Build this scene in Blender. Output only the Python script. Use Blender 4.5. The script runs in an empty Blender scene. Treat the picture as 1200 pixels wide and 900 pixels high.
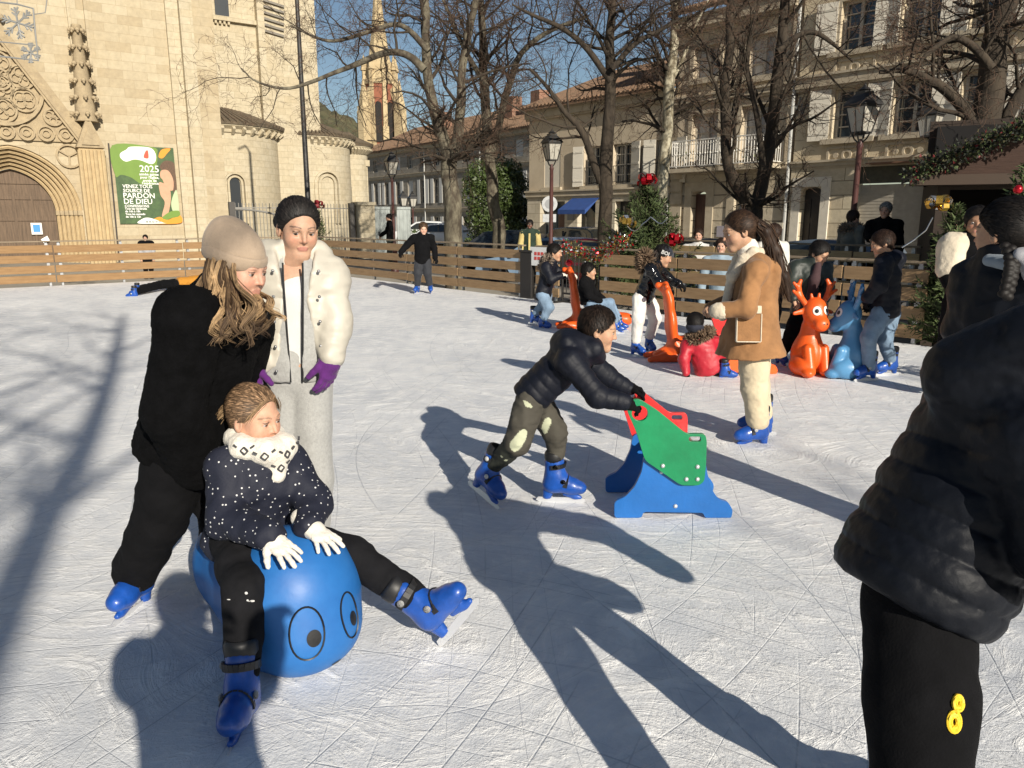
import bpy, bmesh, math, random
import numpy as np
from mathutils import Vector, Matrix

R = math.radians
SC = bpy.context.scene
COL = SC.collection

# ------------------------------------------------------------------ camera
FPX, CX, CY, PITCH, CAMZ = 895.0, 600.0, 450.0, R(12.3), 1.5
cam = bpy.data.cameras.new('camera')
cam_o = bpy.data.objects.new('camera', cam)
COL.objects.link(cam_o)
cam_o.location = (0, 0, CAMZ)
cam_o.rotation_euler = (math.pi / 2 - PITCH, 0, 0)
cam.sensor_width = 36.0
cam.lens = FPX / 1200.0 * 36.0
cam.clip_start = 0.05
cam.clip_end = 3000
SC.camera = cam_o

# ------------------------------------------------------------------ light
SUN_EL, SUN_DIR = R(24), R(-26.5)          # elevation; heading the light travels to, right of +Y
w = bpy.data.worlds.new('World')
SC.world = w
w.use_nodes = True
nt = w.node_tree
bg = nt.nodes['Background']
sky = nt.nodes.new('ShaderNodeTexSky')
sky.sky_type = 'NISHITA'
sky.sun_disc = False
sky.sun_elevation = SUN_EL
sky.sun_rotation = math.pi + SUN_DIR       # the sun stands behind the camera
sky.air_density = 1.0
sky.dust_density = 0.35
sky.ozone_density = 1.6
nt.links.new(sky.outputs[0], bg.inputs[0])
bg.inputs[1].default_value = 0.056
sl = bpy.data.lights.new('sun', 'SUN')
sl.energy = 5.0
sl.angle = R(0.5)
sl.color = (1.0, 0.92, 0.79)
so = bpy.data.objects.new('sun', sl)
COL.objects.link(so)
travel = Vector((math.sin(SUN_DIR) * math.cos(SUN_EL), math.cos(SUN_DIR) * math.cos(SUN_EL), -math.sin(SUN_EL)))
so.rotation_euler = travel.to_track_quat('-Z', 'Y').to_euler()
so.location = (6, -20, 12)
SC.view_settings.view_transform = 'Standard'
SC.view_settings.look = 'None'
SC.view_settings.gamma = 1
SC.view_settings.exposure = 0.36
SC.view_settings.use_curve_mapping = False

# ------------------------------------------------------------------ pixels of the 1200x900 photo to real points
_cf = np.array([0, math.cos(PITCH), -math.sin(PITCH)])
_cu = np.array([0, math.sin(PITCH), math.cos(PITCH)])
_cr = np.array([1.0, 0, 0])
_co = np.array([0, 0, CAMZ])
def V(*a): return np.array(a, float)
def ray(px, py): return _cr * ((px - CX) / FPX) + _cu * (-(py - CY) / FPX) + _cf
def at(px, py, Y):
    d = ray(px, py); return _co + d * (Y / d[1])
def G(px, py, z=0.0):
    d = ray(px, py); return _co + d * ((z - CAMZ) / d[2])
def proj(p):
    q = np.asarray(p, float) - _co; z = q @ _cf
    return (CX + FPX * (q @ _cr) / z, CY - FPX * (q @ _cu) / z)
def unit(v):
    v = np.asarray(v, float); return v / max(1e-9, np.linalg.norm(v))
class Plane:
    """A vertical wall plane: local x runs along d, z up, y into the wall (away from the viewer)."""
    def __init__(s, o, ang):
        s.o = np.array([o[0], o[1], 0.0]); s.d = V(math.sin(ang), math.cos(ang), 0); s.n = V(-s.d[1], s.d[0], 0)
        if s.n @ (s.o - _co) < 0: s.n = -s.n
        s.M = Matrix(((s.d[0], s.n[0], 0, s.o[0]), (s.d[1], s.n[1], 0, s.o[1]), (0, 0, 1, 0), (0, 0, 0, 1)))
    def uv(s, px, py, off=0.0):
        r = ray(px, py); o2 = s.o + s.n * off
        t = ((o2 - _co) @ s.n) / (r @ s.n); p = _co + r * t
        return ((p - s.o) @ s.d, p[2])
    def x(s, px, py=255, off=0.0): return s.uv(px, py, off)[0]
    def z(s, px, py, off=0.0): return s.uv(px, py, off)[1]
    def W(s, x, y, z): return s.o + s.d * x + s.n * y + V(0, 0, z)

# ------------------------------------------------------------------ objects
def tag(o, label=None, cat=None, group=None, kind=None):
    if label: o['label'] = label
    if cat: o['category'] = cat
    if group: o['group'] = group
    if kind: o['kind'] = kind
    return o
def empty(name, loc=(0, 0, 0), label=None, cat=None, group=None, M=None, kind=None):
    o = bpy.data.objects.new(name, None); COL.objects.link(o)
    if M is not None: o.matrix_world = M
    else: o.location = loc
    o.empty_display_size = 0.1
    return tag(o, label, cat, group, kind)
_FRAMES = {}
def link(name, me, mats, parent=None, M=None):
    o = bpy.data.objects.new(name, me)
    for m in (mats if isinstance(mats, (list, tuple)) else [mats]):
        if m is not None: me.materials.append(m)
    COL.objects.link(o)
    if parent is not None:
        o.parent = parent
        if M is not None: o.matrix_local = M
    elif M is not None: o.matrix_world = M
    return o
def copy_tree(o, parent=None):
    c = o.copy(); COL.objects.link(c)
    if parent is not None: c.parent = parent
    for ch in list(o.children): copy_tree(ch, c)
    return c
def arr_mesh(name, verts, faces, smooth=True, angle=None, col=None, mat_idx=None):
    """verts (N,3); faces: an (M,3) or (M,4) array or a list of index tuples."""
    me = bpy.data.meshes.new(name)
    verts = np.asarray(verts, np.float32)
    if isinstance(faces, np.ndarray):
        n, k = faces.shape
        me.vertices.add(len(verts)); me.vertices.foreach_set('co', verts.ravel())
        me.loops.add(n * k); me.loops.foreach_set('vertex_index', faces.astype(np.int32).ravel())
        me.polygons.add(n); me.polygons.foreach_set('loop_start', np.arange(0, n * k, k, dtype=np.int32))
        me.update(calc_edges=True)
    else:
        me.from_pydata(verts.tolist(), [], faces); me.update()
    if mat_idx is not None: me.polygons.foreach_set('material_index', np.asarray(mat_idx, np.int32))
    me.polygons.foreach_set('use_smooth', np.full(len(me.polygons), bool(smooth)))
    if smooth and angle is not None: me.set_sharp_from_angle(angle=R(angle))
    if col is not None:
        a = me.color_attributes.new('col', 'FLOAT_COLOR', 'POINT')
        c4 = np.ones((len(verts), 4), np.float32); c4[:, :3] = col; a.data.foreach_set('color', c4.ravel())
    me.validate()
    return me

class MB:
    """Collects boxes, tubes, prisms and lathes; build() links them as ONE mesh object."""
    def __init__(s): s.v = []; s.f = []; s.mi = []; s.cur = 0; s.c = []; s.cc = (1, 1, 1)
    def add(s, vs, fs):
        b = len(s.v); s.v += [tuple(map(float, p)) for p in vs]
        s.f += [tuple(b + i for i in f) for f in fs]; s.mi += [s.cur] * len(fs); s.c += [s.cc] * len(vs); return s
    def box(s, x0, x1, y0, y1, z0, z1, M=None, taper=None):
        vs = [(x, y, z) for z in (z0, z1) for y in (y0, y1) for x in (x0, x1)]
        if taper:
            cx, cy = (x0 + x1) / 2, (y0 + y1) / 2
            vs = vs[:4] + [(cx + (x - cx) * taper, cy + (y - cy) * taper, z) for x, y, z in vs[4:]]
        if M is not None: vs = [tuple(M @ Vector(p)) for p in vs]
        return s.add(vs, [(0, 2, 3, 1), (4, 5, 7, 6), (0, 1, 5, 4), (2, 6, 7, 3), (0, 4, 6, 2), (1, 3, 7, 5)])
    def bar(s, a, b, w, h, up=(0, 0, 1)):
        a, b = V(*a), V(*b); d = unit(b - a); u = V(*up)
        if abs(d @ u) > .98: u = V(0, 1, 0)
        r = unit(np.cross(d, u)); u = np.cross(r, d)
        vs = [p + r * i * w / 2 + u * j * h / 2 for p in (a, b) for i, j in ((-1, -1), (1, -1), (1, 1), (-1, 1))]
        return s.add(vs, [(3, 2, 1, 0), (4, 5, 6, 7), (0, 1, 5, 4), (1, 2, 6, 5), (2, 3, 7, 6), (3, 0, 4, 7)])
    def tube(s, pts, rad, n=6, cap=True):
        pts = [V(*p) for p in pts]; m = len(pts)
        if np.isscalar(rad): rad = [rad] * m
        vs = []; pr = None
        for i, p in enumerate(pts):
            d = unit(pts[min(i + 1, m - 1)] - pts[max(i - 1, 0)])
            if pr is None: pr = unit(np.cross(d, V(0, 0, 1) if abs(d[2]) < .9 else V(1, 0, 0)))
            pr = unit(pr - d * (pr @ d)); q = np.cross(d, pr)
            vs += [p + (pr * math.cos(t) + q * math.sin(t)) * rad[i] for t in (2 * math.pi * k / n for k in range(n))]
        fs = [(i * n + k, i * n + (k + 1) % n, (i + 1) * n + (k + 1) % n, (i + 1) * n + k) for i in range(m - 1) for k in range(n)]
        if cap: fs += [tuple(range(n - 1, -1, -1)), tuple((m - 1) * n + k for k in range(n))]
        return s.add(vs, fs)
    def lathe(s, prof, n=16, c=(0, 0, 0), M=None, a0=0.0, a1=2 * math.pi):
        full = abs(a1 - a0 - 2 * math.pi) < 1e-6; cols = n if full else n + 1; vs = []
        for r, z in prof:
            for k in range(cols):
                t = a0 + (a1 - a0) * k / n; p = (c[0] + r * math.cos(t), c[1] + r * math.sin(t), c[2] + z)
                vs.append(tuple(M @ Vector(p)) if M is not None else p)
        fs = []
        for i in range(len(prof) - 1):
            for k in range(n):
                k2 = (k + 1) % cols; fs.append((i * cols + k, i * cols + k2, (i + 1) * cols + k2, (i + 1) * cols + k))
        if full:
            if prof[0][0] > 1e-6: fs.append(tuple(range(cols - 1, -1, -1)))
            if prof[-1][0] > 1e-6: fs.append(tuple((len(prof) - 1) * cols + k for k in range(cols)))
        return s.add(vs, fs)
    def prism(s, outl, y0, y1, holes=(), f=None):
        """An outline in (x,z), with holes, between the depths y0 and y1; f maps (x,y,z) to the space of the mesh."""
        bm = bmesh.new(); ed = []
        for lp in [outl] + list(holes):
            vv = [bm.verts.new((x, 0, z)) for x, z in lp]
            ed += [bm.edges.new((vv[i], vv[(i + 1) % len(vv)])) for i in range(len(vv))]
        bmesh.ops.triangle_fill(bm, use_beauty=True, use_dissolve=False, edges=ed, normal=(0, -1, 0))
        bm.verts.index_update(); P = [(v.co.x, v.co.z) for v in bm.verts]
        T = [tuple(v.index for v in fc.verts) for fc in bm.faces]; bm.free()
        n = len(P); f = f or (lambda x, y, z: (x, y, z))
        def ori(t): (ax, az), (bx, bz), (cx, cz) = (P[i] for i in t); return (bx - ax) * (cz - az) - (cx - ax) * (bz - az)
        T = [t if ori(t) > 0 else t[::-1] for t in T]
        vs = [f(x, y0, z) for x, z in P] + [f(x, y1, z) for x, z in P]
        fs = list(T) + [tuple(n + i for i in t[::-1]) for t in T]; b = 0
        for li, lp in enumerate([outl] + list(holes)):
            m = len(lp); A = sum(lp[i][0] * lp[(i + 1) % m][1] - lp[(i + 1) % m][0] * lp[i][1] for i in range(m))
            fl = (A > 0) == (li == 0)
            for i in range(m):
                q = (b + i, b + (i + 1) % m, n + b + (i + 1) % m, n + b + i); fs.append(q[::-1] if fl else q)
            b += m
        return s.add(vs, fs)
    def ball(s, c, r, n=10, m=6):
        rx, ry, rz = (r, r, r) if np.isscalar(r) else r
        vs = [(c[0], c[1], c[2] - rz)]; fs = []
        for i in range(1, m):
            a = math.pi * i / m - math.pi / 2
            vs += [(c[0] + rx * math.cos(a) * math.cos(t), c[1] + ry * math.cos(a) * math.sin(t), c[2] + rz * math.sin(a)) for t in (2 * math.pi * k / n for k in range(n))]
        vs.append((c[0], c[1], c[2] + rz)); L = len(vs) - 1
        fs += [(0, 1 + (k + 1) % n, 1 + k) for k in range(n)]
        for i in range(m - 2):
            fs += [(1 + i * n + k, 1 + i * n + (k + 1) % n, 1 + (i + 1) * n + (k + 1) % n, 1 + (i + 1) * n + k) for k in range(n)]
        fs += [(L, 1 + (m - 2) * n + k, 1 + (m - 2) * n + (k + 1) % n) for k in range(n)]
        return s.add(vs, fs)
    def build(s, name, mats, parent=None, M=None, smooth=False, angle=40, bevel=0, color=False):
        me = arr_mesh(name, s.v, s.f, smooth, angle if smooth else None, np.array(s.c) if color else None, s.mi if s.cur or any(s.mi) else None)
        o = link(name, me, mats, parent, M)
        if bevel:
            b = o.modifiers.new('bevel', 'BEVEL'); b.width = bevel; b.segments = 2; b.limit_method = 'ANGLE'; b.angle_limit = R(40)
        return o

def islands(b, name, mats, parent=None, M=None, smooth=False, angle=40, bevel=0):
    """Every separate piece that b holds becomes a part of its own."""
    p = list(range(len(b.v)))
    def root(i):
        while p[i] != i: p[i] = p[p[i]]; i = p[i]
        return i
    for f in b.f:
        for i in f[1:]: p[root(i)] = root(f[0])
    G_ = {}
    for f in b.f: G_.setdefault(root(f[0]), []).append(f)
    for fs in G_.values():
        ix = sorted({i for f in fs for i in f}); mp = {i: k for k, i in enumerate(ix)}; q = MB(); q.add([b.v[i] for i in ix], [tuple(mp[i] for i in f) for f in fs]); q.build(name, mats, parent, M, smooth, angle, bevel)

# ------------------------------------------------------------------ materials
_M = {}
def mat(name, color=(.5, .5, .5), rough=.6, metal=0, var=0, vscale=6.0, c2=None, bump=0, bscale=40.0, stretch=(1, 1, 1), spec=.5,
        sheen=0, coat=0, attr=None, emit=None, detail=6, bdist=.01, dots=None, alpha=None, contrast=None):
    """A procedural surface: base colour (or a colour attribute) broken up by noise, with noise bump."""
    if name in _M: return _M[name]
    m = bpy.data.materials.new(name); m.use_nodes = True; _M[name] = m
    t = m.node_tree; N = t.nodes; L = t.links; b = N['Principled BSDF']
    b.inputs['Roughness'].default_value = rough; b.inputs['Metallic'].default_value = metal
    b.inputs['Specular IOR Level'].default_value = spec
    if sheen: b.inputs['Sheen Weight'].default_value = sheen; b.inputs['Sheen Roughness'].default_value = .4
    if coat: b.inputs['Coat Weight'].default_value = coat; b.inputs['Coat Roughness'].default_value = .12
    tc = N.new('ShaderNodeTexCoord'); mp = N.new('ShaderNodeMapping'); mp.inputs['Scale'].default_value = stretch
    L.new(tc.outputs['Object'], mp.inputs[0])
    base = None
    if attr:
        a = N.new('ShaderNodeAttribute'); a.attribute_name = attr; base = a.outputs['Color']
    if var or c2:
        n = N.new('ShaderNodeTexNoise'); n.inputs['Scale'].default_value = vscale; n.inputs['Detail'].default_value = detail
        n.inputs['Roughness'].default_value = .65
        L.new(mp.outputs[0], n.inputs['Vector'])
        mx = N.new('ShaderNodeMix'); mx.data_type = 'RGBA'
        cr = N.new('ShaderNodeMapRange'); lo, hi = contrast or (.3, .7); cr.inputs[1].default_value = lo; cr.inputs[2].default_value = hi
        L.new(n.outputs['Fac'], cr.inputs[0]); L.new(cr.outputs[0], mx.inputs[0])
        if base is not None:
            mx.blend_type = 'MULTIPLY'; mx.inputs[0].default_value = 1
            ml = N.new('ShaderNodeMix'); ml.data_type = 'RGBA'
            L.new(cr.outputs[0], ml.inputs[0]); ml.inputs[6].default_value = (1 - var,) * 3 + (1,); ml.inputs[7].default_value = (1 + var,) * 3 + (1,)
            mx.inputs[0].default_value = 1
            t.links.remove(mx.inputs[0].links[0]); L.new(base, mx.inputs[6]); L.new(ml.outputs[2], mx.inputs[7])
        else:
            d = c2 or tuple(max(0, x * (1 + var)) for x in color)
            e = color if c2 else tuple(x * (1 - var) for x in color)
            mx.inputs[6].default_value = (*e, 1); mx.inputs[7].default_value = (*d, 1)
        base = mx.outputs[2]
    if dots:
        vo = N.new('ShaderNodeTexVoronoi'); vo.inputs['Scale'].default_value = dots[0]; vo.inputs['Randomness'].default_value = .55
        L.new(tc.outputs['Object'], vo.inputs['Vector'])
        lt = N.new('ShaderNodeMath'); lt.operation = 'LESS_THAN'; lt.inputs[1].default_value = dots[1]; L.new(vo.outputs['Distance'], lt.inputs[0])
        mx = N.new('ShaderNodeMix'); mx.data_type = 'RGBA'; L.new(lt.outputs[0], mx.inputs[0])
        if base is not None: L.new(base, mx.inputs[6])
        else: mx.inputs[6].default_value = (*color, 1)
        mx.inputs[7].default_value = (*dots[2], 1); base = mx.outputs[2]
    if base is not None: L.new(base, b.inputs['Base Color'])
    else: b.inputs['Base Color'].default_value = (*color, 1)
    if bump:
        n = N.new('ShaderNodeTexNoise'); n.inputs['Scale'].default_value = bscale; n.inputs['Detail'].default_value = 5
        L.new(mp.outputs[0], n.inputs['Vector'])
        bp = N.new('ShaderNodeBump'); bp.inputs['Strength'].default_value = bump; bp.inputs['Distance'].default_value = bdist
        L.new(n.outputs['Fac'], bp.inputs['Height']); L.new(bp.outputs[0], b.inputs['Normal'])
    if emit: b.inputs['Emission Color'].default_value = (*emit[0], 1); b.inputs['Emission Strength'].default_value = emit[1]
    if alpha is not None: b.inputs['Transmission Weight'].default_value = alpha
    return m

def masonry(name, c1, c2, mortar, bw=.6, bh=.3, msize=.012, stain=.35, stainc=(.2, .16, .11), rough=.9, bump=.5, big=.25, warp=.0, squash=1.0):
    """Coursed stone or brick: local X+Y runs along the wall, Z up."""
    if name in _M: return _M[name]
    m = bpy.data.materials.new(name); m.use_nodes = True; _M[name] = m
    t = m.node_tree; N = t.nodes; L = t.links; b = N['Principled BSDF']; b.inputs['Roughness'].default_value = rough
    b.inputs['Specular IOR Level'].default_value = .25
    tc = N.new('ShaderNodeTexCoord'); sp = N.new('ShaderNodeSeparateXYZ'); L.new(tc.outputs['Object'], sp.inputs[0])
    ad = N.new('ShaderNodeMath'); L.new(sp.outputs[0], ad.inputs[0]); L.new(sp.outputs[1], ad.inputs[1])
    cb = N.new('ShaderNodeCombineXYZ'); L.new(ad.outputs[0], cb.inputs[0]); L.new(sp.outputs[2], cb.inputs[1])
    br = N.new('ShaderNodeTexBrick'); br.inputs['Scale'].default_value = 1; br.inputs['Brick Width'].default_value = bw
    br.inputs['Row Height'].default_value = bh; br.inputs['Mortar Size'].default_value = msize; br.inputs['Mortar Smooth'].default_value = .3
    br.inputs['Bias'].default_value = -.15
    br.inputs['Color1'].default_value = (*c1, 1); br.inputs['Color2'].default_value = (*c2, 1); br.inputs['Mortar'].default_value = (*mortar, 1)
    br.offset = .43; br.squash = squash; br.squash_frequency = 3
    L.new(cb.outputs[0], br.inputs['Vector'])
    def noise(sc, det=6, rgh=.6):
        n = N.new('ShaderNodeTexNoise'); n.inputs['Scale'].default_value = sc; n.inputs['Detail'].default_value = det; n.inputs['Roughness'].default_value = rgh
        L.new(tc.outputs['Object'], n.inputs['Vector']); return n
    n1 = noise(.55); r1 = N.new('ShaderNodeMapRange'); r1.inputs[1].default_value = .48; r1.inputs[2].default_value = .75; r1.inputs[4].default_value = stain
    L.new(n1.outputs['Fac'], r1.inputs[0])
    mx = N.new('ShaderNodeMix'); mx.data_type = 'RGBA'; L.new(r1.outputs[0], mx.inputs[0]); L.new(br.outputs['Color'], mx.inputs[6]); mx.inputs[7].default_value = (*stainc, 1)
    n2 = noise(5.0, 8, .7); r2 = N.new('ShaderNodeMapRange'); r2.inputs[1].default_value = .3; r2.inputs[2].default_value = .7; r2.inputs[3].default_value = 1 - big; r2.inputs[4].default_value = 1 + big
    L.new(n2.outputs['Fac'], r2.inputs[0])
    ml = N.new('ShaderNodeMix'); ml.data_type = 'RGBA'; ml.blend_type = 'MULTIPLY'; ml.inputs[0].default_value = 1
    L.new(mx.outputs[2], ml.inputs[6]); L.new(r2.outputs[0], ml.inputs[7]); L.new(ml.outputs[2], b.inputs['Base Color'])
    hh = N.new('ShaderNodeMath'); hh.operation = 'MULTIPLY_ADD'; L.new(n2.outputs['Fac'], hh.inputs[0]); hh.inputs[1].default_value = .6; L.new(br.outputs['Fac'], hh.inputs[2])
    inv = N.new('ShaderNodeMath'); inv.operation = 'MULTIPLY_ADD'; L.new(br.outputs['Fac'], inv.inputs[0]); inv.inputs[1].default_value = -1.0; L.new(n2.outputs['Fac'], inv.inputs[2])
    bp = N.new('ShaderNodeBump'); bp.inputs['Strength'].default_value = bump; bp.inputs['Distance'].default_value = .02
    L.new(inv.outputs[0], bp.inputs['Height']); L.new(bp.outputs[0], b.inputs['Normal'])
    return m
def arc(cx, cz, r, a0, a1, n=12): return [(cx + r * math.cos(R(a0 + (a1 - a0) * i / n)), cz + r * math.sin(R(a0 + (a1 - a0) * i / n))) for i in range(n + 1)]
def circle(cx, cz, r, n=20): return [(cx + r * math.cos(2 * math.pi * i / n), cz + r * math.sin(2 * math.pi * i / n)) for i in range(n)]

# ------------------------------------------------------------------ smooth solids: distance fields meshed by surface nets
def _hash(i, j, k, s):
    n = (i * 374761393 + j * 668265263 + k * 1274126177 + s * 974711) & 0x7fffffff
    n = ((n ^ (n >> 13)) * 1274126177) & 0x7fffffff
    return ((n ^ (n >> 16)) & 0xffff) / 32767.5 - 1
def vnoise(P, f, seed=0, st=(1, 1, 1)):
    q = P * (np.array(st) * f); i = np.floor(q).astype(np.int64); t = q - i; t = t * t * (3 - 2 * t); o = 0
    for a in (0, 1):
        for b in (0, 1):
            for c in (0, 1):
                o = o + _hash(i[:, 0] + a, i[:, 1] + b, i[:, 2] + c, seed) * (t[:, 0] if a else 1 - t[:, 0]) * (t[:, 1] if b else 1 - t[:, 1]) * (t[:, 2] if c else 1 - t[:, 2])
    return o
def surfnet(f, org, h):
    s = f < 0
    c = sum(s[a:s.shape[0] - 1 + a, b:s.shape[1] - 1 + b, d:s.shape[2] - 1 + d].astype(np.int8) for a in (0, 1) for b in (0, 1) for d in (0, 1))
    act = (c > 0) & (c < 8); I = np.argwhere(act)
    if not len(I): return np.zeros((0, 3)), np.zeros((0, 4), int)
    cr = [(a, b, d) for a in (0, 1) for b in (0, 1) for d in (0, 1)]
    vals = {q: f[I[:, 0] + q[0], I[:, 1] + q[1], I[:, 2] + q[2]] for q in cr}
    acc = np.zeros((len(I), 3)); cnt = np.zeros(len(I))
    for ax in range(3):
        for q in cr:
            if q[ax]: continue
            q2 = list(q); q2[ax] = 1; v0, v1 = vals[q], vals[tuple(q2)]; m = (v0 < 0) != (v1 < 0)
            t = np.where(m, v0 / np.where(m, v0 - v1, 1), 0); p = np.tile(np.array(q, float), (len(I), 1)); p[:, ax] = t
            acc += p * m[:, None]; cnt += m
    vts = org + (I + acc / cnt[:, None]) * h
    idx = np.full(act.shape, -1, np.int32); idx[act] = np.arange(len(I)); Q = []
    for ax in range(3):
        u, v = (ax + 1) % 3, (ax + 2) % 3
        s0 = np.take(s, range(s.shape[ax] - 1), ax); s1 = np.take(s, range(1, s.shape[ax]), ax); E = np.argwhere(s0 != s1)
        E = E[(E[:, u] > 0) & (E[:, v] > 0) & (E[:, u] < s.shape[u] - 1) & (E[:, v] < s.shape[v] - 1)]
        if not len(E): continue
        def g(du, dv):
            e = E.copy(); e[:, u] -= du; e[:, v] -= dv; return idx[e[:, 0], e[:, 1], e[:, 2]]
        q = np.stack([g(1, 1), g(0, 1), g(0, 0), g(1, 0)], 1); ins = s[E[:, 0], E[:, 1], E[:, 2]]
        q[~ins] = q[~ins][:, ::-1]; Q.append(q)
    return vts, np.concatenate(Q)
class SDF:
    def __init__(s): s.p = []
    def cone(s, a, b, ra, rb=None, k=.02, sq=None, op='+', quilt=None):
        """A tapered capsule; sq=(dir, s) makes it s times thinner along dir; quilt=(o, dir, spacing, amp) ribs it."""
        a, b = V(*a), V(*b); rb = ra if rb is None else rb
        def f(P):
            A, B, Q = a, b, P
            if sq is not None:
                d = unit(sq[0]); m = sq[1] - 1; Q = P + ((P - a) @ d * m)[:, None] * d; B = b + ((b - a) @ d * m) * d
            ab = B - A; t = np.clip((Q - A) @ ab / max(1e-9, ab @ ab), 0, 1)
            r = ra + (rb - ra) * t
            if quilt is not None: r = r + quilt[3] * (np.abs(np.sin(math.pi * ((P - quilt[0]) @ quilt[1]) / quilt[2])) ** .6 - .75)
            d0 = np.linalg.norm(Q - A - t[:, None] * ab, axis=1) - r
            return d0 / (1 if sq is None else (sq[1] ** .5))
        rm = max(ra, rb) + (quilt[3] if quilt else 0); s.p.append((op, f, np.minimum(a, b) - rm, np.maximum(a, b) + rm, k)); return s
    def chain(s, pts, rad, k=.02, **kw):
        for i in range(len(pts) - 1): s.cone(pts[i], pts[i + 1], rad[i], rad[i + 1], k, **kw)
        return s
    def ell(s, c, r, F=None, k=.02, op='+'):
        c = V(*c); r = V(*r) if not np.isscalar(r) else V(r, r, r); F = np.eye(3) if F is None else F
        def f(P):
            q = (P - c) @ F.T; k0 = np.linalg.norm(q / r, axis=1); k1 = np.linalg.norm(q / r ** 2, axis=1)
            return k0 * (k0 - 1) / np.maximum(k1, 1e-6)
        m = r.max(); s.p.append((op, f, c - m, c + m, k)); return s
    def cut(s, o, n, k=.004):
        o, n = V(*o), unit(n); s.p.append(('cut', lambda P: (P - o) @ n, None, None, k)); return s
    def fn(s, f, lo, hi, k=.02, op='+'): s.p.append((op, f, V(*lo), V(*hi), k)); return s
    def mesh(s, h, noise=(), pad=.02):
        ad = [p for p in s.p if p[0] == '+']; lo = np.min([p[2] for p in ad], 0) - pad - 3 * h; hi = np.max([p[3] for p in ad], 0) + pad + 3 * h
        n = np.ceil((hi - lo) / h).astype(int) + 1; ax = [lo[i] + np.arange(n[i]) * h for i in range(3)]
        F = np.full(n, .5); band = 4 * h
        for op, f, a, b, k in s.p:
            if op == 'cut': i0 = np.zeros(3, int); i1 = n
            else:
                e = k + band; i0 = np.clip(np.floor((a - e - lo) / h).astype(int), 0, n); i1 = np.clip(np.ceil((b + e - lo) / h).astype(int) + 1, 0, n)
            sl = tuple(slice(i0[i], i1[i]) for i in range(3)); g = F[sl]
            if not g.size: continue
            P = np.stack(np.meshgrid(ax[0][sl[0]], ax[1][sl[1]], ax[2][sl[2]], indexing='ij'), -1).reshape(-1, 3)
            d = f(P).reshape(g.shape)
            if op == '+':
                if k > 0: q = np.maximum(k - np.abs(g - d), 0) / k; F[sl] = np.minimum(g, d) - q * q * k / 4
                else: F[sl] = np.minimum(g, d)
            else:
                d = -d if op == '-' else d; q = np.maximum(k - np.abs(g - d), 0) / k; F[sl] = np.maximum(g, d) + q * q * k / 4
        if noise:
            tot = sum(x[0] for x in noise); m = np.abs(F) < tot * 1.2 + 2 * h; I = np.argwhere(m); P = lo + I * h; v = F[m]
            for x in noise: v = v - x[0] * vnoise(P, x[1], x[2] if len(x) > 2 else 0, x[3] if len(x) > 3 else (1, 1, 1))
            F[m] = v
        F[0] = F[-1] = .5; F[:, 0] = F[:, -1] = .5; F[:, :, 0] = F[:, :, -1] = .5
        return surfnet(F, lo, h)
    def build(s, name, mats, parent, h, noise=(), col=None, origin=None, M=None, extra=None):
        v, q = s.mesh(h, noise)
        c = col(v) if callable(col) else None
        if origin is not None: v = v - origin
        return link(name, arr_mesh(name, v, q, True, None, c), mats, parent, M)
SHADE_TREES = [(4.3, -10.2, 1.3, 0), (13, -14, 1.1, 1)]

# ================================================================== THE SETTING
GZ = -0.4                                   # the square lies lower than the deck of the rink
P_RF = Plane(G(390, 322), R(140))           # right fence of the rink
P_LF = Plane(G(0, 338), R(50))              # left fence of the rink
P_HS = Plane(at(948, 255, 26), R(140))      # house fronts on the right
P_FR = Plane(at(617, 255, 60), R(146))      # far row of houses
P_CH = Plane(at(200, 255, 35), R(55))       # church front

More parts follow.
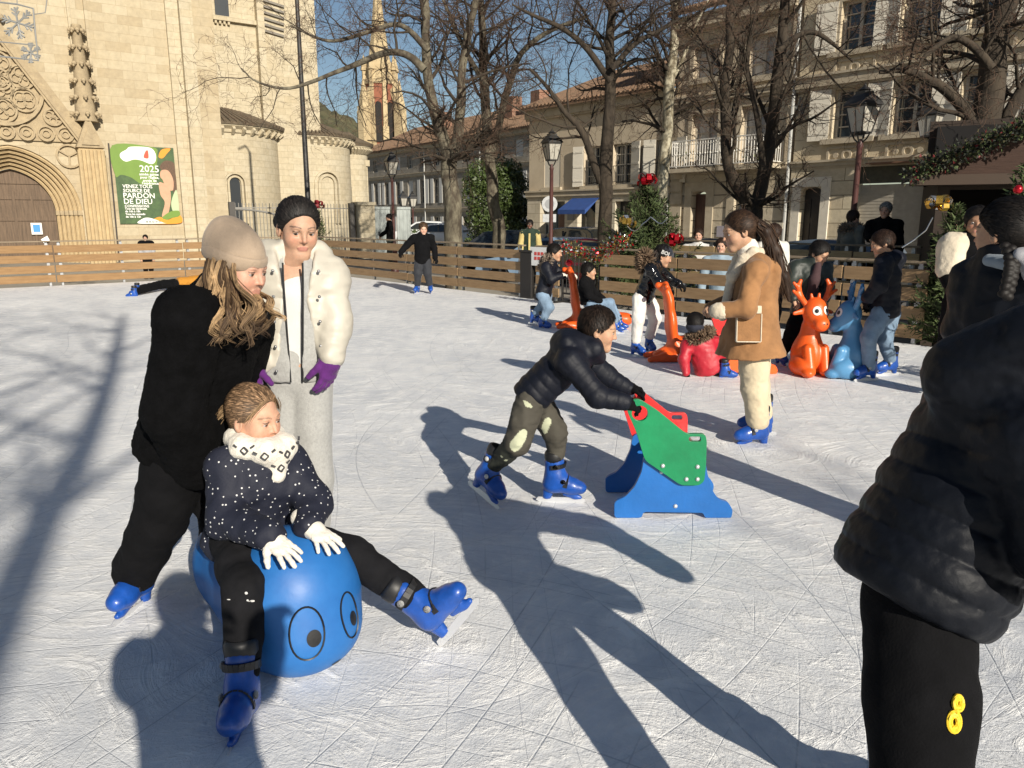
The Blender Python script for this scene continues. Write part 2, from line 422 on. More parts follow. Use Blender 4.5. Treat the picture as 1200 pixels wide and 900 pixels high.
def warp_big(N, L, tc):
    w_ = N.new('ShaderNodeTexNoise'); w_.inputs['Scale'].default_value = .35; w_.inputs['Detail'].default_value = 3; L.new(tc.outputs['Object'], w_.inputs['Vector'])
    a = N.new('ShaderNodeVectorMath'); a.operation = 'MULTIPLY_ADD'; L.new(w_.outputs['Color'], a.inputs[0]); a.inputs[1].default_value = (4, 4, 0); L.new(tc.outputs['Object'], a.inputs[2]); return a.outputs[0]
def ice_mat():
    m = bpy.data.materials.new('rink ice'); m.use_nodes = True; t = m.node_tree; N = t.nodes; L = t.links; b = N['Principled BSDF']
    tc = N.new('ShaderNodeTexCoord')
    def math_(op, a, bb=None, c=None):
        n = N.new('ShaderNodeMath'); n.operation = op
        for i, x in enumerate((a, bb, c)):
            if x is None: continue
            if isinstance(x, (int, float)): n.inputs[i].default_value = x
            else: L.new(x, n.inputs[i])
        return n.outputs[0]
    def noise(vec, sc, det=4, rgh=.6):
        n = N.new('ShaderNodeTexNoise'); n.inputs['Scale'].default_value = sc; n.inputs['Detail'].default_value = det; n.inputs['Roughness'].default_value = rgh
        L.new(vec, n.inputs['Vector']); return n.outputs['Fac']
    def rng(x, a, bb, c=0, d=1):
        n = N.new('ShaderNodeMapRange'); n.interpolation_type = 'SMOOTHSTEP'
        for i, q in enumerate((x, a, bb, c, d)):
            if i == 0: L.new(q, n.inputs[0])
            else: n.inputs[i].default_value = q
        return n.outputs[0]
    # skate cuts: rings of long arcs about many centres and long streaks at many headings, each broken by a mask
    total = None; rnd = random.Random(4)
    
    for i in range(13):
        F_ = rnd.choice((1.6, 2.3, 3.1, 4.2, 5.0)); ang = rnd.uniform(0, 3.14) if i > 4 else rnd.uniform(-.5, .6)
        mp = N.new('ShaderNodeMapping'); mp.inputs['Rotation'].default_value = (0, 0, ang); mp.inputs['Location'].default_value = (rnd.uniform(-9, 9), rnd.uniform(-9, 9), 0); L.new(tc.outputs['Object'], mp.inputs[0])
        sp = N.new('ShaderNodeSeparateXYZ'); L.new(mp.outputs[0], sp.inputs[0]); x, y = sp.outputs[0], sp.outputs[1]
        wv = math_('MULTIPLY', math_('SINE', math_('MULTIPLY_ADD', x, rnd.uniform(.5, 1.1), rnd.uniform(0, 6))), rnd.uniform(.3, 1.3)); yy = math_('MULTIPLY', math_('ADD', y, wv), F_)
        row = math_('FLOOR', yy); fr_ = math_('FRACT', yy); wn = N.new('ShaderNodeTexWhiteNoise'); wn.noise_dimensions = '1D'; L.new(math_('ADD', row, i * 31.7), wn.inputs['W']); sc_ = N.new('ShaderNodeSeparateColor'); L.new(wn.outputs['Color'], sc_.inputs[0])
        pos = math_('MULTIPLY_ADD', sc_.outputs[0], .7, .15); sl_ = math_('MULTIPLY', math_('SINE', math_('MULTIPLY_ADD', x, .5, math_('MULTIPLY', sc_.outputs[1], 20))), .14)
        d = math_('ABSOLUTE', math_('SUBTRACT', fr_, math_('ADD', pos, sl_))); wd = rnd.uniform(.0019, .0046) * F_
        line = rng(d, wd * .4, wd, 1, 0)
        cb = N.new('ShaderNodeCombineXYZ'); L.new(math_('MULTIPLY', x, rnd.uniform(.35, .8)), cb.inputs[0]); L.new(math_('MULTIPLY', row, 7.31), cb.inputs[1])
        line = math_('MULTIPLY', math_('MULTIPLY', line, rng(noise(cb.outputs[0], 1, 2), .44, .60)), rnd.uniform(.45, 1.0))
        total = line if total is None else math_('MAXIMUM', total, line)
    O_ = tc.outputs['Object']; big = noise(O_, .7, 6, .65); mid = noise(O_, 5.5, 8, .7); grain = noise(O_, 70, 4, .75)
    mpS = N.new('ShaderNodeMapping'); mpS.inputs['Rotation'].default_value = (0, 0, .5); mpS.inputs['Scale'].default_value = (2.0, 9.0, 1); L.new(warp_big(N, L, tc), mpS.inputs[0]); brush = noise(mpS.outputs[0], 1.6, 7, .75)
    base = N.new('ShaderNodeMix'); base.data_type = 'RGBA'; base.inputs[6].default_value = (.62, .64, .67, 1); base.inputs[7].default_value = (.90, .90, .89, 1)
    L.new(rng(math_('MULTIPLY_ADD', mid, .4, math_('MULTIPLY_ADD', big, .35, math_('MULTIPLY', brush, .25))), .36, .62), base.inputs[0])
    cut = N.new('ShaderNodeMix'); cut.data_type = 'RGBA'; L.new(math_('MULTIPLY', total, .62), cut.inputs[0]); L.new(base.outputs[2], cut.inputs[6]); cut.inputs[7].default_value = (.40, .43, .47, 1)
    snow = N.new('ShaderNodeMix'); snow.data_type = 'RGBA'; sm = math_('MULTIPLY', rng(brush, .46, .62, 0, 1), rng(mid, .42, .58, .1, 1)); L.new(sm, snow.inputs[0]); L.new(cut.outputs[2], snow.inputs[6]); snow.inputs[7].default_value = (.94, .94, .93, 1)
    L.new(snow.outputs[2], b.inputs['Base Color'])
    b.inputs['Roughness'].default_value = .6; b.inputs['Specular IOR Level'].default_value = .25
    h = math_('MULTIPLY_ADD', total, -.6, math_('MULTIPLY_ADD', sm, 1.0, math_('MULTIPLY_ADD', mid, 1.0, math_('MULTIPLY', grain, .75))))
    bp = N.new('ShaderNodeBump'); bp.inputs['Strength'].default_value = .55; bp.inputs['Distance'].default_value = .012; L.new(h, bp.inputs['Height']); L.new(bp.outputs[0], b.inputs['Normal'])
    return m
ICE = ice_mat()
asphalt = mat('asphalt', (.12, .115, .11), .9, var=.25, vscale=1.2, bump=.4, bscale=90)
paving = mat('pale paving', (.30, .27, .22), .9, var=.2, vscale=.8, bump=.3, bscale=30)
grassm = mat('verge grass', (.09, .13, .03), .95, var=.4, vscale=5, bump=1, bscale=60)

# ground sheet to the horizon, the deck of ice, the street, the pavement
MB().add([(-900, -200, GZ), (900, -200, GZ), (900, 1500, GZ), (-900, 1500, GZ)], [(0, 1, 2, 3)]).build('ground', paving)['kind'] = 'structure'
corner = V(*np.linalg.solve(np.array([P_RF.d[:2], -P_LF.d[:2]]).T, (P_LF.o - P_RF.o)[:2]), 0); corner = P_RF.o + P_RF.d * corner[0]
c0 = corner - P_RF.n * .0
q = [corner, corner + P_RF.d * 40, corner + P_RF.d * 40 - P_LF.d * 40, corner - P_LF.d * 40]
MB().add([tuple(p[:2]) + (0.0,) for p in q] + [tuple(p[:2]) + (GZ + .004,) for p in q], [(3, 2, 1, 0), (0, 1, 5, 4), (1, 2, 6, 5), (2, 3, 7, 6), (3, 0, 4, 7)]).build('ice_rink', ICE)['kind'] = 'structure'
s0 = P_HS.W(-60, -1.6, GZ + .004); s1 = P_HS.W(25, -1.6, GZ + .004); s2 = P_HS.W(25, -9.5, GZ + .004); s3 = P_HS.W(-60, -9.5, GZ + .004)
MB().add([s0, s3, s2, s1], [(0, 1, 2, 3)]).build('street', asphalt)['kind'] = 'structure'
kb = MB(); kb.box(-60, 25, -1.6, .0, GZ, GZ + .12); kb.build('pavement', mat('kerb stone', (.34, .31, .27), .85, var=.15, vscale=2), M=P_HS.M)['kind'] = 'structure'
pv = MB().add([P_RF.W(-1, .12, -.2), P_RF.W(22, .12, -.2), P_RF.W(22, 1.3, -.22), P_RF.W(-1, 1.3, -.22)], [(0, 1, 2, 3)]); pv.build('verge', grassm)['kind'] = 'structure'

# ------------------------------------------------------------------ rink fences, panel by panel
wood = mat('fence plank', (.20, .112, .045), .75, c2=(.30, .18, .08), vscale=3, stretch=(1, 1, 9), bump=.35, bscale=14)
wood2 = mat('weathered fence plank', (.20, .125, .062), .8, c2=(.32, .21, .11), vscale=3, stretch=(1, 1, 9), bump=.35, bscale=14)
steel = mat('galvanised steel', (.45, .46, .47), .45, metal=.8, var=.15, vscale=12)
capw = mat('fence cap rail', (.22, .17, .115), .8, var=.25, vscale=4, stretch=(1, 6, 6))
def fence_panel(pl, x0, x1, label, grp, seed, m, tilt=0, rows=4, y=0.0, zb=.075, ph=.162, gap=.058, cap=True):
    rnd = random.Random(seed); r = empty('fence_panel', M=Matrix.Translation(pl.W(x0, y, 0)) @ pl.M.to_3x3().to_4x4())
    tag(r, label, 'fence', grp); L = x1 - x0
    for k in range(rows):
        z0 = zb + k * (ph + gap); b = MB(); j = rnd.uniform(-.006, .006)
        b.box(.012, L - .012, rnd.uniform(-.004, .004), .032, z0 + j, z0 + ph + j); b.build('plank', m, r, bevel=.004)
    n = max(2, int(L / 1.2) + 1)
    for i in range(n):
        b = MB(); x = .12 + (L - .24) * i / (n - 1); b.box(x - .022, x + .022, .036, .08, 0, zb + rows * (ph + gap) + .01)
        for k in range(rows): b.box(x - .03, x + .03, .03, .037, zb + k * (ph + gap) + ph - .012, zb + k * (ph + gap) + ph + gap * .7)
        b.build('post', steel, r)
    if cap:
        b = MB(); z = zb + rows * (ph + gap) + .012; b.box(0, L, -.01, .1, z, z + .028); b.build('top_rail', capw, r, bevel=.004)
    return r
LL = ['pale gold plank fence panel along the church side of the rink']
xs = [-9, -5.2, -2.6]; x = P_LF.x(63, 300); xs = [x - 8.4, x - 5.6, x - 2.8, x, x + 2.8, x + 5.6, x + 8.4]
xend = float((corner - P_LF.o) @ P_LF.d)
xs = [v for v in xs if v < xend - 1] + [xend]
for i in range(len(xs) - 1):
    fence_panel(P_LF, xs[i], xs[i + 1], LL[0], 'plank fence panels on the church side', i, wood)
xr0 = float((corner - P_RF.o) @ P_RF.d)
xe = P_RF.x(1085, 360); seams = [xr0, P_RF.x(477, 300), P_RF.x(536, 305), P_RF.x(612, 310)]
for i in range(3): fence_panel(P_RF, seams[i], seams[i + 1], 'brown plank fence panel beside the far skating boy, between the corner and the gap', 'plank fence panels near the corner', 20 + i, wood2)
fence_panel(P_RF, P_RF.x(627, 320), P_RF.x(655, 320), 'short plank fence panel between the dark post and the rink gate', None, 30, wood2)
xg = P_RF.x(702, 330); xx = [xg, P_RF.x(792, 340), P_RF.x(880, 345), P_RF.x(985, 350), xe]
for i in range(4): fence_panel(P_RF, xx[i], xx[i + 1], 'brown plank fence panel on the house side, right of the red tinsel gate', 'plank fence panels right of the gate', 40 + i, wood2)
# dark post at the gate and the gate's steel barrier
pm = mat('dark painted metal', (.015, .013, .012), .5)
r = empty('gate_post', P_RF.W(P_RF.x(618, 330), 0, 0), 'dark brown broad post standing between two fence panels', 'post')
MB().box(-.16, .16, -.05, .05, -.02, .86).build('body', pm, r, M=P_RF.M.to_3x3().to_4x4(), bevel=.01)
MB().box(-.18, .18, -.06, .06, .862, .9).build('cap', pm, r, M=P_RF.M.to_3x3().to_4x4())
xb0, xb1 = P_RF.x(657, 330), P_RF.x(700, 330)
r = empty('crowd_barrier', M=Matrix.Translation(P_RF.W(xb0, .05, 0)) @ P_RF.M.to_3x3().to_4x4()); tag(r, 'dark steel barrier closing the gate under the red tinsel', 'barrier'); Lb = xb1 - xb0
b = MB(); b.tube([(0, 0, .02), (0, 0, .95), (Lb, 0, .95), (Lb, 0, .02)], .022, 8); b.tube([(0, 0, .16), (Lb, 0, .16)], .018, 8); b.build('frame', pm, r, smooth=True)
b = MB(); [b.tube([(Lb * i / 9, 0, .16), (Lb * i / 9, 0, .95)], .009, 5) for i in range(1, 9)]; b.build('bars', pm, r, smooth=True)
[MB().box(x - .03, x + .03, -.25, .25, .004, .03).build('foot', pm, r) for x in (.05, Lb - .05)]

# second fence of the waiting terrace, pale slats, and its crate-like benches
P_R2 = Plane(P_RF.W(0, 2.6, 0)[:2], R(140))
palw = mat('pale pallet wood', (.42, .29, .15), .8, var=.25, vscale=4, stretch=(1, 1, 8))
xa = [P_R2.x(782, 285), P_R2.x(838, 285), P_R2.x(905, 285), P_R2.x(1000, 285), P_R2.x(1080, 285)]
for i in range(4): fence_panel(P_R2, xa[i], xa[i + 1], 'pale plank barrier of the terrace behind the rink fence', 'barriers of the terrace', 60 + i, palw, rows=3, zb=.32, ph=.17, gap=.07)
fence_panel(P_R2, P_R2.x(650, 280), P_R2.x(742, 280), 'pale plank barrier with red tinsel behind the gate', None, 66, palw, rows=3, zb=.3, ph=.15, gap=.07)

# ------------------------------------------------------------------ CHURCH
stone = masonry('church ashlar', (.455, .39, .275), (.375, .305, .20), (.34, .275, .18), .95, .36, .008, stain=.3, stainc=(.40, .30, .165), bump=.3, big=.13)
stone2 = masonry('pale ashlar', (.48, .42, .305), (.435, .37, .255), (.35, .30, .205), .62, .30, .009, stain=.3, stainc=(.40, .31, .18), bump=.4, big=.15)
carve = mat('carved weathered stone', (.30, .235, .15), .95, c2=(.42, .335, .21), vscale=5, bump=.6, bscale=25, bdist=.03)
moulding = mat('arch moulding stone', (.50, .385, .22), .95, c2=(.38, .28, .155), vscale=3, bump=.4, bscale=25, bdist=.02)
dark = mat('dark interior', (.012, .011, .01), .8)
doorm = mat('old brown door boards', (.125, .085, .055), .75, var=.35, vscale=3, stretch=(6, 1, .5), bump=.4, bscale=12)
tile = mat('clay roof tile', (.23, .13, .075), .9, c2=(.12, .085, .055), vscale=4, bump=.6, bscale=18, bdist=.04)
lead = mat('lead grey glass', (.03, .035, .04), .35)
U = P_CH.uv
ch = empty('church', M=P_CH.M); tag(ch, 'tall pale stone church with pointed portal, bell tower and round apses', 'church')
CHI = P_CH.M.inverted()
xb = U(205, 150)[0]; xD = U(20, 250)[0]; z_sp = U(20, 250)[1]; wD = U(71, 262)[0] - xD; zD = U(20, 196)[1]
zg = GZ
def pointed(cx, half, zs, rise, n=14):
    """Pointed arch outline from right springing over the apex to the left springing."""
    r = (half * half + rise * rise) / (2 * half); cc = half - r; out = []
    a1 = math.atan2(rise, -cc)
    for i in range(n + 1):
        a = a1 * i / n; out.append((cx + cc + r * math.cos(a), zs + r * math.sin(a)))
    return out + [(2 * cx - x, z) for x, z in out[-2::-1]]
rise = zD - z_sp; wO = U(97, 250)[0] - xD; riseO = U(22, 170)[1] - z_sp
# facade wall with the portal cut through
hole = [(xD - wO, zg - .2)] + pointed(xD, wO, z_sp, riseO)[::-1] + [(xD + wO, zg - .2)]
b = MB(); b.prism([(xD - 9, zg - .3), hole[0]] + hole[1:-1] + [hole[-1], (xb, zg - .3), (xb, 17), (xD - 9, 17)], 0, 1.6)
b.build('wall', stone, ch)
# stepped archivolts
b = MB(); n = 6
for i in range(n):
    t0, t1 = 1 - i / n, 1 - (i + 1) / n; hw0, hw1 = wD + (wO - wD) * t0, wD + (wO - wD) * t1 * 1.0
    r0, r1 = rise + (riseO - rise) * t0, rise + (riseO - rise) * t1; y = .1 + .22 * i
    o_ = pointed(xD, hw0 - .002 * i, z_sp, r0); i_ = pointed(xD, hw1, z_sp, r1)
    ring = [(xD + hw0, zg - .2)] + o_ + [(xD - hw0, zg - .2), (xD - hw1, zg - .2)] + i_[::-1] + [(xD + hw1, zg - .2)]
    b.prism(ring, y, 1.55)
    rr = (hw0 - hw1) * .34
    mid = pointed(xD, (hw0 + hw1) / 2, z_sp, (r0 + r1) / 2); pts = [(xD + (hw0 + hw1) / 2, y, zg)] + [(x_, y, z_) for x_, z_ in mid] + [(xD - (hw0 + hw1) / 2, y, zg)]
    b.tube(pts, rr, 8)
b.build('archivolts', moulding, ch, smooth=True, angle=35)
b = MB(); [b.box(*sorted((xD + sx * (wD + (wO - wD) * i / 6 - .03), xD + sx * (wD + (wO - wD) * (i + 1) / 6 + .03))), .02 + .22 * (5 - i), 1.5, z_sp - .08 - .002 * i, z_sp + .12 + .002 * i) for i in range(6) for sx in (1, -1)]
b.build('capital_band', carve, ch, bevel=.03)
# doors
dr = MB(); out = [(xD - wD + .01, zg - .2)] + pointed(xD, wD - .01, z_sp, rise - .01)[::-1] + [(xD + wD - .01, zg - .2)]
dr.prism(out, 1.42, 1.5); d_ = dr.build('door', doorm, ch)
b = MB()
for k in range(-9, 10):
    x_ = xD + k * wD / 9.5; b.box(x_ - .012, x_ + .012, 1.4, 1.43, zg, z_sp + rise * .62 * (1 - abs(k) / 11))
for z_ in (U(20, 231)[1], U(20, 212)[1], U(20, 257)[1]): b.box(xD - wD * .98, xD + wD * .98, 1.375, 1.415, z_ - .07, z_ + .07)
b.box(xD - .05, xD + .05, 1.37, 1.42, zg, z_sp + rise * .5); b.box(xD + wD * .42, xD + wD * .47, 1.372, 1.41, zg, U(20, 231)[1])
b.build('door_rail', doorm, d_)
# gable with tracery
zb_ = U(60, 166)[1]; ax_, az_ = U(-8, 32); gx = U(96, 160)[0]; gl = 2 * xD - gx
ga = MB(); ga.prism([(gl, zb_), (gx, zb_), (xD, az_)], -.10, .001)
ga.build('gable', carve, ch)
b = MB()
def ring(cx, cz, r, wd, y0, y1, n=24): b.prism(circle(cx, cz, r, n), y0, y1, [circle(cx, cz, r - wd, n)[::-1]])
bx, bz = U(17, 103, -.1); bx = xD
RB = abs(U(51, 103, -.1)[0] - bx)
ring(bx, bz, RB, .13, -.26, -.08, 32)
for k in range(7):
    a = math.pi / 2 + k * math.pi / 3; rr = RB * .325; cx, cz = (bx, bz) if k == 6 else (bx + RB * .585 * math.cos(a), bz + RB * .585 * math.sin(a))
    ring(cx, cz, rr, .075, -.22, -.09)
    for j in range(4): ring(cx + rr * .4 * math.cos(j * 1.571 + k), cz + rr * .4 * math.sin(j * 1.571 + k), rr * .4, .05, -.19, -.09, 12)
for sx in (1, -1):
    tx, tz = U(62, 137, -.1); tx = xD + (tx - xD) * sx; rt = abs(U(74, 137, -.1)[0] - U(62, 137, -.1)[0])
    ring(tx, tz, rt, .09, -.22, -.09)
    for j in range(3): ring(tx + rt * .42 * math.cos(j * 2.09 + .5), tz + rt * .42 * math.sin(j * 2.09 + .5), rt * .42, .055, -.19, -.09, 12)
tx, tz = U(8, 67, -.1); ring(xD, az_ - 1.9, .42, .08, -.22, -.09)
[ring(xD + .17 * math.cos(j * 2.09), az_ - 1.9 + .17 * math.sin(j * 2.09), .17, .05, -.19, -.09, 12) for j in range(3)]
zr = U(60, 157, -.1)[1]; nR = 9
for k in range(-nR, nR + 1):
    cx = xD + k * .68
    if abs(cx - xD) < gx - xD - .35:
        ring(cx, zr, .31, .06, -.2, -.09, 16); ring(cx, zr, .16, .05, -.18, -.09, 12)
tx, tz = U(81, 183, -.05)
for sx in (1, -1):
    cx = xD + (tx - xD) * sx; ring(cx, tz, .48, .07, -.12, .001)
    for j in range(3): a = j * 2.09 + .5; b.bar((cx, -.06, tz), (cx + .43 * math.cos(a), -.06, tz + .43 * math.sin(a)), .07, .06)
b.build('tracery', carve, ch, smooth=True, angle=30)
b = MB()
for sx in (1, -1):
    p0 = (xD + (gx - xD + .12) * sx, -.22, zb_ - .05); p1 = (xD, -.22, az_ + .12)
    b.bar(p0, p1, .46, .2, (0, 1, 0)); b.bar((p0[0], -.33, p0[2] - .16), (p1[0], -.33, p1[2] - .16), .12, .1, (0, 1, 0))
b.build('gable_coping', carve, ch)
b = MB(); b.ball((xD, -.2, az_ + .35), (.3, .22, .25), 10, 6); [b.ball((xD + .3 * math.cos(k * 1.05), -.25, az_ + .35 + .25 * math.sin(k * 1.05)), .13, 8, 5) for k in range(6)]; b.build('finial', carve, ch, smooth=True)
# pinnacles at the gable's feet
def pinnacle(cx):
    b = MB(); z0 = U(105, 143, -.3)[1]; z1 = U(96, 30, -.3)[1]; zt = z1
    b.lathe([(.44, 0), (.40, .3), (.16, zt - z0 - .15), (.2, zt - z0 - .1), (.18, zt - z0)], 8, (cx, -.34, z0))
    for k in range(6):
        f = k / 5.0; z_ = z0 + .28 + (zt - z0 - .5) * f; rr = .50 - .26 * f
        for j in range(8):
            a = j * math.pi / 4; b.ball((cx + rr * math.cos(a), -.34 + rr * math.sin(a), z_), (.10, .10, .085), 7, 5); b.ball((cx + (rr + .05) * math.cos(a), -.34 + (rr + .05) * math.sin(a), z_ - .09), .05, 6, 4)
    b.build('pinnacle', carve, ch, smooth=True, angle=50)
    b = MB(); zc = U(110, 174, -.3)[1]; hw = .52
    b.prism([(cx - hw, zc), (cx + hw, zc), (cx, z0 + .25)], -.72, .001); b.prism([(cx - hw * .62, zc + .1), (cx + hw * .62, zc + .1), (cx, z0 - .18)], -.78, -.72); b.build('gablet', carve, ch)
    b = MB(); b.box(cx - .45, cx + .45, -.62, .001, zg, zc - .002)
    for k in range(4): b.tube([(cx - .42 + .28 * k, -.64, zg), (cx - .42 + .28 * k, -.64, zc - .1)], .085, 8)
    b.build('pier', moulding, ch, smooth=True, angle=40)
pcx = U(108, 200, -.3)[0]; pinnacle(pcx); pinnacle(2 * xD - pcx)
# slender pilasters above the pinnacle, drain pipe, strip pilaster and the wall right of it
b = MB()
for px in (80, 100): b.box(U(px, 15)[0] - .06, U(px, 15)[0] + .06, -.14, .001, U(95, 34)[1] - 2.5, 16.9)
islands(b, 'pilaster', stone, ch)
b = MB(); b.tube([(U(137, 285)[0], -.1, zg), (U(126, 168)[0] + .02, -.1, U(126, 168)[1])], .032, 8); b.build('drain_pipe', mat('pipe', (.06, .05, .045), .6), ch, smooth=True)
xp0, xp1 = U(232, 283)[0] - 1.05, U(238, 283)[0]
b = MB(); b.box(xb + .001, xb + .5, -.16, 1.4, zg - .3, 16.95); b.box(xb + .501, xb + 1.02, -.46, 1.4, zg - .3, 16.9); b.build('buttress', stone2, ch)
xw = U(266, 240)[0]
b = MB(); b.box(xb + 1.021, xw, -.05, 1.5, zg - .3, 17); b.build('wall', stone, ch)
# bell tower, set back
yT = 2.6; xt0 = xw - .6; xt1 = P_CH.uv(371, 60, yT)[0]
b = MB(); b.box(xt0, xt1, yT, yT + 7, zg - .3, 19); b.build('tower', stone2, ch)
zc = P_CH.uv(280, 25, yT)[1]
b = MB(); b.box(xt0 + .2, P_CH.uv(302, 25, yT)[0], yT - .2, yT + .001, zc - .1, zc + .1)
for k in range(9): b.box(xt0 + .35 + k * .2, xt0 + .45 + k * .2, yT - .15, yT + .001, zc - .25, zc - .1)
b.box(P_CH.uv(300, 40, yT)[0], P_CH.uv(308, 40, yT)[0], yT - .35, yT + .001, zg, 18.9)
b.build('cornice', stone2, ch)
b = MB(); xq, zq = P_CH.uv(259, 0, yT); b.prism([(xq - .32, zq - .8), (xq + .32, zq - .8)] + arc(xq, zq + .6, .32, 0, 180, 8), yT - .03, yT - .012); b.build('window', lead, ch)
b = MB()
for k in range(6):
    xq, zq = P_CH.uv(318, 4 + k * 7, yT); b.bar((xq - .55, yT - .06, zq + .1), (xq + .6, yT - .06, zq - .08), .12, .1)
b.build('louvre', mat('grey louvre', (.2, .18, .15), .8), ch)
# round chapels with tiled half cone roofs, corbels and blind arcades
def apse(px0, px1, pyE, pyT, yc, name, wins, seg=28):
    x0, x1 = P_CH.uv(px0, pyE, yc)[0], P_CH.uv(px1, pyE, yc)[0]; cx, r = (x0 + x1) / 2, (x1 - x0) / 2; ze = P_CH.uv((px0 + px1) / 2, pyE, yc - r)[1]; zt = P_CH.uv((px0 + px1) / 2, pyT, yc)[1]
    b = MB(); b.lathe([(r, zg - .3), (r, ze)], seg, (cx, yc, 0), a0=math.pi, a1=2 * math.pi); b.build('apse_wall', stone2, ch, smooth=True, angle=40)
    b = MB(); b.lathe([(r + .34, ze + .17), (r * .5, ze + (zt - ze) * .62), (.12, zt)], seg, (cx, yc, 0), a0=math.pi, a1=2 * math.pi)
    b.lathe([(r + .34, ze + .08), (r + .34, ze + .17)], seg, (cx, yc, 0), a0=math.pi, a1=2 * math.pi)
    for k in range(int(seg * 1.4) + 1):
        a = math.pi + math.pi * k / int(seg * 1.4); c_, s_ = math.cos(a), math.sin(a)
        b.tube([(cx + (r + .37) * c_, yc + (r + .37) * s_, ze + .18), (cx + r * .5 * c_, yc + r * .5 * s_, ze + (zt - ze) * .62 + .02), (cx + .15 * c_, yc + .15 * s_, zt)], [.075, .05, .02], 5)
    b.build('roof', mat('old mossy tile', (.15, .11, .07), .9, c2=(.085, .07, .048), vscale=4, bump=.6, bscale=18, bdist=.04), ch, smooth=True, angle=50)
    b = MB(); b.lathe([(r + .01, ze - .3), (r + .08, ze - .26), (r + .10, ze - .12), (r + .28, ze + .02), (r + .28, ze + .1), (r, ze + .1)], seg, (cx, yc, 0), a0=math.pi, a1=2 * math.pi)
    for k in range(22):
        a = math.pi + math.pi * (k + .5) / 22; c_, s_ = math.cos(a), math.sin(a); b.bar((cx + (r - .02) * c_, yc + (r - .02) * s_, ze - .3), (cx + (r + .27) * c_, yc + (r + .27) * s_, ze - .05), .13, .2)
    b.build('corbel_table', stone2, ch)
    ar = MB(); gl_ = MB()
    for px, pyt, pyb, ww, blind in wins:
        # angle on the drum that this pixel column meets
        best = min(range(181), key=lambda d: abs(proj(P_CH.W(cx + r * math.cos(R(180 + d)), yc + r * math.sin(R(180 + d)), 3.0))[0] - px)); a = R(180 + best)
        zt_ = P_CH.uv(px, pyt, yc - r * .9)[1]; zb2 = P_CH.uv(px, pyb, yc - r * .9)[1]; c_, s_ = math.cos(a), math.sin(a)
        f = lambda x_, y_, z_, a=a: (cx + (r + y_) * math.cos(a + x_ / r), yc + (r + y_) * math.sin(a + x_ / r), z_)
        for ro, ri, yy in ((ww * 2.1, ww * 1.75, .16), (ww * 1.5, ww * 1.12, .11)):
            o_ = [(ro, zb2), *arc(0, zt_ - ww, ro, 0, 180, 12), (-ro, zb2), (-ri, zb2), *arc(0, zt_ - ww, ri, 180, 0, 12), (ri, zb2)]
            ar.prism(o_, yy, -.02, f=f)
        (ar if blind else gl_).prism([(-ww, zb2), (ww, zb2), *arc(0, zt_ - ww, ww, 0, 180, 10)], .035 if not blind else .03, -.02, f=f)
    if ar.v: ar.build('arcade', stone2, ch)
    if gl_.v: gl_.build('window', lead, ch)
apse(158, 321, 146, 116, 4.2, 'a', [(275, 209, 262, .24, False)])
apse(306, 405, 160, 138, 5.0, 'b', [(333, 207, 262, .30, False), (384, 208, 262, .34, True)])
apse(385, 428, 172, 155, 6.4, 'c', [(404, 215, 262, .22, False)])
b = MB(); b.box(P_CH.uv(416, 200, 6.4)[0], P_CH.uv(424, 200, 6.4)[0], 5.6, 7.5, zg, P_CH.uv(420, 195, 6)[1]); b.box(P_CH.uv(414, 200, 6.4)[0], P_CH.uv(426, 200, 6.4)[0], 5.5, 7.6, P_CH.uv(420, 195, 6)[1], P_CH.uv(420, 188, 6)[1]); b.build('corner_pier', stone2, ch)

# banner hung on the church front
x0, z1 = U(131, 170, -.08); x1, z0 = U(211, 262, -.08); bw_, bh_ = x1 - x0, z1 - z0
bn = empty('banner', M=Matrix.Translation(P_CH.W(x0, -.08, z0)) @ P_CH.M.to_3x3().to_4x4()); tag(bn, 'green and white printed banner with praying woman hung on the church wall', 'banner')
def flat(nm, outl, y, m, par, h=None): return MB().prism(outl, y, y + .004, h or ()).build(nm, m, par)
def S(pts): return [(u_ * bw_, (1 - v_) * bh_) for u_, v_ in pts]
def smooth_loop(pts, n=6):
    P = [V(*p) for p in pts]; out = []; m = len(P)
    for i in range(m):
        p0, p1, p2, p3 = P[i - 1], P[i], P[(i + 1) % m], P[(i + 2) % m]
        for k in range(n):
            t = k / n; out.append(tuple(.5 * ((2 * p1) + (p2 - p0) * t + (2 * p0 - 5 * p1 + 4 * p2 - p3) * t * t + (3 * p1 - p0 - 3 * p2 + p3) * t ** 3)))
    return out
bgr = mat('banner green', (.14, .24, .035), .6, var=.08, vscale=2); bdk = mat('banner dark foliage', (.022, .05, .02), .6, c2=(.07, .13, .04), vscale=3)
bwh = mat('banner white', (.78, .78, .74), .6); bor = mat('banner orange', (.75, .27, .02), .6); bsk = mat('banner skin', (.52, .30, .19), .6, var=.1, vscale=5); bhr = mat('banner hair', (.10, .055, .03), .6, var=.5, vscale=9, stretch=(4, 1, 1)); bsh = mat('banner shirt', (.42, .50, .30), .6)
flat('sheet', S([(0, 0), (1, 0), (1, 1), (0, 1)]), 0, bdk, bn)
flat('green_field', S(smooth_loop([(.004, .004), (.66, .004), (.72, .1), (.68, .3), (.66, .46), (.55, .5), (.4, .48), (.25, .4), (.1, .37), (.004, .38)])), -.004, bgr, bn)
flat('white_cloud', S(smooth_loop([(.12, .1), (.22, .05), (.3, .01), (.6, .01), (.69, .08), (.68, .18), (.6, .22), (.45, .18), (.33, .17), (.2, .2), (.12, .16)])), -.008, bwh, bn)
flat('orange_leaf', S(smooth_loop([(.74, .12), (.8, .03), (.95, .01), (.88, .08), (.8, .14)])), -.008, bor, bn)
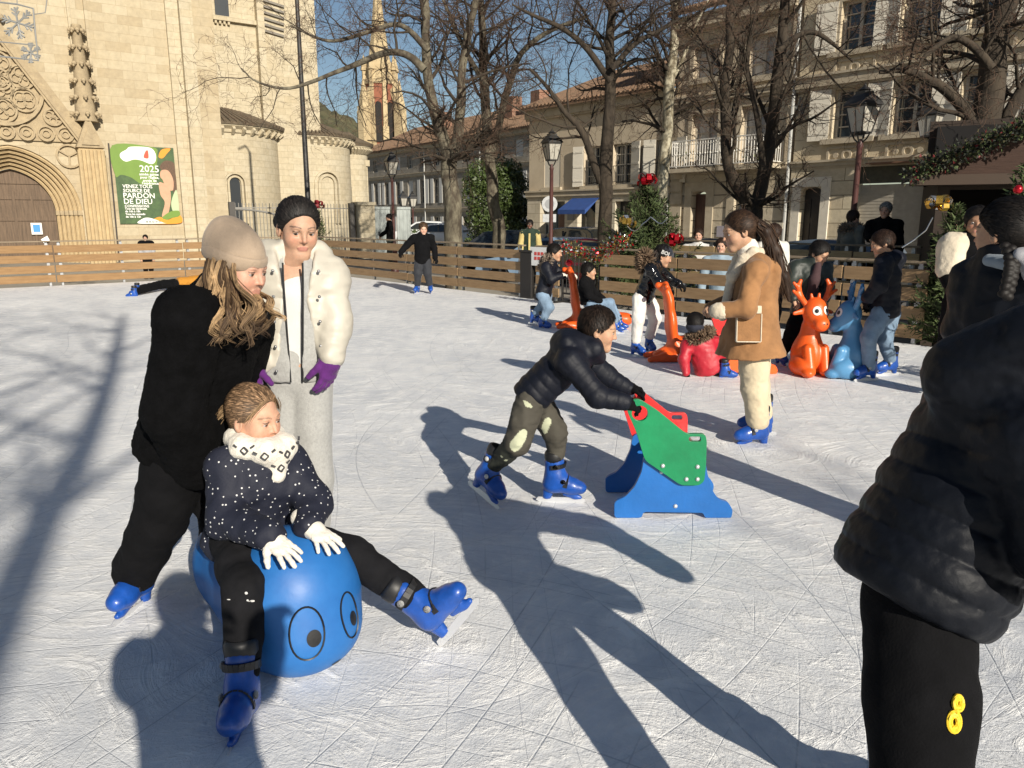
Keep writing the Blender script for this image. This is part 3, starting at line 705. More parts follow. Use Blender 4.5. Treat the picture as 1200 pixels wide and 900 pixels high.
flat('hair', S(smooth_loop([(.74, .25), (.84, .17), (.98, .19), (.998, .3), (.998, .55), (.94, .6), (.9, .42), (.8, .32)])), -.008, bhr, bn)
flat('face', S(smooth_loop([(.76, .3), (.88, .3), (.95, .42), (.93, .55), (.86, .55), (.8, .49), (.77, .42), (.735, .38)])), -.012, bsk, bn)
flat('hands', S(smooth_loop([(.7, .47), (.76, .46), (.87, .52), (.88, .66), (.84, .8), (.78, .92), (.7, .9), (.77, .72), (.71, .62)])), -.016, bsk, bn)
flat('shirt', S(smooth_loop([(.96, .57), (.998, .58), (.998, .84), (.9, .84), (.88, .72)])), -.014, bsh, bn)
flat('orange_wave', S(smooth_loop([(.5, .96), (.66, .91), (.8, .95), (.998, .88), (.998, .996), (.4, .996)])), -.018, bor, bn)
flat('green_wave', S(smooth_loop([(.7, .92), (.85, .84), (.998, .83), (.998, .9), (.85, .93), (.78, .95)])), -.021, bgr, bn)
flat('white_wave', S(smooth_loop([(.3, .996), (.36, .94), (.46, .92), (.6, .95), (.72, .99), (.75, .996)])), -.024, bwh, bn)
def text(name, body, size, loc, m, par, align='LEFT', M=None, bold=0.0, sx=1.0, ext=.002):
    c = bpy.data.curves.new(name, 'FONT'); c.body = body; c.size = size; c.align_x = align; c.extrude = ext; c.offset = bold; c.resolution_u = 2
    o = bpy.data.objects.new(name, c); COL.objects.link(o); dg = bpy.context.evaluated_depsgraph_get()
    me = bpy.data.meshes.new_from_object(o.evaluated_get(dg)); bpy.data.objects.remove(o); me.materials.clear()
    F = (M or Matrix()) @ Matrix.Translation(loc) @ Matrix.Rotation(math.pi / 2, 4, 'X') @ Matrix.Diagonal((sx, 1, 1, 1))
    return link(name, me, m, par, F)
for body, u_, v_, sz, mm in (('2025', .40, .325, .40, bwh), ('année sainte', .39, .37, .155, bwh), ("pour l'Église,", .40, .41, .15, bwh), ('année de', .44, .45, .15, bwh), ("l'espérance", .42, .485, .15, bwh),
                             ('VENEZ TOUS', .10, .535, .20, bwh), ('SOURCE DE', .10, .59, .20, bwh), ('PARDON', .09, .665, .31, bwh), ('DE DIEU', .09, .74, .31, bwh), ('CONFESSIONS', .1, .785, .15, bwh),
                             ('Tous les vendredis', .1, .815, .115, bwh), ('de 16h à 18h', .1, .85, .115, bwh), ('Tous les samedis', .1, .885, .115, bwh), ('de 10h à 12h', .1, .92, .115, bwh), ('05 56 63 47 27', .42, .985, .10, bdk)):
    text('lettering', body, sz, (u_ * bw_, -.028, (1 - v_) * bh_), mm, bn, bold=.004)
flat('emblem', S(circle(.53, .1, .085, 20)), -.012, mat('banner emblem', (.72, .70, .62), .6), bn); flat('emblem_mark', S(smooth_loop([(.49, .13), (.53, .06), (.57, .05), (.57, .14), (.52, .15)])), -.016, mat('banner red', (.5, .08, .04), .6), bn)

# notices on the church door and the potted shrub before it
x_, z_ = U(43, 268, 1.3); nt_ = empty('notice', M=Matrix.Translation(P_CH.W(x_, 1.3, z_)) @ P_CH.M.to_3x3().to_4x4()); tag(nt_, 'small white and blue paper notice taped to the church door', 'notice')
MB().box(-.2, .2, 0, .01, -.24, .24).build('sheet', bwh, nt_); MB().box(-.13, .13, -.006, -.001, -.14, .17).build('print', mat('notice blue', (.05, .25, .55), .6), nt_)
MB().add([(.1, -.02, -.45), (.35, -.02, -.3), (.42, -.05, -.5), (.2, -.05, -.62)], [(0, 1, 2, 3)]).build('torn_sheet', bwh, nt_)

# railings in front of the apses
irn = mat('pale iron railing', (.23, .22, .20), .6, metal=.2); P_RL = Plane(P_CH.W(0, -3.2, 0)[:2], R(58))
r = empty('iron_railing', M=P_RL.M); tag(r, 'tall grey iron railing with swooping gate in front of the apses', 'railing')
xa0, xa1 = P_RL.x(272, 250), P_RL.x(412, 250); zt = P_RL.z(340, 240); b = MB(); k = 0
x_ = xa0
while x_ < xa1: b.tube([(x_, 0, GZ), (x_, 0, zt + .06)], .018, 5); x_ += .145
b.build('bars', irn, r); b = MB(); b.box(xa0, xa1, -.02, .02, zt - .16, zt - .12); b.box(xa0, xa1, -.02, .02, GZ + .2, GZ + .25); b.tube([(xa0 + .1 + 2.6 * i / 12, -.04, zt - .2 - .5 * (i / 12) ** 2) for i in range(13)], .05, 6); b.build('rail', irn, r)
[MB().box(x_ - .12, x_ + .12, -.12, .12, GZ, zt + .1).build('post', mat('gate pier', (.06, .055, .05), .6), r) for x_ in (xa0, xa1)]
r = empty('stone_pier', P_RL.W(xa1 + .6, 0, GZ), 'pale square stone gate pier at the right end of the railing', 'pier'); MB().box(-.42, .42, -.3, .3, 0, zt - GZ).build('shaft', stone2, r, M=P_RL.M.to_3x3().to_4x4()); MB().box(-.48, .48, -.36, .36, zt - GZ + .002, zt - GZ + .15).build('cap', stone2, r, M=P_RL.M.to_3x3().to_4x4())
gm = mat('grey green gate sheet', (.30, .33, .32), .55, var=.25, vscale=2, stretch=(5, 1, .6))
for pa, pb, lab in ((424, 458, 'wide grey sheet metal gate behind the far lamp post'), (466, 482, 'narrow grey sheet metal gate leaf right of the far lamp post')):
    xa_, xb_ = P_RL.x(pa, 250), P_RL.x(pb, 250); r = empty('metal_gate', M=Matrix.Translation(P_RL.W(xa_, .1, GZ)) @ P_RL.M.to_3x3().to_4x4()); tag(r, lab, 'gate'); L = xb_ - xa_; H = zt - GZ - .05
    b = MB(); b.box(0, L, 0, .03, .1, H); k = .12
    while k < L: b.box(k, k + .04, -.02, -.001, .12, H - .02); k += .2
    b.build('sheet', gm, r); b = MB(); b.box(0, L, -.04, -.022, H - .12, H); b.box(0, L, -.04, -.022, .1, .22); b.build('frame', gm, r)

# ================================================================== HOUSES
plaster = mat('sandy render', (.43, .355, .255), .95, c2=(.52, .44, .325), vscale=1.4, bump=.4, bscale=30, bdist=.02)
plaster2 = mat('warm limestone front', (.58, .495, .355), .95, c2=(.47, .385, .26), vscale=1.1, bump=.35, bscale=25, bdist=.015)
pale = masonry('pale ground floor stone', (.54, .485, .385), (.47, .415, .31), (.33, .285, .215), 1.1, .42, .016, stain=.4, stainc=(.27, .23, .17), bump=.5, big=.12)
trim = mat('dressed stone trim', (.48, .415, .31), .9, c2=(.36, .30, .215), vscale=3, bump=.3, bscale=40)
shut = mat('pale painted shutter', (.56, .52, .44), .65, var=.1, vscale=4, stretch=(1, 1, 12), bump=.25, bscale=9)
frame_m = mat('grey white window frame', (.46, .42, .35), .55)
glass = mat('window glass', (.03, .04, .05), .06, spec=.9)
curtain = mat('net curtain', (.45, .44, .42), .9, var=.2, vscale=3, stretch=(9, 9, .4))
brown = mat('brown door', (.10, .045, .03), .55, var=.3, vscale=3, stretch=(8, 8, .6))
iron_w = mat('white iron balcony', (.60, .58, .53), .5); iron_b = mat('black iron', (.025, .024, .023), .5)
zinc = mat('zinc downpipe', (.42, .42, .40), .5, metal=.3)
H = P_HS.uv
def window(par, x0, x1, z0, z1, y=.2, kind='glass', guard=False, cols=2, rows=4):
    w_ = MB(); w_.box(x0, x0 + .07, y - .05, y + .03, z0, z1); w_.box(x1 - .07, x1, y - .05, y + .03, z0, z1); w_.box(x0 + .07, x1 - .07, y - .05, y + .03, z1 - .07, z1); w_.box(x0 + .07, x1 - .07, y - .05, y + .03, z0, z0 + .07)
    for i in range(1, cols): xm = x0 + (x1 - x0) * i / cols; w_.box(xm - .05, xm + .05, y - .06, y + .028, z0 + .07, z1 - .07)
    for k in range(1, rows): zm = z0 + (z1 - z0) * k / rows; w_.box(x0 + .07, x1 - .07, y - .025, y + .025, zm - .018, zm + .018)
    f = w_.build('window', frame_m, par)
    MB().box(x0 + .03, x1 - .03, y + .032, y + .04, z0 + .03, z1 - .03).build('pane', glass if kind == 'glass' else curtain, f)
    if guard:
        g = MB(); g.tube([(x0, .02, z0 + .75), (x1, .02, z0 + .75)], .016, 5); g.tube([(x0, .02, z0 + .12), (x1, .02, z0 + .12)], .014, 5)
        n = int((x1 - x0) / .12); [g.tube([(x0 + (x1 - x0) * i / n, .02, z0 + .12), (x0 + (x1 - x0) * i / n, .02, z0 + .75)], .009, 4) for i in range(n + 1)]
        g.build('guard_rail', iron_b, f)
    return f
def shutter(par, xh, w_, z0, z1, side, ang=8):
    """A board shutter folded back against the wall; xh is the hinge, side -1 opens to the left."""
    a = R(ang); b = MB(); c, s = math.cos(a), math.sin(a)
    M_ = Matrix.Translation((xh, -.02, 0)) @ Matrix.Rotation(a * side * -1 if side > 0 else a, 4, 'Z')
    x0, x1 = (0, w_) if side > 0 else (-w_, 0)
    b.box(x0, x1, -.05, -.012, z0, z1, M_)
    for f in (.14, .5, .86): b.box(x0 + .03, x1 - .03, -.07, -.049, z0 + (z1 - z0) * f - .045, z0 + (z1 - z0) * f + .045, M_)
    for f in (.14, .86): b.box(x0 + (.0 if side > 0 else w_ * .3), x1 - (w_ * .3 if side > 0 else 0), -.078, -.069, z0 + (z1 - z0) * f - .012, z0 + (z1 - z0) * f + .012, M_)
    return b.build('shutter', shut, par)
def wall(par, x0, x1, z0, z1, holes, m, y0=0, y1=.45, name='wall', arched=()):
    b = MB(); hs = []
    for h in holes:
        a0, a1, b0, b1 = h[:4]; rise = h[4] if len(h) > 4 else 0
        if b0 <= z0: b0 = z0 + .002
        if rise: hs.append([(a0, b0), (a0, b1 - rise)] + [((a0 + a1) / 2 - (a1 - a0) / 2 * math.cos(R(t)), b1 - rise + rise * math.sin(R(t))) for t in range(20, 180, 20)] + [(a1, b1 - rise), (a1, b0)])
        else: hs.append([(a0, b0), (a0, b1), (a1, b1), (a1, b0)])
    b.prism([(x0, z0), (x1, z0), (x1, z1), (x0, z1)], y0, y1, hs); return b.build(name, m, par)
def roof_plane(par, x0, x1, ze, depth, rise, over=.5, name='roof', ov_end=.15):
    b = MB(); xs0, xs1 = x0 - ov_end, x1 + ov_end
    b.add([(xs0, -over, ze), (xs1, -over, ze), (xs1, depth, ze + rise), (xs0, depth, ze + rise), (xs0, -over, ze - .1), (xs1, -over, ze - .1), (xs1, depth, ze + rise - .12), (xs0, depth, ze + rise - .12)],
          [(0, 1, 2, 3), (7, 6, 5, 4), (0, 4, 5, 1), (1, 5, 6, 2), (2, 6, 7, 3), (3, 7, 4, 0)])
    x_ = xs0 + .1
    while x_ < xs1 - .05: b.tube([(x_, -over - .03, ze + .03), (x_, depth, ze + rise + .03)], .075, 6); x_ += .24
    return b.build(name, tile, par, smooth=True, angle=50)
def string(par, x0, x1, z, h=.22, d=.14, name='string_course', m=None):
    b = MB(); b.box(x0, x1, -d, -.001, z - h / 2, z + h / 2); b.box(x0, x1, -d - .07, -.001, z + h / 2 + .001, z + h / 2 + .07); b.box(x0, x1, -d * .6, -.001, z - h / 2 - .08, z - h / 2 - .001); return b.build(name, m or trim, par)
def dormer_wall(*a): pass
def pipe(par, x, z0, z1): return MB().tube([(x, -.12, z0), (x, -.12, z1)], .06, 8).build('drain_pipe', zinc, par, smooth=True)

# --- house with the blue awning
h1 = empty('house', M=P_HS.M); tag(h1, 'two storey sandy rendered house with tiled roof and small blue awning', 'house')
X0, X1 = H(620, 240)[0], H(787, 240)[0]; zs = H(640, 228)[1]; ze = H(640, 128)[1]
wins = []
for (pa, pb, pt, pbm) in ((638, 653, 178, 221), (684, 698, 176, 215), (718, 732, 166, 212), (768, 783, 160, 210)):
    a0 = H(pa, 200)[0]; a1 = max(H(pb, 200)[0], a0 + 1.05); z_ = H((pa + pb) / 2, pt)[1]; wins.append((a0, a1, H(660, 219)[1], z_))
zw0 = min(w_[2] for w_ in wins); zw1 = sum(w_[3] for w_ in wins) / 4
wins = [(a, a + 1.05, zw0, zw1) for a, _, _, _ in wins]
wall(h1, X0, X1, zs, ze, wins, plaster)
dh = [(H(634, 240)[0], H(663, 240)[0], GZ, H(650, 236)[1]), (H(678, 240)[0], H(699, 240)[0], GZ, H(690, 236)[1]), (H(722, 240)[0], H(742, 240)[0], GZ, H(720, 236)[1])]
wall(h1, X0 - .05, X1, GZ - .2, zs - .002, dh, pale, y0=-.06)
for i, (a, b_, z0, z1) in enumerate(wins):
    if i == 0:
        MB().box(a, b_, .02, .07, z0, z1).build('shutter', shut, h1)
    else:
        window(h1, a, b_, z0, z1, .22, guard=True); shutter(h1, a, .52, z0 - .03, z1 + .03, -1, 12); shutter(h1, b_, .52, z0 - .03, z1 + .03, 1, 10)
    MB().box(a - .12, b_ + .12, -.12, .1, z0 - .16, z0 - .001).build('sill', trim, h1)
for a, b_, z0, z1 in dh[:1]:
    d_ = MB().box(a + .9, b_ - .05, .28, .34, GZ, z1 - .5).build('door', brown, h1); MB().box(a + .05, a + .85, .28, .32, GZ, z1 - .05).build('pane', glass, d_); MB().box(a + .05, b_, .28, .32, z1 - .45, z1 - .02).build('transom', glass, d_)
for a, b_, z0, z1 in dh[1:]:
    d_ = MB().box(a + .03, b_ - .03, .25, .3, GZ, z1).build('door', iron_b, h1); MB().box(a + .2, b_ - .2, .235, .249, GZ + .9, z1 - .2).build('pane', glass, d_)
string(h1, X0 - .1, X1, zs, .2, .16); string(h1, X0 - .1, X1, ze - .2, .3, .22, 'cornice')
roof_plane(h1, X0, X1, ze + .05, 6, 2.4)
b = MB(); b.box(X0, X0 + .4, .451, 7, GZ, ze); b.build('side_wall', plaster, h1)
b = MB(); ax0, ax1 = H(674, 240)[0] - .1, H(702, 240)[0] + .1; z_ = H(690, 232)[1]; b.add([(ax0, -.1, z_), (ax1, -.1, z_), (ax1, -.95, z_ - .5), (ax0, -.95, z_ - .5), (ax0, -.95, z_ - .68), (ax1, -.95, z_ - .68)], [(0, 1, 2, 3), (3, 2, 5, 4), (0, 3, 4), (1, 5, 2)])
b.build('awning', mat('blue awning cloth', (.02, .06, .22), .8, var=.15, vscale=5), h1)
MB().box(H(676, 250)[0] - .5, H(676, 250)[0] - .1, -.1, -.061, H(680, 258)[1], H(680, 250)[1]).build('letter_box', mat('grey box', (.2, .2, .2), .5), h1)
pipe(h1, X1 - .12, GZ, ze)
c_ = MB(); c_.box(0, .9, 2.2, 3.0, ze + .8, ze + 3.0, Matrix.Translation((H(760, 100)[0], 0, 0))); c_.build('chimney', masonry('chimney brick', (.30, .13, .08), (.24, .10, .06), (.3, .26, .2), .22, .075, .01), h1)

# --- house with the two white balconies
h2 = empty('house', M=P_HS.M); tag(h2, 'three storey brown rendered house with two white iron balconies', 'house')
X2 = H(922, 240)[0]; zs2 = H(850, 199)[1]; zm = H(850, 113)[1]; zt2 = H(850, 16)[1]
fw = []
for pa, pb, pt in ((811, 831, 134), (868, 890, 124)):
    a = H(pa, 160)[0]; fw.append((a, a + 1.15, zs2 + .1, H((pa + pb) / 2, pt)[1]))
f2 = []
for pa, pt, pb in ((814, 55, 92), (876, 42, 90)):
    a = H(pa, 70)[0]; f2.append((a, a + 1.1, H(pa + 8, pb)[1], H(pa + 8, pt)[1]))
wall(h2, X1 + .01, X2, zs2, zt2, fw + f2, plaster)
for a, b_, z0, z1 in fw:
    window(h2, a, b_, z0, z1, .24, 'curtain', rows=3)
    MB().box(a - .62, b_ + .62, -.75, -.001, z0 - .16, z0 - .02).build('balcony_slab', trim, h2)
    g = MB(); zr = z0 + .95
    for (p, q) in (((a - .55, -.7), (b_ + .55, -.7)), ((a - .55, -.7), (a - .55, -.05)), ((b_ + .55, -.7), (b_ + .55, -.05))):
        g.bar((*p, zr), (*q, zr), .05, .04); g.bar((*p, z0 + .06), (*q, z0 + .06), .035, .03); g.bar((*p, zr - .14), (*q, zr - .14), .025, .02)
        L_ = math.dist(p, q); n = max(2, int(L_ / .11))
        for i in range(n + 1):
            t = i / n; x_, y_ = p[0] + (q[0] - p[0]) * t, p[1] + (q[1] - p[1]) * t; g.tube([(x_, y_, z0 + .06), (x_, y_, zr)], .014, 4)
            if i < n and i % 2: g.ball((x_, y_, z0 + .48), .04, 6, 4)
    g.build('balcony_rail', iron_w, h2)
    pl_ = MB(); rnd = random.Random(int(a * 10))
    for k in range(90):
        c = V(a - .3 + rnd.random() * 1.6, -.55 + rnd.uniform(-.1, .1), z0 + .05 + rnd.random() * .5); d = V(rnd.uniform(-1, 1), rnd.uniform(-1, 1), rnd.uniform(0, 1)) * .14; e = V(rnd.uniform(-1, 1), rnd.uniform(-1, 1), 0) * .04; pl_.add([c - e, c + e, c + d], [(0, 1, 2)])
    pl_.build('balcony_plant', mat('balcony plant leaf', (.10, .12, .03), .8, var=.4, vscale=9), h2)
    b = MB(); b.box(a - .16, a - .001, -.05, -.001, z0, z1 + .2); b.box(b_ + .001, b_ + .16, -.05, -.001, z0, z1 + .2); b.box(a, b_, -.05, -.001, z1 + .001, z1 + .2); b.build('surround', trim, h2)
for a, b_, z0, z1 in f2:
    window(h2, a, b_, z0, z1, .24, 'curtain', rows=3); b = MB(); b.box(a - .16, a - .001, -.05, -.001, z0, z1 + .2); b.box(b_ + .001, b_ + .16, -.05, -.001, z0, z1 + .2); b.box(a, b_, -.05, -.001, z1 + .001, z1 + .2); b.box(a - .2, b_ + .2, -.14, -.001, z0 - .2, z0 - .001); b.build('surround', trim, h2)
dd = [(H(811, 250)[0], H(828, 250)[0], GZ, H(820, 224)[1], .12), (H(861, 250)[0], H(879, 250)[0], GZ, H(870, 222)[1], .12)]
wall(h2, X1 + .01, X2, GZ - .2, zs2 - .002, dd, masonry('rusticated front', (.53, .46, .345), (.48, .405, .295), (.16, .13, .095), 6.0, .46, .02, stain=.3, stainc=(.3, .25, .17), bump=.9, big=.12), y0=-.06)
d_ = MB().box(dd[0][0], dd[0][1], .2, .25, GZ, dd[0][3] - .1).build('door', brown, h2); b = MB(); [b.box(dd[0][0] + .12, dd[0][1] - .12, .185, .199, z, z + .5) for z in (GZ + .3, GZ + .95, GZ + 1.6)]; b.build('door_panel', brown, d_)
window(h2, dd[1][0], dd[1][1], GZ + .1, dd[1][3] - .1, .15, 'curtain', rows=2)
b = MB()
for a, b_, z0, z1, _ in dd: b.box(a - .32, a - .001, -.1, -.061, GZ, z1); b.box(b_ + .001, b_ + .32, -.1, -.061, GZ, z1); b.box(a - .32, b_ + .32, -.1, -.061, z1 + .001, z1 + .32)
b.build('surround', trim, h2)
b = MB(); b.box(X1 + .02, X1 + .5, -.11, -.061, GZ, zs2 - .2)
for k in range(9): b.box(X1 + .02, X1 + .56, -.16, -.111, GZ + .1 + k * .46, GZ + .46 + k * .46)
b.build('quoin', trim, h2)
MB().box(dd[0][1] + .55, dd[0][1] + 1.05, -.09, -.061, GZ + 1.2, GZ + 1.6).build('name_plate', mat('grey violet plate', (.35, .32, .36), .5), h2)
string(h2, X1 + .01, X2, zs2, .14, .18); string(h2, X1 + .01, X2, zm, .18, .2); string(h2, X1 + .01, X2, zt2 - .15, .35, .4, 'cornice')
roof_plane(h2, X1, X2, zt2 + .25, 5, 1.9, .55)
pipe(h2, X2 + .02, GZ, zt2); b = MB(); b.box(X1 + .01, X1 + .4, .451, 6, ze, zt2); b.build('side_wall', plaster, h2)
b = MB(); b.box(X1 + .5, X1 + 1.4, 1.6, 2.4, zt2 + .9, zt2 + 3.2); b.build('chimney', _M['chimney brick'], h2)

# --- house with carved panels and the closed shop
h3 = empty('house', M=P_HS.M); tag(h3, 'tall limestone house with pale shutters, carved panels and a closed shop shutter', 'house')
X3 = H(925, 240)[0] + .02; X4 = X3 + 19; zs3 = H(960, 193)[1]; zm3 = H(960, 97)[1]; zt3 = zm3 + 4.6
fx = [H(px, 130)[0] for px in (977, 1040, 1125)]; step = (fx[2] - fx[0]) / 2; fx = [fx[0] + step * k for k in range(5)]
z0a, z1a = H(1052, 157)[1], H(1052, 96)[1]; z0b, z1b = H(1062, 48)[1], H(1062, -14)[1]
o1 = [(x_, x_ + 1.12, z0a, z1a) for x_ in fx]; o2 = [(x_, x_ + 1.12, z0b, z1b) for x_ in fx]
wall(h3, X3, X4, zs3, zt3, o1 + o2, plaster2)
for j, (a, b_, z0, z1) in enumerate(o1 + o2):
    window(h3, a, b_, z0, z1, .25, rows=4); shutter(h3, a - .1, .66, z0 - .03, z1 + .03, -1, 9); shutter(h3, b_ + .1, .66, z0 - .03, z1 + .03, 1, 9)
    b = MB(); b.box(a - .1, a - .001, -.04, -.001, z0, z1 + .12); b.box(b_ + .001, b_ + .1, -.04, -.001, z0, z1 + .12); b.box(a, b_, -.04, -.001, z1 + .001, z1 + .12); b.box(a - .3, b_ + .3, -.16, -.001, z0 - .16, z0 - .001); b.build('surround', trim, h3)
    p = MB(); zp0, zp1 = z0 - .78, z0 - .24; L_ = b_ - a
    p.prism([(a - .1, zp0), (b_ + .1, zp0), (b_ + .1, zp1), (a - .1, zp1)], -.05, -.001, [[(a - .02, zp0 + .07), (a - .02, zp1 - .07), (b_ + .02, zp1 - .07), (b_ + .02, zp0 + .07)]])
    cx, cz = (a + b_) / 2, (zp0 + zp1) / 2; p.prism(circle(cx, cz, .17, 14), -.04, -.001, [circle(cx, cz, .1, 14)[::-1]])
    for sx in (-1, 1): p.prism(circle(cx + sx * .36, cz, .09, 8), -.03, -.001)
    p.build('carved_panel', trim, h3)
string(h3, X3, X4, zs3, .12, .14); string(h3, X3, X4, zm3, .3, .22); string(h3, X3, X4, zt3 - .2, .4, .4, 'cornice'); roof_plane(h3, X3, X4, zt3 + .05, 6, 2.2, .6)
da, db, dz = H(938, 250)[0], H(962, 250)[0], H(950, 219)[1]; sa, sb, sz = H(1000, 250)[0], H(1085, 250)[0], H(1040, 193)[1]
wall(h3, X3, X4, GZ - .2, zs3 - .002, [(da, db, GZ, dz, .15), (sa, sb, GZ, zs3 - .12)], masonry('coursed limestone front', (.55, .48, .35), (.48, .405, .29), (.22, .185, .13), 1.9, .44, .014, stain=.3, stainc=(.3, .25, .17), bump=.8, big=.14), y0=-.06)
b = MB(); b.box(da - .3, da - .001, -.12, -.061, GZ, dz); b.box(db + .001, db + .3, -.12, -.061, GZ, dz); b.box(da - .3, db + .3, -.12, -.061, dz + .001, dz + .3); b.build('surround', mat('white door surround', (.62, .57, .48), .8, var=.1), h3)
d_ = MB().box(da, db, .22, .27, GZ, dz).build('door', mat('dark door', (.035, .026, .022), .5), h3); b = MB(); [b.box(da + .12 + (db - da) / 2 * k, da + (db - da) / 2 * (k + 1) - .12, .2, .219, z, z + .6) for k in (0, 1) for z in (GZ + .3, GZ + 1.1, GZ + 1.9)]; b.build('door_panel', _M['dark door'], d_)
zf = H(1040, 214)[1]; b = MB(); b.box(sa + .002, sb - .002, .1, .2, zf, zs3 - .13); b.build('shop_fascia', mat('dark green fascia', (.045, .045, .032), .6, var=.3), h3)
b = MB(); k = GZ
while k < zf - .1: b.box(sa + .05, sb - .05, .2, .24, k, k + .085); b.box(sa + .05, sb - .05, .215, .24, k + .085, k + .1); k += .1
b.build('shop_shutter', mat('grey rolled shutter', (.33, .30, .25), .5, var=.12), h3)
b = MB(); b.box(sa + .5, sb + .6, -.55, -.062, zs3 - .1, zs3 - .06); b.build('shop_canopy', mat('rust edge', (.16, .085, .05), .7), h3)
MB().box(da - .9, da - .5, -.2, -.061, H(925, 268)[1], H(925, 261)[1]).build('meter_box', mat('cream meter box', (.55, .5, .4), .5), h3)
b = MB(); xq, zq = H(937, 128)
for k in range(5):
    a = k * 2 * math.pi / 5 + math.pi / 2; r_ = .42
    b.add([(xq + .16 * math.cos(a - .63), -.02, zq + .16 * math.sin(a - .63)), (xq + r_ * math.cos(a), -.02, zq + r_ * math.sin(a)), (xq + .16 * math.cos(a + .63), -.02, zq + .16 * math.sin(a + .63)), (xq, -.09, zq)], [(0, 1, 3), (1, 2, 3)])
sr = b.build('star_decoration', mat('star grey', (.16, .16, .15), .6), h3)
# wall lantern on its scrolled bracket
def lantern(par, c, s=1.0, M=None):
    """Four-sided tapered lantern: hood, glass body, frame bars, finial; c is the foot of the glass."""
    x, y, z = c; b = MB(); lo, hi, h_ = .135 * s, .225 * s, .5 * s
    for sx, sy in ((-1, -1), (1, -1), (1, 1), (-1, 1)): b.bar((x + lo * sx, y + lo * sy, z), (x + hi * sx, y + hi * sy, z + h_), .028 * s, .028 * s)
    for q, zz in ((lo, z), (hi, z + h_)):
        for (ax, ay), (bx_, by) in (((-1, -1), (1, -1)), ((1, -1), (1, 1)), ((1, 1), (-1, 1)), ((-1, 1), (-1, -1))): b.bar((x + q * ax, y + q * ay, zz), (x + q * bx_, y + q * by, zz), .035 * s, .04 * s)
    for ax, ay in ((0, -1), (0, 1), (1, 0), (-1, 0)): b.bar((x + lo * ax, y + lo * ay, z), (x + hi * ax, y + hi * ay, z + h_), .014 * s, .014 * s)
    fr = b.build('lantern', iron_b, par, M)
    b = MB(); b.add([(x - lo, y - lo, z + .01), (x + lo, y - lo, z + .01), (x + lo, y + lo, z + .01), (x - lo, y + lo, z + .01), (x - hi, y - hi, z + h_), (x + hi, y - hi, z + h_), (x + hi, y + hi, z + h_), (x - hi, y + hi, z + h_)], [(0, 1, 5, 4), (1, 2, 6, 5), (2, 3, 7, 6), (3, 0, 4, 7)]); b.build('pane', mat('milky lantern glass', (.40, .38, .33), .25, var=.1, vscale=5), fr)
    b = MB(); zz = z + h_ + .02 * s; sq_ = [(.27, 0), (.25, .05), (.17, .17), (.12, .22), (.12, .27), (.09, .28)]
    for i in range(len(sq_) - 1):
        (r0, z0), (r1, z1) = sq_[i], sq_[i + 1]; vs = [(x + r0 * s * sx, y + r0 * s * sy, zz + z0 * s) for sx, sy in ((-1, -1), (1, -1), (1, 1), (-1, 1))] + [(x + r1 * s * sx, y + r1 * s * sy, zz + z1 * s) for sx, sy in ((-1, -1), (1, -1), (1, 1), (-1, 1))]
        b.add(vs, [(0, 1, 5, 4), (1, 2, 6, 5), (2, 3, 7, 6), (3, 0, 4, 7)])
    b.lathe([(.05, .27), (.14, .3), (.1, .34), (.04, .36), (.06, .4), (.02, .44), (0, .45)], 8, (x, y, zz), ) if s == 1 else b.lathe([(.05 * s, .27 * s), (.13 * s, .3 * s), (.04 * s, .36 * s), (0, .44 * s)], 8, (x, y, zz))
    b.build('hood', iron_b, fr)
    return fr
xl, zl = H(1088, 160, -1.0); wl = empty('wall_lantern', M=P_HS.M); tag(wl, 'black lantern on a scrolled bracket fixed to the limestone house', 'lamp')
lantern(wl, (xl, -1.0, zl), 1.1); b = MB(); b.tube([(xl, -.02, zl - .1), (xl, -.5, zl - .12), (xl, -1.0, zl - .04)], .03, 6); b.tube([(xl, -.02, zl - .9), (xl, -.3, zl - .75), (xl, -.7, zl - .3), (xl, -.95, zl - .1)], .028, 6)
b.tube([(xl, -.25 + .16 * math.cos(t * .5), zl - .35 + .16 * math.sin(t * .5)) for t in range(12)], .02, 5); b.box(xl - .06, xl + .06, -.03, -.001, zl - 1.0, zl + .1); b.build('bracket', iron_b, wl, smooth=True)

# --- the far row, in shade
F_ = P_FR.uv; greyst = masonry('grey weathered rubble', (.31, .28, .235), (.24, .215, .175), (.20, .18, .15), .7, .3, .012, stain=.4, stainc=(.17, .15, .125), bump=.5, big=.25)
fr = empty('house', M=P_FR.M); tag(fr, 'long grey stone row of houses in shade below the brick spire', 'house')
xa, xb_f = F_(422, 220)[0], F_(640, 220)[0]; ze_ = F_(520, 167)[1]
holes = []; ex = []
zr3 = (F_(470, 203)[1], F_(470, 188)[1]); zr2 = (F_(470, 228)[1], F_(470, 206)[1])
xf = [F_(px, 220)[0] for px in (441, 466, 493, 513, 547)]
n = 13; L_ = xb_f - xa
for k in range(n):
    x_ = xa + 1.6 + (L_ - 2.5) * k / (n - 1)
    holes += [(x_ - .55, x_ + .55, ze_ - 1.9, ze_ - .65), (x_ - .55, x_ + .55, ze_ - 5.2, ze_ - 3.0), (x_ - .6, x_ + .6, ze_ - 9.0, ze_ - 6.4)]
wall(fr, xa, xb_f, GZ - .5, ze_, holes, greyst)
shg = mat('grey white shutter', (.52, .51, .48), .7)
for k, (a, b_, z0, z1) in enumerate(holes):
    if k % 4 == 1: MB().box(a, b_, .1, .14, z0, z1).build('shutter', shg, fr)
    else:
        window(fr, a, b_, z0, z1, .2, rows=3)
        if k % 3: s_ = MB(); s_.box(a - .56, a - .02, -.06, -.02, z0, z1); s_.box(b_ + .02, b_ + .56, -.06, -.02, z0, z1); islands(s_, 'shutter', shg, fr)
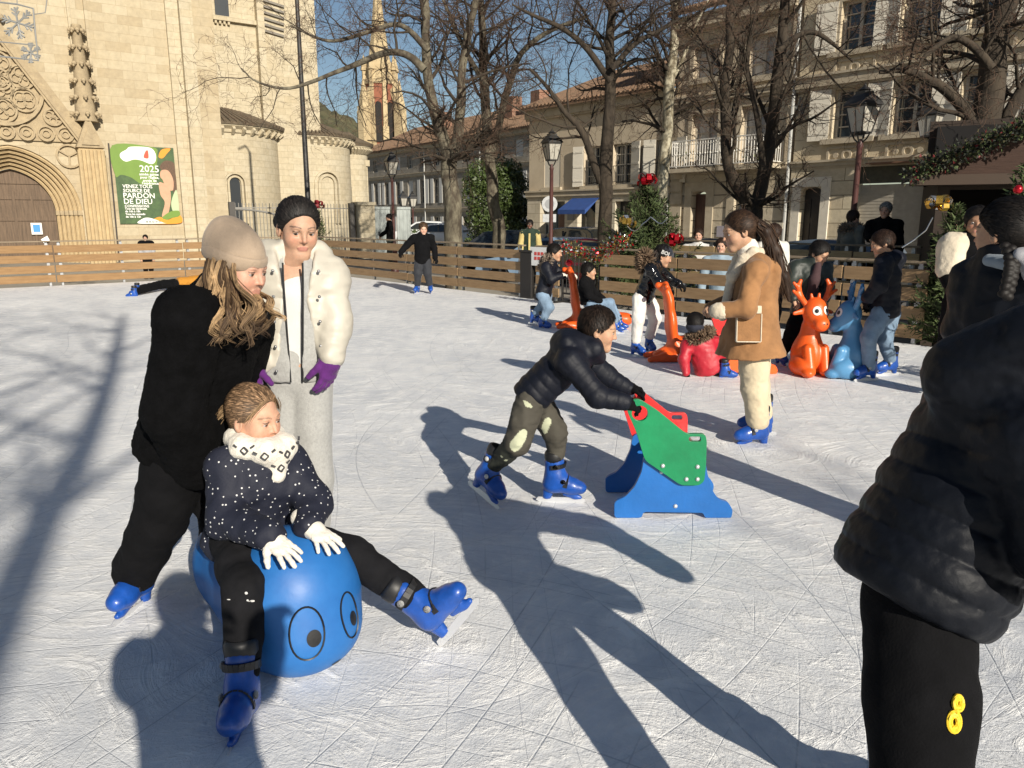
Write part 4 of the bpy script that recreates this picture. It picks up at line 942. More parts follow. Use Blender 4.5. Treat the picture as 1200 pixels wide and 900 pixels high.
string(fr, xa, xb_f, ze_ - 2.5, .2, .15); string(fr, xa, xb_f, ze_ - 5.8, .2, .15); string(fr, xa, xb_f, ze_ - .1, .3, .3, 'cornice'); roof_plane(fr, xa, xb_f, ze_ + .1, 7, 3.2, .5)
for px in (499, 564): pipe(fr, F_(px, 220)[0], GZ, ze_)
b = MB()
for px in (483, 560, 590): x_ = F_(px, 160)[0]; b.box(x_ - .6, x_ + .6, 3, 4, ze_ + 1.2, ze_ + 3.4)
islands(b, 'chimney', _M['chimney brick'], fr)

# --- brick spire beyond the roofs
YS = 112.0; sp = at(451, 255, YS); sp = empty('church_spire', (sp[0], sp[1], GZ)); tag(sp, 'distant red brick and pale stone church spire between the bare branches', 'church tower')
brick = mat('red tower brick', (.30, .11, .065), .9, c2=(.22, .085, .05), vscale=2, bump=.3); ocre = mat('ochre tower stone', (.50, .40, .24), .9, c2=(.40, .31, .18), vscale=1, bump=.3)
def pz(py): return at(451, py, YS)[2] - GZ
pm_ = YS / 895 * 1.0
b = MB(); hw = 17 * pm_
M8 = Matrix.Rotation(R(22.5), 4, 'Z')
b.lathe([(hw * 1.02, 0), (hw * 1.02, pz(100))], 8, M=M8); b.build('shaft', brick, sp)
b = MB()
for k in range(8):
    a = R(45 * k + 22.5); c, s = math.cos(a) * hw, math.sin(a) * hw
    for k2, (r_, z0, z1) in enumerate(((.40, 0, pz(150)), (.30, pz(150), pz(118)), (.24, pz(118), pz(84)))): b.box(-r_, r_, -r_, r_, z0, z1, Matrix.Translation((c * 1.04, s * 1.04, 0)) @ Matrix.Rotation(a, 4, 'Z'))
    b.lathe([(.5, pz(84)), (.1, pz(68)), (0, pz(64))], 6, (c * 1.04, s * 1.04, 0))
for k in range(4):
    a = R(90 * k + 45 + 12); c, s = math.cos(a) * hw * 1.62, math.sin(a) * hw * 1.62
    b.box(-.7, .7, -.5, .5, 0, pz(128), Matrix.Translation((c, s, 0)) @ Matrix.Rotation(a, 4, 'Z')); b.lathe([(.75, pz(128)), (.05, pz(96))], 4, (c, s, 0)); b.bar((c, s, pz(132)), (c * .6, s * .6, pz(106)), .5, .6)
b.lathe([(hw * 1.12, pz(100)), (hw * 1.12, pz(96)), (hw * 1.0, pz(92)), (hw * .92, pz(78)), (hw * .7, pz(70)), (hw * .42, pz(30)), (.16, pz(-40)), (0, pz(-44))], 8, M=M8)
b.build('spire', ocre, sp)
b = MB()
for k in range(8):
    a = R(45 * k); c, s = math.cos(a) * hw * .97, math.sin(a) * hw * .97; M_ = Matrix.Translation((c, s, 0)) @ Matrix.Rotation(a + math.pi / 2, 4, 'Z')
    b.prism([(-.42, pz(168)), (.42, pz(168)), *arc(0, pz(125), .42, 0, 180, 8)], -.12, .05, f=lambda x, y, z, M_=M_: tuple(M_ @ Vector((x, y, z))))
b.build('lancet_window', dark, sp)
b = MB(); b.box(-hw * 2.2, -hw * .8, -3, 3, 0, pz(186)); b.add([(-hw * 2.4, -3.2, pz(186)), (-hw * .7, -3.2, pz(186)), (-hw * .7, 3.2, pz(186)), (-hw * 2.4, 3.2, pz(186)), (-hw * .7, 0, pz(166)), (-hw * 1.6, 0, pz(166))], [(0, 1, 4, 5), (1, 2, 4), (2, 3, 5, 4), (3, 0, 5)]); b.build('nave', ocre, sp)

# --- wooded hill
hm = mat('wooded winter hillside', (.045, .05, .02), 1, c2=(.13, .115, .06), vscale=.22, bump=1, bscale=.8, bdist=.9, detail=9)
rng_ = np.random.RandomState(3); nx, ny = 180, 70; gx_, gy_ = np.meshgrid(np.linspace(-190, 60, nx), np.linspace(150, 300, ny)); P = np.stack([gx_.ravel(), gy_.ravel(), np.zeros(nx * ny)], 1)
hz = 36 * np.exp(-((P[:, 0] + 72) / 34) ** 2) * np.exp(-((P[:, 1] - 235) / 55) ** 2) + 19 * np.exp(-((P[:, 0] + 10) / 45) ** 2) * np.exp(-((P[:, 1] - 250) / 45) ** 2) - 1.5
hz += 1.3 * vnoise(P, .35, 1) + 1.0 * vnoise(P, .8, 2) + 1.6 * vnoise(P, .12, 5)
P[:, 2] = GZ + hz; ii = np.arange(nx * ny).reshape(ny, nx); Q = np.stack([ii[:-1, :-1], ii[:-1, 1:], ii[1:, 1:], ii[1:, :-1]], -1).reshape(-1, 4)
o = link('hill', arr_mesh('hill', P, Q, True), hm); o['kind'] = 'structure'

# ================================================================== TREES
bark = mat('brown bark', (.022, .016, .011), .95, c2=(.06, .045, .03), vscale=7, stretch=(1, 1, .35), bump=1, bscale=14, bdist=.03)
barkp = mat('mottled pale bark', (.46, .42, .31), .95, c2=(.15, .125, .08), vscale=6, stretch=(1, 1, .6), bump=.6, bscale=16, bdist=.02, contrast=(.42, .6))
barkl = mat('lichen bark', (.055, .043, .03), .95, c2=(.19, .17, .12), vscale=5, stretch=(1, 1, .5), bump=.8, bscale=14, bdist=.02, contrast=(.42, .66))
twigm = mat('red brown twig', (.062, .034, .022), .9, c2=(.12, .072, .045), vscale=3)
def tube_np(pts, rad, n):
    m = len(pts); d = np.gradient(pts, axis=0); d /= np.maximum(np.linalg.norm(d, axis=1), 1e-9)[:, None]
    up = np.where(np.abs(d[:, 2:3]) < .9, np.array([[0, 0, 1.0]]), np.array([[1.0, 0, 0]])); r = np.cross(d, up); r /= np.linalg.norm(r, axis=1)[:, None]
    for i in range(1, m):
        q = r[i - 1] - d[i] * (r[i - 1] @ d[i]); r[i] = q / max(1e-9, np.linalg.norm(q))
    u = np.cross(d, r); t = np.arange(n) * 2 * math.pi / n
    vs = pts[:, None] + (r[:, None] * np.cos(t)[None, :, None] + u[:, None] * np.sin(t)[None, :, None]) * np.asarray(rad)[:, None, None]
    i = np.arange(m - 1)[:, None] * n; k = np.arange(n)[None]; k2 = (k + 1) % n
    return vs.reshape(-1, 3), np.stack([i + k, i + k2, i + n + k2, i + n + k], -1).reshape(-1, 4)
class Tubes:
    def __init__(s): s.v = []; s.q = []; s.n = 0; s.c = []
    def add(s, pts, rad, n=5, col=None):
        v, q = tube_np(np.asarray(pts, float), rad, n); s.v.append(v); s.q.append(q + s.n); s.n += len(v)
        if col is not None: s.c.append(np.tile(np.asarray(col, float), (len(v), 1)))
    def build(s, name, m, parent=None, smooth=True):
        return link(name, arr_mesh(name, np.concatenate(s.v), np.concatenate(s.q), smooth, None, np.concatenate(s.c) if s.c else None), m, parent)
def catmull(P, n):
    P = [np.asarray(p, float) for p in P]; P = [2 * P[0] - P[1]] + P + [2 * P[-1] - P[-2]]; out = []
    for i in range(1, len(P) - 2):
        for k in range(n):
            t = k / n; out.append(.5 * (2 * P[i] + (P[i + 1] - P[i - 1]) * t + (2 * P[i - 1] - 5 * P[i] + 4 * P[i + 1] - P[i + 2]) * t * t + (3 * P[i] - P[i - 1] - 3 * P[i + 1] + P[i + 2]) * t ** 3))
    return np.array(out + [P[-2]])
def grow(T, TW, p, d, L, r, lvl, rs, droop, dens, maxl):
    m = (7, 6, 5, 4, 3)[min(lvl, 4)]; pts = [p]; q = p.copy(); dd = d.copy(); st = L / m
    for i in range(m):
        dd = unit(dd + rs.normal(0, .17 + .05 * lvl, 3) + V(0, 0, -droop * (i / m) + (.12 if lvl < 2 else .0))); q = q + dd * st; pts.append(q.copy())
    rad = np.linspace(r, r * .32, m + 1); (T if lvl < 2 else TW).add(pts, rad, (6, 5, 4, 3, 3)[min(lvl, 4)])
    if lvl >= maxl: return
    nch = max(2, int(dens[min(lvl, len(dens) - 1)] * rs.uniform(.75, 1.25)))
    for j in range(nch):
        t = .15 + .83 * (j + rs.random()) / nch; k = min(m - 1, int(t * m)); a = pts[k] + (pts[k + 1] - pts[k]) * (t * m - k); ax = unit(pts[k + 1] - pts[k])
        pr = unit(np.cross(ax, rs.normal(0, 1, 3))); nd = unit(ax * rs.uniform(.35, .8) + pr * rs.uniform(.6, 1.0))
        grow(T, TW, a, nd, L * rs.uniform(.38, .62), max(.0042, r * (1 - .6 * t) * rs.uniform(.36, .52)), lvl + 1, rs, droop, dens, maxl)
def tree(label, limbs, seed, m, dens=(8, 5, 3), br=(16, 1.9), droop=.18, maxl=3, start=.35, group=None, up=.15, lst=.12):
    """limbs: [(points, radii)]; the first is the trunk. Branches spring from the upper part of every limb."""
    rs = np.random.RandomState(seed); base = V(*limbs[0][0][0]); r = empty('bare_tree', base); tag(r, label, 'tree', group); T, TW = Tubes(), Tubes(); TK = Tubes()
    for li, (pts, rad) in enumerate(limbs):
        P = catmull([np.asarray(p) - base for p in pts], 6); rr = np.interp(np.linspace(0, 1, len(P)), np.linspace(0, 1, len(rad)), rad)
        P = P + np.stack([vnoise(P, 1.3, seed + 7), vnoise(P, 1.3, seed + 8), vnoise(P, 1.3, seed + 9)], 1) * np.minimum(.06, rr * .5)[:, None]
        TK.add(P, rr * (1 + .07 * vnoise(P, 3, seed)), 11)
        S = np.linalg.norm(np.diff(P, axis=0), axis=1).sum(); nb = int(br[0] * S / 6) + 2; st_ = start if li == 0 else lst
        for j in range(nb):
            t = st_ + (1 - st_) * (j + rs.random()) / nb; k = min(len(P) - 2, int(t * (len(P) - 1))); ax = unit(P[k + 1] - P[k]); pr = unit(np.cross(ax, rs.normal(0, 1, 3)))
            nd = unit(ax * rs.uniform(.1, .6) + pr + V(0, 0, up)); grow(T, TW, P[k], nd, br[1] * rs.uniform(.6, 1.3), max(.012, min(.05, rr[k] * .42)), 0, rs, droop, dens, maxl)
    TK.build('trunk', m, r); T.build('branches', bark, r); TW.build('crown', twigm, r); return r
def L_(Y, *pp, dz=None): return [at(a, b_, Y + (dz[i] if dz else 0)) for i, (a, b_) in enumerate(pp)]
def foot(px, Y): p = at(px, 300, Y); p[2] = -.42; return p
Ya, Yb, Yc, Yd, Ye, Yf = 20.5, 23.5, 20.0, 21.0, 17.0, 12.6
tree('bare tree with lichen covered trunk forking in two left of the evergreen bush', [
    ([foot(532, Ya)] + L_(Ya, (531, 262), (528, 215), (527, 185)), [.27, .24, .215, .20]),
    (L_(Ya, (527, 188), (515, 150), (503, 85), (497, 0), (493, -60)), [.17, .15, .12, .09, .06]),
    (L_(Ya, (528, 188), (534, 165), (541, 125), (545, 67), (558, 0), (566, -50)), [.15, .14, .12, .10, .08, .05]),
    (L_(Ya - 1, (497, 82), (480, 66), (457, 62), (425, 72), (400, 82), (366, 96), (334, 104), (300, 95), (283, 80)), [.10, .09, .08, .07, .055, .045, .035, .022, .012]),
    (L_(Ya - .5, (503, 60), (470, 30), (430, 38), (385, 48), (340, 30)), [.08, .06, .05, .04, .02])], 11, barkl, (8, 5, 3), (15, 1.9), start=.95)
tree('slim bare tree in front of the dark evergreen bush', [
    ([foot(586, Yb)] + L_(Yb, (583, 265), (575, 205), (571, 150), (567, 85), (563, 0), (560, -50)), [.22, .19, .17, .15, .13, .09, .05]),
    (L_(Yb, (578, 185), (585, 150), (597, 100), (613, 60), (653, 33), (690, 18)), [.12, .11, .10, .08, .06, .03]),
    (L_(Yb - .6, (570, 100), (545, 60), (528, 20), (510, -20)), [.08, .07, .05, .03])], 12, barkl, (8, 5, 3), (15, 2.0), start=.6)
tree('dark bare tree behind the red car by the blue awning', [
    ([foot(707, Yc)] + L_(Yc, (708, 262), (710, 190), (714, 130), (716, 60), (717, 0), (719, -50)), [.20, .18, .17, .15, .12, .09, .05]),
    (L_(Yc, (704, 215), (696, 190), (687, 165), (676, 145), (660, 128), (640, 100), (620, 80)), [.10, .095, .09, .08, .06, .05, .03]),
    (L_(Yc - .5, (715, 95), (690, 60), (660, 35), (625, 18), (600, 5)), [.08, .07, .06, .04, .02]),
    (L_(Yc - .7, (716, 80), (745, 50), (775, 35), (800, 20)), [.07, .06, .04, .02])], 13, bark, (7, 5, 3), (15, 2.0), start=.55, droop=.25, lst=.25)
tree('tree with pale mottled trunk beside the tall decorated fir', [
    ([foot(769, Yd)] + L_(Yd, (772, 262), (778, 200), (782, 160), (784, 110), (787, 70), (792, 0), (795, -50)), [.17, .16, .155, .15, .14, .12, .09, .06]),
    (L_(Yd, (784, 100), (800, 70), (815, 30), (830, 0)), [.05, .045, .035, .02])], 14, barkp, (8, 6, 3), (20, 1.9), start=.42, droop=.35)
tree('dark bare tree forking low in a wide V before the balconies', [
    ([foot(880, Ye)] + L_(Ye, (880, 262), (880, 246)), [.22, .21, .20]),
    (L_(Ye, (881, 252), (868, 228), (857, 205), (852, 165), (852, 120), (853, 80), (857, 0), (858, -50)), [.16, .14, .125, .115, .11, .10, .08, .05]),
    (L_(Ye, (880, 252), (889, 225), (897, 190), (903, 160), (910, 100), (920, 0), (924, -50)), [.17, .15, .14, .13, .12, .10, .06]),
    (L_(Ye - .3, (894, 200), (890, 160), (884, 120), (876, 80), (880, 40), (890, 0)), [.07, .06, .055, .05, .04, .03]),
    (L_(Ye - .6, (912, 60), (935, 42), (955, 38), (975, 50), (1000, 72)), [.07, .06, .05, .04, .02])], 15, bark, (7, 5, 3), (13, 1.7), start=.95, lst=.34, up=.35)
tree('thick dark bare tree rising behind the market chalet', [
    ([foot(1150, Yf)] + L_(Yf, (1149, 230), (1150, 170), (1155, 117), (1167, 43), (1183, 0), (1195, -45)), [.26, .25, .24, .21, .18, .15, .1]),
    (L_(Yf, (1144, 165), (1138, 145), (1127, 127), (1103, 103), (1080, 90), (1057, 83), (1030, 85)), [.11, .10, .085, .075, .06, .045, .025]),
    (L_(Yf, (1160, 168), (1172, 150), (1180, 133), (1200, 100), (1225, 70)), [.12, .11, .10, .08, .05]),
    (L_(Yf - .4, (1160, 80), (1140, 55), (1115, 45), (1085, 65), (1075, 80)), [.07, .06, .045, .03, .015])], 16, bark, (8, 5, 3), (13, 1.5), start=.6)
# trees behind the photographer, whose branches shade the ice
src = []
for i, (x, y, sc, s) in enumerate(SHADE_TREES):
    rs_ = np.random.RandomState(70 + s); lim = [([V(x, y, -.4), V(x, y, 1.5), V(x + .05, y, 3.0 * sc)], [.30, .26, .24])]
    for k in range(4):
        a = (R((150, 195, 240, 100)[k]) if i == 0 else k * 1.57) + rs_.uniform(-.2, .2); ro = rs_.uniform(2.0, 3.6); d = V(math.cos(a), math.sin(a), 0); lim.append(([V(x, y, 2.8 * sc)] + [V(x, y, 0) + d * ro * q + V(rs_.uniform(-.2, .2), 0, (2.8 + 5.0 * q ** .8) * sc) for q in (.2, .45, .75, 1)], [.13, .11, .09, .07, .03]))
    tree(['broad bare tree behind the photographer, nearest the church side', 'broad bare tree behind the photographer, nearest the houses'][i], lim, 30 + s, bark, (4, 3), (9, 2.0), start=.9, maxl=2, lst=.3)
# ------------------------------------------------------------------ evergreens
def leaf_cloud(name, par, lobes, n, size, m, seed, flat=.5):
    rs = np.random.RandomState(seed); C = np.array([l[:3] for l in lobes]); Rr = np.array([l[3] for l in lobes]); k = rs.choice(len(lobes), n, p=Rr ** 2 / (Rr ** 2).sum()); d = rs.normal(0, 1, (n, 3)); d /= np.linalg.norm(d, axis=1)[:, None]
    rad = Rr[k] * (1 - .35 * rs.random(n) ** 2); c = C[k] + d * rad[:, None] * V(1, 1, .95); c += rs.normal(0, .05, (n, 3))
    nn = d + rs.normal(0, .6, (n, 3)); nn /= np.linalg.norm(nn, axis=1)[:, None]; a = np.cross(nn, rs.normal(0, 1, (n, 3))); a /= np.linalg.norm(a, axis=1)[:, None]; b_ = np.cross(nn, a); s = size * rs.uniform(.6, 1.4, (n, 1))
    v = np.stack([c - a * s, c - b_ * s * flat, c + a * s, c + b_ * s * flat], 1).reshape(-1, 3); q = np.arange(4 * n).reshape(n, 4); cl = np.repeat((.6 + .8 * rs.random(n))[:, None] * np.ones((1, 3)), 4, 0)
    return link(name, arr_mesh(name, v, q, False, None, cl), m, par)
leafm = mat('glossy evergreen leaf', (.05, .075, .018), .5, attr=None, var=.35, vscale=1.3)
bp_ = at(582, 255, 40.0); bs = empty('evergreen_bush', (bp_[0], bp_[1], GZ)); tag(bs, 'large rounded dark green bush at the corner of the sandy house', 'bush')
rs = np.random.RandomState(5); lob = []
for i in range(26):
    z = rs.uniform(.5, 4.4); rr = 2.0 * math.sin(math.pi * min(.97, (z + .9) / 5.9)) ** .6; a = rs.uniform(0, 6.28); lob.append((rr * .62 * math.cos(a), rr * .62 * math.sin(a), z, rs.uniform(.55, .85)))
lob.append((0, 0, 2.2, 1.5)); leaf_cloud('foliage', bs, lob, 15000, .085, leafm, 3)
MB().tube([(0, 0, 0), (0, 0, 2.5)], [.16, .08], 8).build('stem', bark, bs)
hb = at(520, 262, 46); hg = empty('clipped_shrub', (hb[0], hb[1], GZ)); tag(hg, 'low green shrub at the foot of the lichen covered tree', 'shrub'); leaf_cloud('foliage', hg, [(x, 0, .5 + .2 * math.sin(x * 3), .6) for x in np.linspace(-1.8, 1.8, 7)], 2500, .08, leafm, 4)
needle = mat('fir needles', (.030, .052, .014), .8, c2=(.075, .10, .028), vscale=5)
def fir(label, base, H_, Rm, seed, n=90, bare=0.15, need=16):
    rs = np.random.RandomState(seed); r = empty('fir_tree', base); tag(r, label, 'fir tree'); T = Tubes(); N = []
    T.add([(0, 0, 0), (0, 0, H_ * .6), (0, 0, H_)], [Rm * .06 + .01, Rm * .03 + .008, .005], 6)
    for i in range(n):
        f = (i + rs.random()) / n; z = H_ * (bare * .4 + (1 - bare * .4) * f); L = Rm * (1 - f) ** .75 * rs.uniform(.65, 1.15) + .05; a = i * 2.4 + rs.normal(0, .3); el = rs.uniform(.05, .6) + .65 * f
        d = V(math.cos(a) * math.cos(el), math.sin(a) * math.cos(el), math.sin(el)); P = np.array([V(0, 0, z) + d * L * t + V(0, 0, .12 * L * t * t) for t in np.linspace(0, 1, 5)]); T.add(P, np.linspace(.011, .004, 5), 4)
        m = max(8, int(L * need * 6)); t = rs.uniform(.12, 1, m); c = P[0] + d * (L * t)[:, None] + np.stack([0 * t, 0 * t, .12 * L * t * t], 1)
        sub = rs.random(m) < .6; side = rs.normal(0, 1, (m, 3)); side -= (side @ d)[:, None] * d; side /= np.linalg.norm(side, axis=1)[:, None]
        c = c + side * (np.where(sub, rs.uniform(0, .35, m) * L * (1.1 - t), 0))[:, None]
        nd = side + d * rs.uniform(.3, 1.1, m)[:, None]; nd /= np.linalg.norm(nd, axis=1)[:, None]; wv = np.cross(nd, d); wv /= np.maximum(np.linalg.norm(wv, axis=1), 1e-6)[:, None]
        ln = rs.uniform(.035, .075, m)[:, None] * (1 + .3 * H_ / 2.4); N.append(np.stack([c - wv * .011, c + wv * .011, c + wv * .004 + nd * ln, c - wv * .004 + nd * ln], 1))
    T.build('trunk', bark, r); v = np.concatenate(N).reshape(-1, 3); link('foliage', arr_mesh('foliage', v, np.arange(len(v)).reshape(-1, 4), False), needle, r); return r
redfoil = mat('red foil', (.45, .01, .02), .25, metal=.6, var=.3, vscale=30); goldfoil = mat('gold foil', (.60, .38, .08), .22, metal=.8, var=.3, vscale=30); silver = mat('silver foil', (.75, .75, .75), .2, metal=.9)
def bow(label, c, s, m, m2=None, name='ribbon_bow', par=None):
    r = empty(name, c) if par is None else None
    if r: tag(r, label, 'bow')
    b = MB(); rnd = random.Random(int(c[0] * 100))
    for k in range(9):
        a = k * 2.4; el = rnd.uniform(-.3, .9); d = V(math.cos(a) * math.cos(el), math.sin(a) * math.cos(el), math.sin(el)); u = unit(np.cross(d, V(0, 0, 1))); w_ = s * .22
        lp = [V(0, 0, 0) + d * s * t + np.cross(u, d) * s * .32 * math.sin(q) for t, q in ((0, 0), (.5, 1.2), (.9, 1.2), (1, 0), (.8, -1.1), (.4, -1.1), (0, 0))]
        b.cur = 1 if m2 and k % 3 == 0 else 0
        for i in range(6): b.add([lp[i] - u * w_, lp[i] + u * w_, lp[i + 1] + u * w_, lp[i + 1] - u * w_], [(0, 1, 2, 3)])
    return b.build('loops', [m, m2] if m2 else m, r, smooth=True, angle=180)
fc = at(755, 300, 14.8); f1 = fir('large decorated fir with red bow on top behind the rink fence', (fc[0], fc[1], -.3), at(755, 222, 14.8)[2] + .3, 1.25, 3, 190, need=22)
bow('big red foil bow on top of the large fir', at(758, 213, 14.8), .2, redfoil); bow('gold foil bow on the side of the large fir', at(735, 262, 13.9), .17, goldfoil, silver)
bow('red foil bow behind the knitted hat of the skating girl', at(790, 283, 13.0), .17, redfoil)
b = MB(); rnd = random.Random(2); pts = [at(735 + k * 4.6, 265 + 6 * math.sin(k * .9) - (k if k > 5 else 0), 13.85 - .03 * k) for k in range(11)]; b.tube(pts, .011, 5); tag(b.build('tinsel', silver, None, smooth=True), 'thin silver tinsel strand across the large fir', 'tinsel')
fc = at(375, 282, 24.0); f2_ = fir('small fir with dark red bow beyond the church side fence', (fc[0], fc[1], GZ), at(374, 248, 24)[2] - GZ, .62, 5, 60); bow('dark red bow on top of the small fir', at(373, 241, 24), .2, mat('dark red bow', (.20, .015, .02), .5))
fc = at(1100, 420, 9.0); f3 = fir('thin fir with gold bow against the fence end by the chalet', (fc[0], fc[1], .0), at(1098, 245, 9)[2], .50, 7, 95, bare=0.0, need=24)
bow('gold and silver bow on top of the thin fir by the chalet', at(1100, 240, 8.9), .15, goldfoil, silver)
b = MB(); b.tube([at(1093, 255, 8.85), at(1085, 270, 8.8), at(1070, 282, 8.8), at(1057, 290, 8.9)], .007, 5); tag(b.build('tinsel', silver, None, smooth=True), 'silver ribbon trailing from the gold bow', 'ribbon')
fc = at(1186, 330, 6.6); f4 = fir('fir with red bauble behind the person with a braid', (fc[0], fc[1], .0), at(1186, 196, 6.6)[2], .5, 9, 60, bare=.5, need=16)
b = MB(); b.ball(at(1193, 222, 6.35), .036, 12, 8); tag(b.build('bauble', redfoil, None, smooth=True), 'red bauble hanging on the fir by the chalet', 'bauble')
# red and gold garland over the gate
def garland(label, pts, n, rad, mats, seed, size):
    rs = np.random.RandomState(seed); P = catmull(pts, 8); t = rs.random(n) * (len(P) - 1); i = t.astype(int); c = P[i] + (P[np.minimum(i + 1, len(P) - 1)] - P[i]) * (t - i)[:, None]; d = rs.normal(0, 1, (n, 3)); d /= np.linalg.norm(d, axis=1)[:, None]; c = c + d * rs.uniform(.1, 1, n)[:, None] * rad; e = np.cross(d, rs.normal(0, 1, (n, 3))); e /= np.linalg.norm(e, axis=1)[:, None]
    v = np.stack([c - e * size, c - d * size * .5, c + e * size, c + d * size * 2.2], 1).reshape(-1, 3)
    o = link('garland', arr_mesh('garland', v, np.arange(4 * n).reshape(n, 4), False, None, None, rs.choice(len(mats), n)), mats); return tag(o, label, 'garland')
YG = 12.6
garland('red and gold tinsel garland bunched over the rink gate', [at(660, 288, YG), at(680, 296, YG - .2), at(700, 300, YG - .5), at(718, 288, YG - .7), at(738, 282, YG - .9)], 900, .15, [redfoil, needle, needle, goldfoil, redfoil, silver, needle], 3, .017)
b = MB(); b.ball(at(667, 308, 12.8), .06, 12, 8); tag(b.build('bauble', redfoil, None, smooth=True), 'round red bauble hanging under the gate garland', 'bauble')

# ================================================================== STREET FURNITURE, CARS, CHALET
postm = mat('maroon lamp post', (.085, .032, .028), .5, var=.15, vscale=6)
def lamp(label, px, pyt, Y, s=1.0, px2=None):
    top = at(px, pyt, Y); H_ = top[2] + .0; z0 = H_ - 1.22 * s
    r = empty('street_lamp', (top[0], top[1], GZ)); tag(r, label, 'street lamp'); z = z0 - GZ
    b = MB(); b.lathe([(.15, 0), (.15, .1), (.11, .16), (.1, .7), (.12, .74), (.08, .82), (.055, 1.2), (.046, z - .25), (.06, z - .22), (.04, z - .15), (.03, z - .1)], 12); b.build('post', postm, r, smooth=True, angle=40)
    b = MB()
    for k in range(4): a = k * math.pi / 2 + math.pi / 4; b.tube([(.03 * math.cos(a), .03 * math.sin(a), z - .16), (.1 * math.cos(a), .1 * math.sin(a), z - .1), (.19 * s * math.cos(a), .19 * s * math.sin(a), z + .005)], .014, 5)
    b.build('bracket', iron_b, r, smooth=True); lantern(r, (0, 0, z), s, Matrix.Rotation(R(25), 4, 'Z')); return r
lamp('maroon street lamp with square lantern in front of the limestone house', 1016, 80, 13.5, .84)
lamp('maroon street lamp with square lantern in front of the sandy house', 647, 140, 20.5, .82)
lamp('maroon street lamp with square lantern in front of the metal gates', 458, 168, 27.5, .85)
lamp('small distant street lamp in front of the grey row, left of two', 472, 219, 52, 1.0); lamp('small distant street lamp in front of the grey row, right of two', 483, 219, 50, 1.0)
r = empty('sticker', (0, 0, 0)); bpy.data.objects.remove(r)
# tall slim dark pole against the apses
t = at(345, -20, 27); g_ = at(362, 255, 27); r = empty('mast', (g_[0], g_[1], GZ)); tag(r, 'tall slim dark pole in front of the round apse', 'pole')
MB().lathe([(.13, 0), (.13, 1.0), (.10, 1.05), (.085, 5), (.06, 10.5)], 10).build('shaft', iron_b, r, smooth=True, angle=40); MB().tube([(0, 0, 10.5), (0, -.4, 10.9), (0, -1.2, 11)], .04, 6).build('arm', iron_b, r)
# round sign by the sandy house
p = at(644, 240, 33); r = empty('road_sign', (p[0], p[1], GZ)); tag(r, 'round grey backed road sign at the corner of the sandy house', 'sign'); zz = at(644, 239, 33)[2] - GZ
MB().tube([(0, 0, 0), (0, 0, zz + .3)], .03, 6).build('pole', steel, r); b = MB(); Mx = Matrix.Translation((0, -.03, zz)) @ Matrix.Rotation(math.pi / 2, 4, 'X'); b.lathe([(0, 0), (.33, 0), (.33, .02), (0, .02)], 18, M=Mx); b.build('disc', steel, r); MB().box(-.28, .28, -.05, -.03, zz - .75, zz - .42).build('plate', steel, r)
r2 = MB(); r2.lathe([(0, .021), (.2, .021), (.2, .026), (0, .026)], 18, M=Mx); r2.build('disc_mark', mat('sign grey', (.25, .26, .27), .5), r)
# white placard on the gate
p0 = P_RF.W(P_RF.x(624, 300), -.03, 0); zc_ = at(632, 300, p0[1])[2]
r = empty('placard', M=Matrix.Translation((p0[0], p0[1], zc_)) @ P_RF.M.to_3x3().to_4x4()); tag(r, 'white placard with red lettering on the fence by the gate', 'sign')
MB().box(-.02, .52, -.012, 0, -.17, .17).build('board', mat('white board', (.72, .72, .70), .5), r); rl = mat('red print', (.55, .06, .05), .5); b = MB(); [b.box(.10 + .09 * k, .165 + .09 * k, -.016, -.0125, z - .03, z + .03) for k in range(3) for z in (.05, -.035)]; b.build('red_print', rl, r)

